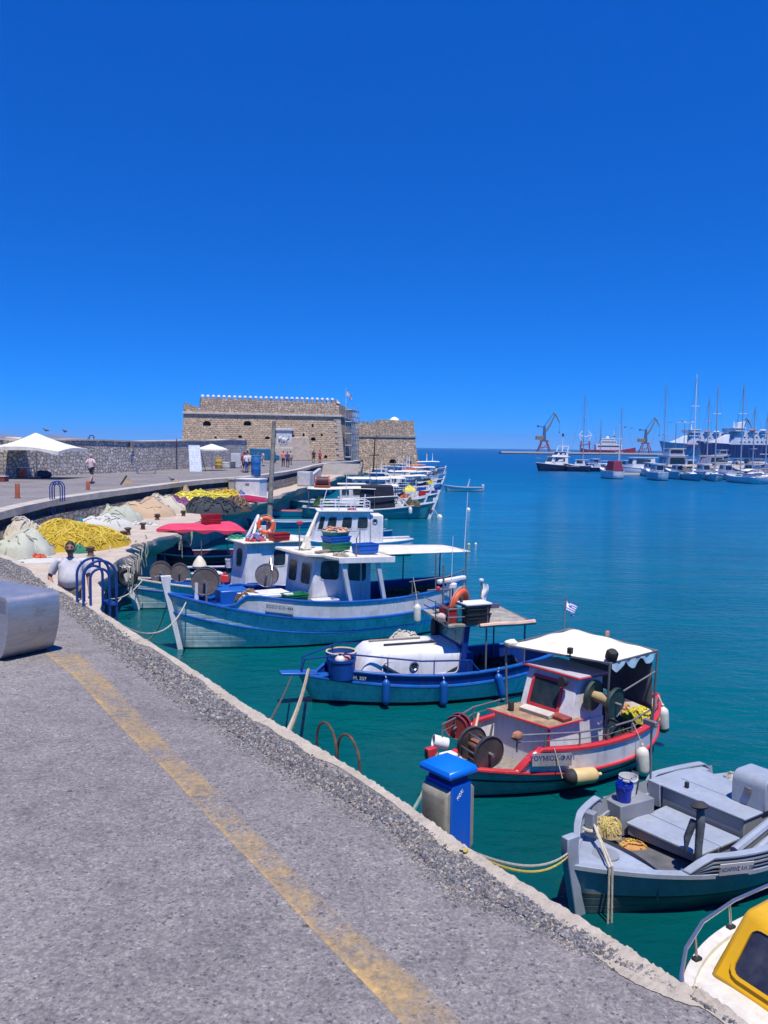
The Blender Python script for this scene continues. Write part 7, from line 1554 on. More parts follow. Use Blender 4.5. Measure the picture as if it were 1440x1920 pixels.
for i,(bw__,L_,h_,ra_,cb__,aw__,lb__) in enumerate((((790,961),8,TEALH,WHT,(-2.8,-.8,2.3,WHT2),(-.6,2.0,2.2,WHT),'sea green boat with a white wheelhouse squeezed behind the tented boat'),((800,943),8,WHT,WHT,(-3.0,-1.2,2.4,WHT2),None,'white boat with a small square wheelhouse second behind the tented boat'),((806,931),8.5,PALEB,WHT,(-2.4,-.6,2.5,BWH),(-.4,2.2,2.2,BEIGE),'pale blue boat with a blue wheelhouse and beige awning in the fleet'),((812,920),9,WHT,WHT,(-3.2,-1.4,2.6,WHT2),(-1.2,2.4,2.4,WHT),'tall white wheelhouse boat in the middle of the moored fleet'),((816,909),9,WHT,PALEB,(-3.0,-.8,2.6,WHT2),None,'white boat with a pale blue rail packed near the fort'))):
    fleet_boat('fishing_boat',lb__,bw__,L_,4,h_,ra_,.75,1.3,cb__,aw__,[(-.3+.3*i,.2,.8,3.4+.2*i,.05,WHT if i%2 else PIPE)],grp='boats packed between the bow out boats')
CL_=[('blue and white ropes','heap',netmat('fleet_blue',[(.03,.14,.4),(.5,.52,.55),(.1,.2,.3)])),('orange net','heap',netmat('fleet_orange',[(.6,.2,.08),(.5,.14,.06)])),('olive net','heap',NGRN),('pale tarpaulin','heap',netmat('fleet_pale',[(.6,.6,.57),(.5,.5,.48)])),('yellow net','heap',NYEL2),('red crate','crate',REDC),('blue crate','crate',BLC),('white box','crate',WHT)]
rf_=random.Random(77)
for bi,ob in enumerate([o for o in bpy.data.objects if o.get('group')=='fishing boats moored bow out along the dock']):
    nm=['tented sea green boat','second sea green boat','dark railed pale blue boat','orange boxed white boat','dark hulled pale awning boat','white boat with slanted exhausts','blue wheelhouse boat','long white roofed boat'][bi]
    a=ob.rotation_euler.z; c=ob.location
    for j in range(4):
        tx,kd,m_=CL_[(bi*3+j*2+(bi//3))%8]; lx=[2.6,3.4,-3.4,1.4][j]; ly=rf_.uniform(-.5,.4); q=(c.x+lx*math.cos(a)-ly*math.sin(a),c.y+lx*math.sin(a)+ly*math.cos(a),W+(.75 if abs(lx)<3 else .95))
        pl_=['amidships','near the bow','at the stern','under the awning'][j]
        if kd=='heap': heap('gear_heap','%s heaped %s on the %s'%(tx,pl_,nm),'fishing gear',q,(rf_.uniform(.5,.8),rf_.uniform(.4,.6),rf_.uniform(.4,.7)),m_,a,300+bi*9+j,26,.03)
        else: crate('%s %s on the deck of the %s'%(tx,pl_,nm),q,a,(.8,.6,.5),m_)
    for s_ in (1,-1):
        q=V((3.2,s_*.9,.2)); fender('small %s fender at the bow of the %s'%('white' if s_<0 else 'pale',nm),(c.x+q.x*math.cos(a)-q.y*1.25*math.sin(a),c.y+q.x*math.sin(a)+q.y*1.25*math.cos(a),W+.65),.5,.14,BW2_ if s_<0 else CREAMF,None)
# smaller craft between dock and fleet, sterns to the quay
def skiff(label,c,ang,L,m,rail,B=.7,name='skiff',grp='skiffs tied between dock and fleet',zs0=.42):
    zs=lambda t:zs0+.25*max(0,(t-.4)/.6)**2
    k=Boat(name,label,c,ang,L,B,zs,.42,2.2,2.4,.6,.8,.2,.05,n=14,cat='small boat',group=grp)
    k.shell([ANTI,m],[band(zc(-.2),0),band(zc(.05),0),band(zs,1)]); k.rail('gunwale',rail,lambda t:zs(t)+.03,.08,.05); k.deck(WOODD,zc(.12),.08); k.inner(m,zc(.12),zs,.05)
    for x in (-.25,.2): boxp(k.root,'thwart',WOODD,(x*L,0,zs0-.08),(.22,B*1.5,.04),0,.005)
    return k
CYAN=mat('cyan_paint',(.03,.27,.42),.4,var=.12)
q=P(525,992,W); skiff('small cyan skiff tied behind the orange life ring',(q.x,q.y+1),-165,4.2,CYAN,WHT)
q=P(470,972,W); skiff('black rowing skiff tied against the dock above the red canopy',(q.x-.6,q.y+1.5),-120,4.4,mat('black_hull',(.02,.022,.025),.5),mat('tan_rail',(.42,.36,.28),.7))
q=P(560,968,W); skiff('white skiff with a red stripe moored beside the long white cabin boat',(q.x-1,q.y),-176,5,WHT,RED)
q=P(655,1003,W); skiff('blue skiff floating at the stern of the white cabin boat',(q.x+.9,q.y-1.5),-150,3.4,mat('skiff_blue',(.05,.20,.42),.4),PALEB)
q=P(540,945,W); skiff('grey green skiff close under the dock near the leaning mast',(q.x,q.y),-170,5,PTEAL,WHT); 
q=P(640,905,W); skiff('white dinghy lying at the foot of the dock steps',(q.x,q.y),-160,4.5,WHT,WHT)
for i,(u,v) in enumerate(((600,952),(575,925),(640,880),(655,893))):
    q=P(u,v,W); skiff(['teal open boat moored at the dock behind the three windowed cabin','pale open boat moored at the dock below the white cabinet','white open boat moored under the fort scaffold','pale blue open boat moored second under the fort scaffold'][i],(q.x,q.y+.5),-170+8*i,5.5,(TEALH,PTEAL,WHT,PALEB)[i],WHT,.85)
# the lone white rowing boat
k=skiff('lone white rowing boat moored in open water off the fleet',tuple((P(870,921,W))[:2]),178,4.6,mat('rowboat_white',(.62,.66,.66),.4),mat('rowboat_rail',(.5,.55,.52),.6),.75,'rowing_boat',None,.5)
tubep(k.root,'stern_post',WHT,[(-.4,0,.3),(-.7,0,1.55)],[.09,.05]); boxp(k.root,'outboard',mat('outboard_grey',(.5,.5,.52),.4),(-2.35,0,.5),(.3,.3,.75),0,.05)
# buoys
def buoy(lb,u,v,r,m,grp='mooring buoys'):
    p=P(u,v,W); o=thing('buoy',lb,'buoy',(p.x,p.y,W),0,grp); b=M(); b.lathe([(.0,-r),(r*.7,-r*.7),(r,0),(r*.7,r*.7),(r*.2,r)],n=14); b.build('ball',m,o,ang=80); b=M(); b.torus(at(0,0,r*1.1,R(90)),r*.16,r*.05,8,5); b.build('ring',BLK,o)
BW_=mat('buoy_white',(.70,.68,.62),.5); BYL=mat('buoy_yellow',(.66,.50,.05),.5)
buoy('white mooring buoy off the bow of the sea green boat',824,970,.24,BW_); buoy('small white buoy alone in open water below the rowing boat',878,956,.2,BW_); buoy('yellow float in open water beyond the trawler awning',879,1021,.09,BYL); buoy('small pale float right of the yellow float',892,1020,.08,BW_)
for i,(u,v) in enumerate(((703,975),(722,973),(738,972),(712,968))): buoy(['white fender float at the waterline of the sea green boat','larger white float beside the sea green hull','yellow float beside the sea green hull','pale float behind the white floats'][i],u,v,.34,BYL if i==2 else BW_,'floats beside the sea green boat')
# ================================================================ marina
MSPAR=mat('mast_alloy',(.42,.43,.45),.4,.5); MSPARW=mat('mast_white',(.70,.70,.70),.4)
def sailboat(label,u,v,L,ang,hull,topv,deckm=WHT,cover=None,bim=None,spar=MSPAR,furl=True,group='sailing boats in the marina'):
    p=P(u,v,W); y=p.y; mast=2+( (topv) and PY(u,topv,y).z-2 )-W
    zs=lambda t:1.05+.3*max(0,(t-.4)/.6)**2
    k=Boat('sailboat',label,(p.x,p.y),ang,L,L*.155,zs,.4,2.0,2.2,.75,.8,.5,.15,n=14,cat='sailing boat',group=group)
    k.shell([ANTI,hull],[band(zc(-.3),0),band(zc(.08),0),band(lambda t:zs(t)*.6,1),band(zs,1)]); k.deck(deckm,lambda t:zs(t),.03); r=k.root
    k.rail('toe_rail',WHT,lambda t:zs(t)+.05,.06,.06)
    b=M(); b.hexa([(-.15*L,-.08*L,.95),(.22*L,-.05*L,1.0),(.22*L,.05*L,1.0),(-.15*L,.08*L,.95),(-.14*L,-.07*L,1.45),(.12*L,-.045*L,1.35),(.12*L,.045*L,1.35),(-.14*L,.07*L,1.45)]); cr=b.build('coachroof',deckm,r,.06)
    for s in (1,-1):
        q=[(-.12*L,s*.0795*L,1.05),(.16*L,s*.058*L,1.08),(.10*L,s*.052*L,1.32),(-.12*L,s*.0735*L,1.4)]
        if s>0: q=[q[1],q[0],q[3],q[2]]
        pane(cr,q,.1,.9,.25,.75,deckm,DARKG,.03,.01,.3)
    tubep(r,'mast',spar,[(.08*L,0,1.2),(.08*L,0,mast)],[.13,.08],8)
    for f,w in ((.42,.95),(.70,.75)): tubep(r,'spreader',WHT,[(.08*L,-w,mast*f),(.08*L,w,mast*f)],.05,6)
    for s in (-1,1): tubep(r,'shroud',PIPE,[(.05*L,s*.14*L,1.0),(.08*L,s*.75,mast*.70),(.08*L,0,mast*.97)],.018,4)
    tubep(r,'forestay',PIPE,[(.50*L,0,1.2),(.08*L,0,mast*.98)],.02,4); tubep(r,'backstay',PIPE,[(-.48*L,0,1.1),(.08*L,0,mast*.99)],.016,4)
    tubep(r,'boom',spar,[(.07*L,0,2.1),(-.30*L,0,2.2)],.08,8)
    if cover: tubep(r,'sail_cover',cover,[(.07*L,0,2.3),(-.1*L,0,2.32),(-.29*L,0,2.28)],[.20,.18,.1],8)
    if bim:
        b=M(); b.grid(lambda s,t:V((-.16*L-.22*L*s,(.13*L)*(2*t-1),1.5+.95*math.sin(math.pi*(.12+.76*t))**.5*(1)-.0)),6,10); o=b.build('sprayhood',bim,r); sm=o.modifiers.new('S','SOLIDIFY'); sm.thickness=.04
    tubep(r,'pushpit',STEEL,[k.pt(.12,zs(.1)+.0,1),k.pt(.1,zs(.1)+.6,1),k.pt(0,zs(0)+.62,1),k.pt(0,zs(0)+.62,-1),k.pt(.1,zs(.1)+.6,-1),k.pt(.12,zs(.1),-1)],.03,6)
    return k
NAV=mat('yacht_navy',(.015,.03,.08),.25); SAILB=mat('sail_cover_blue',(.02,.10,.32),.8)
DS=[('dark hulled sailboat beside the motor yacht at the left end of the marina',1098,884,10.5,200,NAV,740,SAILB,None,MSPAR),
('green hulled sailboat behind the maroon covered boat',1129,878,9,185,mat('yacht_green',(.03,.12,.10),.3),786,None,None,MSPAR),
('sailboat with the tall thin mast behind the pontoon',1167,878,10,190,NAV,762,SAILB,None,MSPAR),
('sailboat with the shorter white mast right of the maroon cover',1159,885,9,260,NAV,796,mat('sail_cover_black',(.03,.03,.04),.8),None,MSPARW),
('sailboat whose double spreader mast stands before the ferry bow',1249,884,11,190,WHT,718,SAILB,None,MSPAR),
('pale blue sailboat with the tallest white mast and an arched bimini',1296,900,11,265,mat('yacht_pale',(.22,.42,.50),.3),702,mat('sail_cover_black',(.03,.03,.04)),NAV,MSPARW),
('white sailboat with a slim banded mast left of a blue furled sail',1329,892,9.5,205,WHT,745,None,None,MSPAR),
('white sailboat with the blue furled sail and two slanting davits',1339,901,10,250,WHT,722,SAILB,None,MSPAR),
('white round sterned sailboat with a cream sprayhood near the right edge',1392,905,11,95,WHT,719,None,CREAM,MSPAR),
('grey blue sailboat second from the right edge',1416,899,10,200,mat('yacht_grey',(.3,.38,.45),.3),762,SAILB,None,MSPAR),
('white sailboat with a boarding ladder at the right edge',1436,906,10,230,WHT,776,None,NAV,MSPAR)]
for d in DS: sailboat(d[0],d[1],d[2],d[3],d[4],d[5],d[6],WHT,d[7],d[8],d[9])
def cruiser(label,u,v,L,ang,hull,levels,canvas=None,name='motor_cruiser',group='motor boats in the marina',B=None,flag=False):
    p=P(u,v,W); B=B or L*.16
    zs=lambda t:1.15+.45*max(0,(t-.4)/.6)**1.6
    k=Boat(name,label,(p.x,p.y),ang,L,B,zs,.38,2.4,2.2,.88,.86,.8,.0,n=14,cat='motor boat',group=group)
    k.shell([ANTI,hull],[band(zc(-.3),0),band(zc(.1),0),band(lambda t:zs(t)*.6,1),band(zs,1)]); k.rail('toe_rail',WHT,lambda t:zs(t)+.06,.12,.1); k.deck(WHT,lambda t:zs(t),.05); r=k.root
    z=1.15
    for i,(x0,x1,w,h,sl) in enumerate(levels):
        q=[(x0*L,-w*B,z),(x1*L,-w*B*.85,z),(x1*L,w*B*.85,z),(x0*L,w*B,z),((x0)*L+.1,-w*B*.9,z+h),((x1-sl)*L,-w*B*.75,z+h),((x1-sl)*L,w*B*.75,z+h),((x0)*L+.1,w*B*.9,z+h)]
        c=cabin(k,'superstructure',WHT,q,.08)
        pane(c,[q[1],q[2],q[6],q[5]],.06,.94,.40,.88,WHT,DARKG,.03,.02,.12); pane(c,[q[2],q[3],q[7],q[6]],.15,.8,.42,.86,WHT,DARKG,.03,.02,.12); pane(c,[q[0],q[1],q[5],q[4]],.2,.85,.42,.86,WHT,DARKG,.03,.02,.12); pane(c,[q[3],q[0],q[4],q[7]],.1,.9,.3,.85,WHT,DARKG,.03,.02,.12)
        z+=h
        b=M(); b.box(x0*L-.7,(x1-sl)*L+.25,-w*B*.95,w*B*.95,z,z+.08); b.build('roof',WHT,r,.03)
    if canvas:
        m,x0,x1,h=canvas; b=M(); b.hexa([(x0*L,-B*.9,1.2),(x1*L,-B*.85,1.2),(x1*L,B*.85,1.2),(x0*L,B*.9,1.2),(x0*L+.5,-B*.6,1.2+h),(x1*L-.3,-B*.6,1.2+h),(x1*L-.3,B*.6,1.2+h),(x0*L+.5,B*.6,1.2+h)]); b.build('canvas_cover',m,r,.1)
    k.root.scale=(1,1,1.22)
    return k,z
y1,z=cruiser('long navy hulled motor yacht at the left end of the marina',1040,883,10.5,210,NAV,[(-.30,.24,.85,1.5,.12),(-.32,.04,.66,1.0,.10)],None,'motor_yacht',None)
y1.root.scale=(1,1,1.3)
for x in (-.28,-.12): tubep(y1.root,'radar_arch',WHT,[(x*11,-1.0,z),(x*11-.4,-.9,z+1.0),(x*11-.4,.9,z+1.0),(x*11,1.0,z)],.12)
tubep(y1.root,'mast',WHT,[(-2.2,0,z),(-2.4,0,z+3.0)],[.10,.06]); b=M(); b.ell((-2.4,0,z+3.2),(.25,.25,.32),10,8); b.build('radar_dome',BLK,y1.root); tubep(y1.root,'pulpit',STEEL,[y1.pt(.6,2.1,1),y1.pt(.85,2.4,1),y1.pt(1,2.6,1),y1.pt(.85,2.4,-1),y1.pt(.6,2.1,-1)],.04,6)
cruiser('white motor boat under a maroon cockpit cover nearest in the marina',1143,897,7.5,100,WHT,[(-.05,.2,.6,.8,.1)],(mat('maroon_cover',(.16,.012,.05),.8,var=.15),-.48,-.02,1.55))
cruiser('boxy white houseboat moored along the pontoon',1196,890,8,190,WHT,[(-.42,.25,.9,1.9,.03)],None,B=1.6)
cruiser('small grey cabin boat with a red ring on its roof right of the pontoon',1228,900,7,95,PALEB,[(-.3,.15,.7,1.2,.06)])
cruiser('large white flybridge cruiser moored stern on in the middle of the marina',1252,888,13,95,WHT,[(-.38,.15,.92,2.3,.06),(-.34,-.02,.75,1.3,.06)],B=2.5)
cruiser('low white cruiser with navy screens left of the tallest mast',1285,884,9,100,WHT,[(-.3,.15,.8,1.3,.1)])
cruiser('white domed motor boat behind the pale blue sailboat',1322,886,11,105,WHT,[(-.40,.12,.95,2.3,.12)],B=2.3)
cruiser('white two decked cruiser behind the sailboat with the furled sail',1345,880,11,95,WHT,[(-.35,.15,.9,2.3,.06),(-.3,-.05,.7,1.2,.05)])
cruiser('small white runabout between two sailboats near the right edge',1368,897,6,110,WHT,[(-.1,.15,.6,.7,.1)])
cruiser('white cabin boat tucked behind the round sterned sailboat',1412,893,8,100,WHT,[(-.3,.15,.8,1.3,.08)])
cruiser('small white workboat with dark fenders beside the grey cabin boat',1265,898,6,100,PALEB,[(-.3,.1,.7,1.0,.05)])
for lb_,u_,v_,L_,a_,h_ in (('small navy runabout between the motor yacht and the first sailboats',1084,884,6,150,NAV),('white runabout half hidden behind the green hulled sailboat',1112,880,7,95,WHT),('white boat squeezed between maroon cover and houseboat',1172,886,7,105,WHT),('pale blue runabout off the end of the pontoon',1214,893,6,95,PALEB),('white day boat right of the tallest mast',1314,898,6.5,100,WHT),('white cabin boat left of the round sterned sailboat',1356,899,6.5,95,WHT),('navy hulled cabin boat near the right edge',1404,897,7,110,NAV),('white motor boat hard against the right edge',1434,895,8,100,WHT)):
    cruiser(lb_,u_,v_,L_,a_,h_,[(-.3,.15,.75,1.15,.07)])
# pontoon, marina quay, cars
o=thing('pontoon','floating concrete pontoon between the maroon covered boat and the houseboat','pontoon',tuple(P(1195,892,W)[:2])+(W,),R(-4)); b=M(); b.box(-5.8,5.8,-.9,.9,.05,.55); b.build('deck',mat('pontoon_concrete',(.5,.48,.45),.8),o,.03)
for x in (-4.5,0,4.5): b=M(); b.box(x-.8,x+.8,-.7,.7,-.3,.06); b.build('float',BLK,o)
b=M(); 
pts=[(61,176),(100,158),(240,150),(240,260),(150,250),(66,205)]
b.prism(pts,1.9-(-3),Mx.Translation((0,0,W-3))); tag(b.build('marina_quay',concrete('marina_concrete',(.30,.25,.21),(.42,.36,.30),sc=.3),smooth=False),kind='structure')
def car(label,x,y,rz,col):
    o=thing('parked_car',label,'car',(x,y,W+1.9),rz,'cars parked on the marina quay'); m=mat('car_'+label[:8],col,.3,var=.03)
    b=M(); b.loft([[(-2.0,s_*.8,.35),(2.0,s_*.8,.35)] for s_ in (1,)] if False else [[V((x_,-w,z)) if j==0 else V((x_,w,z)) for j in (0,1)] for x_,w,z in ()] or [[V((-2.1,-.8,.3)),V((-2.1,.8,.3)),V((-2.1,.8,.85)),V((-2.1,-.8,.85))],[V((-1.2,-.85,.3)),V((-1.2,.85,.3)),V((-1.2,.85,.95)),V((-1.2,-.85,.95))],[V((1.0,-.85,.3)),V((1.0,.85,.3)),V((1.0,.85,.92)),V((1.0,-.85,.92))],[V((2.1,-.75,.35)),V((2.1,.75,.35)),V((2.1,.75,.7)),V((2.1,-.75,.7))]],True,True,True); b.build('body',m,o,.06)
    b=M(); b.hexa([(-1.7,-.78,.9),(1.1,-.78,.9),(1.1,.78,.9),(-1.7,.78,.9),(-1.2,-.62,1.45),(.3,-.62,1.45),(.3,.62,1.45),(-1.2,.62,1.45)]); b.build('cabin',DARKG,o,.05); b=M(); b.box(-1.15,.28,-.6,.6,1.45,1.49); b.build('roof',m,o,.02)
    for x_ in (-1.3,1.3):
        for y_ in (-.78,.78): b=M(); b.cyl((x_,y_-.1,.32),(x_,y_+.1,.32),.32,n=12); b.build('wheel',BLK,o)
for i,(u,v,c,lb) in enumerate(((1363,871,(.62,.62,.62),'white car parked on the marina quay left of the dark mast'),(1382,871,(.55,.56,.58),'silver car parked on the marina quay below the ferry'),(1401,870,(.05,.09,.16),'dark blue car parked on the marina quay'),(1420,872,(.6,.6,.6),'white car parked on the marina quay near the right edge'),(1350,874,(.4,.42,.45),'grey car parked at the left end of the marina quay row'))):
    q=P(u,v,W+1.9); car(lb,q.x,q.y,R(80+i*15),c)
# lamp posts of the marina
for i,u in enumerate((1265,1281)):
    q=P(u,872,W+1.9); o=thing('street_lamp',['tall street lamp before the bow of the pale ferry','slimmer street lamp right of the first one before the ferry'][i],'street lamp',(q.x,q.y,W+.0)); tubep(o,'post',PIPE,[(0,0,0),(0,0,12)],[.12,.07],8); tubep(o,'arm',PIPE,[(0,0,11.9),(1.8,0,12.3)],.06,6); boxp(o,'lamp',WHT,(1.9,0,12.28),(.9,.3,.15),0,.03)
# ================================================================ outer pier, cranes, ship, ferries
o=thing('breakwater_pier','long low pale pier with a dark foot stretching across the harbour mouth','pier',(118,850,W)); b=M(); b.box(0,200,-12,12,.9,2.3); b.build('deck',mat('pier_concrete',(.55,.50,.45),.8),o); b=M(); b.box(.5,200,-11.5,11.5,-2,.9); b.build('foot',mat('pier_foot',(.05,.06,.07),.8),o)
CRB=mat('crane_blue',(.03,.09,.17),.6); CRY=mat('crane_yellow',(.20,.155,.085),.7); CRR=mat('crane_red',(.20,.03,.045),.7)
def crane(label,u,y,s,flip=1,grp='harbour cranes on the pier'):
    q=PY(u,838,y); o=thing('harbour_crane',label,'crane',(q.x,y,W+2.3),0,grp); o.scale=(s*flip if False else s,s,s)
    for sx in (-1,1):
        for sy in (-1,1): tubep(o,'portal_leg',CRR,[(sx*6.5,sy*5,0),(sx*2.6,sy*2.5,11.5)],[.7,.5],6)
    b=M(); b.box(-4,4,-3,3,11,12.4); b.build('portal_top',CRR,o,.1); tubep(o,'portal_brace',CRR,[(-5,-5,5),(5,-5,5)],.5,6); tubep(o,'portal_brace',CRR,[(-6,-5,0.5),(3,-4,9)],.4,6)
    b=M(); b.box(-9*flip if flip>0 else 1,-1 if flip>0 else 9,-2.2,2.2,13,17); b.build('machine_house',CRY,o,.2)
    b=M(); b.hexa([(-1.7,-1.7,12.4),(1.7,-1.7,12.4),(1.7,1.7,12.4),(-1.7,1.7,12.4),(-1.0,-1,28),(1.0,-1,28),(1.0,1,28),(-1.0,1,28)]); b.build('tower',CRB,o,.1)
    tubep(o,'jib',CRY,[(1.5*flip,0,22),(5.5*flip,0,28),(11*flip,0,40.5)],[1.0,.9,.6],6); tubep(o,'stay',CRB,[(0,0,28),(9.5*flip,0,41.5)],.35,6); tubep(o,'fly_jib',CRY,[(9.0*flip,0,42),(12*flip,0,39),(16*flip,0,31)],[.6,.9,.4],6)
    tubep(o,'counterweight_arm',CRB,[(0,0,26),(-6*flip,0,27.4)],.45,6); boxp(o,'counterweight',CRB,(-7*flip,0,27.2),(2,2,2.2),0,.1); tubep(o,'hoist_cable',BLK,[(16*flip,0,31),(16*flip,0,22)],.12,4); boxp(o,'hook',BLK,(16*flip,0,21),(.8,.8,1.6),0,.1)
    return o
crane('tall blue and yellow harbour crane alone at the left of the pier',1020,860,.97); crane('blue and yellow harbour crane beside the red ship',1210,860,.88); crane('faint harbour crane rising behind the ferry funnel',1382,980,1.0,1)
def hopper(label,u,y):
    q=PY(u,838,y); o=thing('unloader',label,'crane',(q.x,y,W+2.3))
    for sx in (-1,1): tubep(o,'leg',CRR,[(sx*5,0,0),(sx*4,0,12)],.7,6); tubep(o,'frame',WHT,[(sx*4,0,12),(sx*6.5,0,18),(sx*3,0,22)],.45,6)
    tubep(o,'beam',CRR,[(-6,0,7),(6,0,9)],.6,6); tubep(o,'ring_beam',WHT,[(-6.5,0,18),(0,0,16),(6.5,0,18)],.4,6)
hopper('pale framed unloader on red legs behind the first sailboat masts',1097,862)
q=PY(1140,838,900); sh=thing('cargo_ship','red hulled ship with white superstructure lying behind the pier','ship',(q.x,900,W)); b=M(); b.loft([[V((x,-w,z)),V((x,w,z)),V((x,w*.8,-1)),V((x,-w*.8,-1))] for x,w,z in ((-29,5.5,6.5),(-24,6.5,5.2),(10,6.5,4.6),(22,5,6.5),(30,.6,8.2))],True,True,True); b.build('hull',mat('ship_red',(.36,.02,.035),.5,var=.1),sh)
for x0,x1,z0,z1 in ((-14,14,5,11),(-9,8,11,15),(-8,6,15,17.5)): b=M(); b.box(x0,x1,-5,5,z0,z1); c_=b.build('superstructure',WHT,sh,.2); pane(c_,[(x0,-5,z0),(x1,-5,z0),(x1,-5,z1),(x0,-5,z1)],.06,.94,.55,.80,WHT,DARKG,.05,.05,.05)
b=M(); b.lathe([(1.8,0),(1.8,1.2),(1.2,2.2),(0,2.6)],at(-1,0,17.5),14); b.build('radar_dome',WHT,sh); tubep(sh,'mast',WHT,[(6,0,17),(6,0,26)],.4,6)
FPB=mat('ferry_hull_blue',(.01,.20,.37),.35,var=.05); FNV=mat('ferry_hull_navy',(.004,.028,.14),.35,var=.05); FWH_=mat('ferry_white',(.60,.64,.68),.5,var=.04)
def ferry(label,u,y,L,hullm,zs_,stripe=None,dz=0,front=8):
    q=PY(u,838,y); o=thing('ferry',label,'ferry',(q.x,y,W)); 
    secs=[(0,.4,zs_+3.2),(6,3.6,zs_+2.0),(16,8,zs_+1.0),(34,12,zs_),(L,12,zs_)]
    b=M(); b.loft([[V((x+(z-1)*-.0,-w,z)),V((x,w,z)),V((x+ (5 if i<2 else 0),w*.75,-1)),V((x+(5 if i<2 else 0),-w*.75,-1))] for i,(x,w,z) in enumerate(secs)],True,True,True); b.build('hull',hullm,o)
    if stripe: b=M(); b.box(22,L,-12.08,-12.0,zs_-.9,zs_-.1); b.build('stripe',stripe,o)
    decks=[(24,L,zs_,4.2),(27,L,zs_+4.2,3.6),(30,L,zs_+7.8,3.4)]
    for i,(x0,x1,z0,h) in enumerate(decks):
        b=M(); b.hexa([(x0,-11.6,z0),(x1,-11.6,z0),(x1,11.6,z0),(x0,11.6,z0),(x0+2,-11.6,z0+h),(x1,-11.6,z0+h),(x1,11.6,z0+h),(x0+2,11.6,z0+h)]); c_=b.build('deckhouse',FWH_,o,.1)
        n=24
        for k in range(n):
            x=x0+8+k*(L-x0-10)/n; b=M(); b.box(x,x+1.5,-11.68,-11.6,z0+h*.4,z0+h*.72); b.build('window',DARKG,c_)
    b=M(); b.hexa([(27,-13.5,zs_+11.2),(35,-13.5,zs_+11.2),(35,13.5,zs_+11.2),(27,13.5,zs_+11.2),(26,-13.5,zs_+14.4),(36,-13.5,zs_+14.4),(36,13.5,zs_+14.4),(26,13.5,zs_+14.4)]); br_=b.build('bridge',FWH_,o,.2); pane(br_,[(27,-13.5,zs_+11.2),(35,-13.5,zs_+11.2),(36,-13.5,zs_+14.4),(26,-13.5,zs_+14.4)],.05,.95,.45,.8,FWH_,DARKG,.05,.05,.05)
    tubep(o,'mast',FWH_,[(31,0,zs_+14),(31,0,zs_+20)],[.8,.5],8)
    b=M(); b.hexa([(9,-.6,zs_+1.6),(26,-7,zs_+.5),(26,7,zs_+.5),(9,.6,zs_+1.6),(20,-2,zs_+6),(27,-6,zs_+9.5),(27,6,zs_+9.5),(20,2,zs_+6)]); b.build('bow_screen',FWH_,o,.2)
    for k in range(3): b=M(); b.ell((42+k*9,-12.6,zs_+12.2),(3.2,1.1,1.1),12,8); b.build('lifeboat',ORANGE if k==0 else FWH_,o)
    b=M(); b.hexa([(72,-4,zs_+11),(80,-4,zs_+11),(80,4,zs_+11),(72,4,zs_+11),(76,-3,zs_+22),(83,-3,zs_+23),(83,3,zs_+23),(76,3,zs_+22)]); b.build('funnel',FWH_,o,.4)
    b=M(); b.box(58,L,-11,11,zs_+11.2,zs_+12.2); b.build('sun_deck',FWH_,o)
    return o
ferry('large ferry with a pale blue hull and white decks docked far right',1236,820,150,FPB,11.6,mat('ferry_red_stripe',(.45,.05,.07),.5))
o2=ferry('navy hulled ferry lying in front of the pale blue ferry at the right edge',1307,720,120,FNV,11.0)
# gulls over the harbour
for i,(u,v) in enumerate(((1172,801),(1184,803),(1258,792),(1280,790),(1152,818))):
    q=PY(u,v,170); o=thing('gull','small dark gull gliding over the marina','bird',tuple(q),R(40*i),'gulls over the marina')
    b=M(); b.ell((0,0,0),(.28,.09,.09),8,6); b.build('body',mat('gull_grey',(.12,.12,.13),.8),o)
    for s in (-1,1): b=M(); b.add([(.1,0,.02),(-.12,0,.02),(-.05,s*.4,.16),(.08,s*.4,.16),(-.08,s*.8,.05),(-.02,s*.8,.06)],[(0,1,2,3),(3,2,4,5)]); w_=b.build('wing',mat('gull_grey',(.12,.12,.13)),o); w_.modifiers.new('S','SOLIDIFY').thickness=.02
# ================================================================ gear on the fishing dock
def D(u,v): 
    p=P(u,v,DOCK); return p
def hp_(name,lb,cat,u,v,d,m,rz=0,seed=0,st=100,r=.025,grp=None,flat=.55):
    p=D(u,v); return heap(name,lb,cat,(p.x,p.y,DOCK),d,m,rz,seed,st,r,None,grp,flat)
SACK=netmat('sack_cream',[(.56,.52,.42),(.50,.46,.37),(.60,.57,.48)]); SACKG=netmat('sack_pale_green',[(.46,.48,.40),(.40,.43,.36),(.52,.53,.46)]); SACKT=netmat('sack_tan',[(.54,.40,.27),(.48,.35,.23),(.58,.46,.32)]); SACKW=netmat('sack_white',[(.60,.60,.56),(.52,.53,.50)])
hp_('net_heap','big mustard yellow net heaped on the dock against the wall','net heap',128,1024,(2.4,1.75,.95),NYEL,R(70),101,700,.015)
hp_('net_heap','flat mustard yellow net spread at the right end of the big heap','net heap',172,1020,(1.7,1.1,.40),NYEL,R(70),102,300,.014)
hp_('net_heap','cream netting with grey folds piled at the left end of the yellow heap','net heap',62,1030,(1.2,1.0,1.05),SACK,R(60),103,60,.03)
hp_('tarpaulin_heap','pale green tarpaulin slumped over nets nearest the quay corner','tarpaulin',40,1043,(1.0,.9,.85),SACKG,R(50),104,16,.02)
hp_('tarpaulin_sheet','white plastic sheet lying on the dock beside the green tarpaulin','tarpaulin',72,1052,(.8,.45,.10),SACKW,R(50),105,8,.02)
hp_('bundle','orange red bundle on the white plastic sheet','bundle',72,1050,(.24,.2,.22),netmat('orange_red',[(.66,.14,.05),(.56,.10,.05)]),0,106,10,.02)
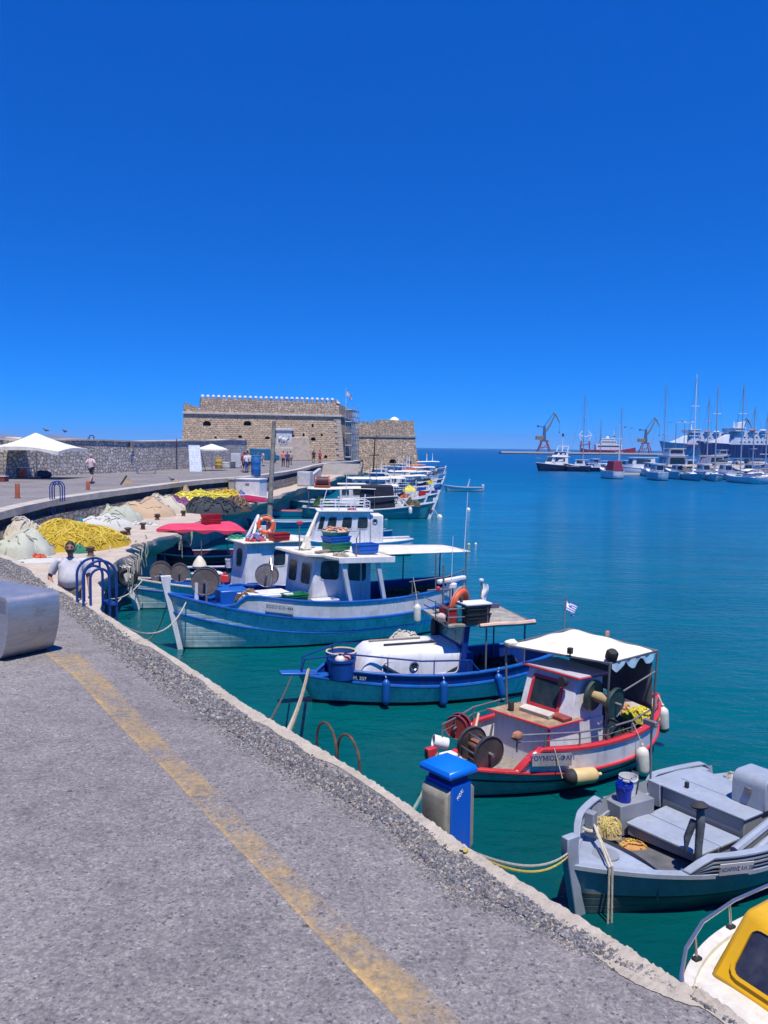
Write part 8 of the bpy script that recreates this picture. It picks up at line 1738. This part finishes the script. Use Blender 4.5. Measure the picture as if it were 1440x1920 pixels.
hp_('bundle','bright pink bundle on top of the yellow heap','bundle',128,988,(.36,.3,.9),netmat('pink',[(.55,.03,.14),(.62,.08,.2)]),0,107,10,.03)
hp_('bundle','turquoise cloth lying over the yellow heap','bundle',150,1012,(.22,.5,.80),netmat('turq',[(.02,.27,.42),(.03,.36,.5)]),R(20),108,8,.02)
hp_('bundle','brown sacking in the middle of the yellow heap','bundle',110,1026,(.4,.45,1.12),netmat('brownsack',[(.26,.18,.10),(.33,.24,.14)]),0,109,16,.02)
hp_('bundle','dark green bundle at the foot of the yellow heap','bundle',148,1036,(.3,.22,.3),netmat('dkgreen',[(.02,.16,.10),(.03,.2,.14)]),0,110,10,.02)
hp_('tarpaulin_heap','white covered net pile right of the yellow heap','tarpaulin',196,990,(1.25,.9,.62),SACKW,0,111,14,.02)
hp_('tarpaulin_heap','greenish white covered net pile second right of the yellow heap','tarpaulin',216,976,(1.4,1.0,.8),SACKG,0,112,14,.02)
hp_('tarpaulin_heap','large peach coloured covered net pile in the row along the wall','tarpaulin',262,968,(1.8,1.1,.9),SACKT,R(10),113,16,.02)
hp_('tarpaulin_heap','cream sack with dark folds between peach pile and purple net','tarpaulin',300,962,(1.4,1.0,1.0),SACK,0,114,20,.03)
hp_('net_heap','lemon yellow net between the cream sack and purple net','net heap',312,960,(.9,.7,.62),NYEL2,0,115,70,.03)
hp_('net_heap','purple net heap in the row along the wall','net heap',336,957,(.9,.8,.75),NPUR,0,116,90,.03)
hp_('tarpaulin_heap','tall brown burlap pile behind the purple net','tarpaulin',332,945,(1.0,.8,1.45),netmat('burlap',[(.38,.27,.16),(.32,.22,.13)]),0,117,14,.02)
hp_('net_heap','long lemon yellow net heap right of the purple net','net heap',378,950,(2.2,1.2,.95),NYEL2,R(20),118,170,.035)
hp_('net_heap','pale yellow net at the far end of the long lemon heap','net heap',412,942,(1.4,1.0,.8),NYEL,R(20),119,90,.035)
hp_('net_heap','orange yellow net bundle beside the red kayak','net heap',433,938,(.8,.6,.7),netmat('amber2',[(.66,.40,.02),(.7,.48,.06)]),0,120,50,.03)
hp_('pot_heap','dark lobster pots and hoops piled at the dock edge','fishing pots',400,962,(1.5,.9,.9),NBLK,0,121,90,.04); hp_('pot_heap','round dark brown wire pots at the dock edge by the kayak','fishing pots',440,958,(.9,.7,.85),NBRN,0,122,70,.035)
hp_('rope_heap','grey white rope heap at the dock edge below the burlap','rope',262,985,(.8,.4,.2),SACKW,0,123,40,.02,None)
# red kayak and white locker, leaning board, post, dock bollards
p=D(465,941); ky=thing('kayak','red and maroon kayak lying upside down on the dock','kayak',(p.x,p.y,DOCK),R(-35)); rings=[]
for k in range(13):
    t=k/12; w=.42*math.sin(math.pi*t)**.6+.01; rings.append([V((-2.1+4.2*t,w*math.cos(a),.08+(.34*math.sin(math.pi*t)**.5+.02)*math.sin(a))) for a in [math.pi*j/8 for j in range(9)]])
b=M(); b.loft(rings,False,True,True); b.build('hull',mat('kayak_red',(.36,.015,.06),.4,var=.2),ky); tubep(ky,'keel_stripe',WHT,[(-1.8,0,.34),(0,0,.45),(1.8,0,.34)],.04,6)
for i,(u,v,c,lb) in enumerate(((444,921,(.68,.6,.05),'yellow buoy resting on the dock before the white locker'),(450,918,(.68,.6,.05),'second yellow buoy resting on the dock before the white locker'),(452,927,(.02,.08,.3),'blue buoy resting under the yellow ones'))):
    p=D(u,v+10); o=thing('buoy',lb,'buoy',(p.x,p.y,DOCK+.3+(.42 if i<2 else 0))); b=M(); b.ell((0,0,0),(.3,.3,.3),12,8); b.build('ball',mat('dock_buoy%d'%i,c,.5),o,ang=80); b=M(); b.torus(at(0,0,.32,R(90)),.06,.02,8,5); b.build('eye',BLK,o)
p=D(471,932); o=thing('locker','white storage locker on the dock against the retaining wall','locker',(p.x,p.y,DOCK),R(-18)); b=M(); b.box(-.95,.95,-.6,.6,0,1.25); b.build('case',WHT2,o,.03); b=M(); b.box(-1.0,1.0,-.65,.65,1.252,1.34); b.build('lid',WHT,o,.02); b=M(); b.box(-.15,.15,-.63,-.602,.9,1.0); b.build('handle',PIPE,o)
p=D(573,911); o=thing('locker','pale grey cabinet on the dock near the stairs','locker',(p.x,p.y-.5,DOCK),R(-12)); b=M(); b.box(-.62,.62,-.45,.45,0,1.35); b.build('case',mat('pale_grey_metal',(.52,.52,.54)),o,.03); b=M(); b.box(-.55,.55,-.48,-.452,.1,1.25); b.build('door',mat('pale_grey_metal',(.52,.52,.54)),o,.02)
o=thing('low_wall','pale low parapet wall running back from the grey cabinet','wall',(D(581,909).x,D(581,909).y,DOCK)); b=M(); q=D(597,893)-D(581,909); b.add([V((0,0,0)),V((.35,0,0)),q+V((.35,0,0)),q,V((0,0,1.0)),V((.35,0,1.0)),q+V((.35,0,1.0)),q+V((0,0,1.0))],[(3,2,1,0),(4,5,6,7),(0,1,5,4),(1,2,6,5),(2,3,7,6),(3,0,4,7)]); b.build('masonry',concrete('parapet_concrete',(.42,.40,.37),(.52,.5,.46)),o)
p=D(228,954); o=thing('board','brown board with a dark edge leaning against the retaining wall','board',(p.x,p.y,DOCK),R(12)); b=M(); b.add([V((-.9,0,.05)),V((.85,.0,.05)),V((.65,.75,1.45)),V((.20,.95,1.85))]+[V((-.9,.06,.05)),V((.85,.06,.05)),V((.65,.81,1.45)),V((.20,1.01,1.85))],[(0,1,2,3),(7,6,5,4),(0,4,5,1),(1,5,6,2),(2,6,7,3),(3,7,4,0)]); b.build('panel',mat('brown_board',(.30,.23,.16),.8,var=.3,dirt=(.15,.12,.1),da=.4),o); tubep(o,'edge',BLK,[(-.9,-.01,.05),(.20,.94,1.86)],.05,6)
p=D(198,962); o=thing('post','short square concrete post standing by the leaning board','post',(p.x,p.y+.5,DOCK)); b=M(); b.box(-.16,.16,-.16,.16,0,1.0); b.build('shaft',mat('post_concrete',(.35,.32,.28),.9,var=.2),o,.02); b=M(); b.box(-.2,.2,-.2,.2,1.001,1.1); b.build('cap',mat('post_concrete',(.35,.32,.28)),o,.02)
p=D(288,952); o=thing('post','second concrete post standing against the wall behind the sacks','post',(p.x,p.y+.6,DOCK)); b=M(); b.box(-.18,.18,-.18,.18,0,1.2); b.build('shaft',mat('post_concrete',(.35,.32,.28)),o,.02); b=M(); b.box(-.22,.22,-.22,.22,1.201,1.3); b.build('cap',mat('post_concrete',(.35,.32,.28)),o,.02)
p=D(438,935); o=thing('post','third concrete post against the wall left of the white locker','post',(p.x-.3,p.y+1,DOCK)); b=M(); b.box(-.2,.2,-.2,.2,0,1.25); b.build('shaft',mat('post_concrete',(.35,.32,.28)),o,.02); b=M(); b.box(-.25,.25,-.25,.25,1.251,1.38); b.build('cap',mat('post_concrete',(.35,.32,.28)),o,.02)
RB=mat('bollard_rust',(.10,.065,.05),.85,var=.4,dirt=(.2,.1,.05),da=.5)
proto=None
for i,(u,v) in enumerate(((170,1042),(205,1022),(240,1003),(268,993),(344,968),(232,1010),(185,1030),(430,945),(505,922),(520,915),(295,975),(560,905))):
    p=D(u,v)
    if proto is None:
        proto=thing('mooring_bollard','rusty iron mooring bollard on the edge of the fishing dock','bollard',(p.x,p.y,DOCK),0,'mooring bollards on the dock edge'); b=M(); b.lathe([(.13,0),(.10,.03),(.085,.2),(.14,.24),(.15,.28),(.10,.31),(0,.32)],n=12); b.build('body',RB,proto); b=M(); b.cyl((-.16,0,.18),(.16,0,.18),.03,n=8); b.build('pin',RB,proto)
    else: dup(proto,(p.x,p.y,DOCK),i*.7)
# stairs at the end of the dock
o=thing('stairs','grey stone stairs rising from the dock end to the promenade','stairs',(-6.0,108,DOCK),R(-3)); b=M()
for k in range(6): b.box(-2.9,2.6,k*.42,3.4,k*.23,k*.23+.229)
b.build('treads',concrete('stair_stone',(.40,.37,.33),(.52,.48,.42)),o); b=M(); b.hexa([(2.61,-.2,0),(2.9,-.2,0),(2.9,3.4,0),(2.61,3.4,0),(2.61,-.2,.5),(2.9,-.2,.5),(2.9,3.4,1.7),(2.61,3.4,1.7)]); b.build('cheek_wall',MRUB2,o)
o=thing('mast','thin dark boat mast standing among the moored fleet','mast',(P(704,905,W).x,92,W)); tubep(o,'pole',BLK,[(0,0,.5),(.25,0,6.4)],[.10,.06]); tubep(o,'yard',BLK,[(-.4,0,4.4),(.7,0,4.5)],.05,6)
# rags hanging from the dock edge
for i,(u,v) in enumerate(((246,1040),(254,1028),(240,1050),(234,1060),(262,1018),(330,1003),(350,990))):
    p=D(u,v); rr=random.Random(i); o=thing('rope_fringe','ragged pale rope ends hanging from the dock edge','rope',(p.x+.12,p.y,DOCK),0,'rope ends hanging from the dock edge')
    for k in range(5):
        x=rr.uniform(-.35,.35); tubep(o,'strand',ROPE,[(x*.2-.1,x,0.03),(.08,x,-.05),(.06+rr.uniform(-.05,.05),x+rr.uniform(-.1,.1),-.4),(rr.uniform(-.02,.1),x+rr.uniform(-.15,.15),-rr.uniform(.5,1.0))],.014,5)
# tyre on the dock face
p=D(224,1050); o=thing('tyre','old black tyre hung on the dock face','tyre',(p.x+.25,p.y,DOCK-.55),R(20)); b=M(); b.torus(at(0,0,0,R(90)),.24,.09,20,8); b.build('casing',BLK,o); tubep(o,'rope',ROPE,[(0,0,.3),(-.1,0,.6)],.02,6)
# ================================================================ mooring lines
def QW(u,v,z):
    p=P(u,v,0); p.z=z; return p+V((.03,.02,0))
bowB=bt.w(4.55,0,1.3); 
rope('pale line from the trawler bow down to the water by the quay corner',[bowB,P(268,1198,W)],.018,None,.35)
rope('pale line from the trawler bow across to the quay coping',[bt.w(4.1,.14,1.28),P(212,1163,-.2)],.018,None,.45)
bowA=ba2.w(3.45,0,1.1)
rope('pale mooring line from the net boat bow to the dock bollard',[bowA,P(205,1022,DOCK+.2)],.02,None,.5); rope('low pale mooring line from the net boat bow towards the ladder',[bowA,P(205,1135,W+.35)],.018,None,.25)
rope('second pale mooring line from the net boat bow under the ladder',[ba2.w(3.2,.4,1.0),P(202,1122,W+.8)],.018,None,.2)
rope('slack white line hanging from the dock edge to the maroon boat',[P(255,1012,DOCK+.1),bm_.w(3.1,0,1.1)],.022,None,.7); rope('upper white line from the dock to the pink canopy',[P(272,1002,DOCK+.2),bm_.w(2.2,.8,1.75)],.02,None,.3)
rope('looped white line hanging beneath the dock edge by the tyre',[P(200,1045,DOCK-.1),P(228,1085,DOCK-.9),P(222,1045,DOCK-.2)],.02,None,.25)
cb0=bc.w(2.78,.12,.74)
rope('white doubled line from the cabin boat bowsprit down to the quay wall',[cb0,QW(503,1350,-.30)],.022,None,.16); rope('second strand of the white line at the cabin boat bowsprit',[bc.w(2.74,.05,.74),QW(507,1353,-.32)],.02,mat('rope_brown',(.33,.25,.17),.9),.14); rope('dark line from the cabin boat bowsprit towards the quay',[bc.w(3.1,0,.6),QW(470,1331,-.3)],.016,mat('rope_dark',(.08,.07,.06),.9),.05)
rope('green line from the red trimmed boat bow to the quay wall left of the pedestal',[br.w(2.5,-.1,.7),QW(716,1480,-.35)],.018,ROPEG,.15)
g0=bgy.w(2.40,-.25,.62)
rope('yellow white line from the grey boat bow to the quay wall',[g0,P(866,1590,.03)],.011,None,.14); rope('second yellow white line from the grey boat bow to the quay wall',[g0+V((0,0,-.03)),P(872,1594,.03)],.011,ROPEY,.17)
bl=bgy.w(1.92,-.34,.80); ed=bgy.pt(.945,zsG(.945)+.05,1,.055); ew=bgy.w(*ed)
rope('white doubled line from the grey boat bitt over the gunwale and down',[bl,ew+V((0,0,.02)),ew+V((.0,-.02,-.80))],.013,None,.0); rope('parallel white line over the grey gunwale down to the quay foot',[bl+V((.02,.02,-.03)),ew+V((.04,.02,.02)),ew+V((.05,.0,-.80))],.013,None,.0)
rope('pale line from the sea green bow to its mooring buoy',[f1.w(4.9,0,1.2),P(824,970,W+.1)],.03,None,.1)
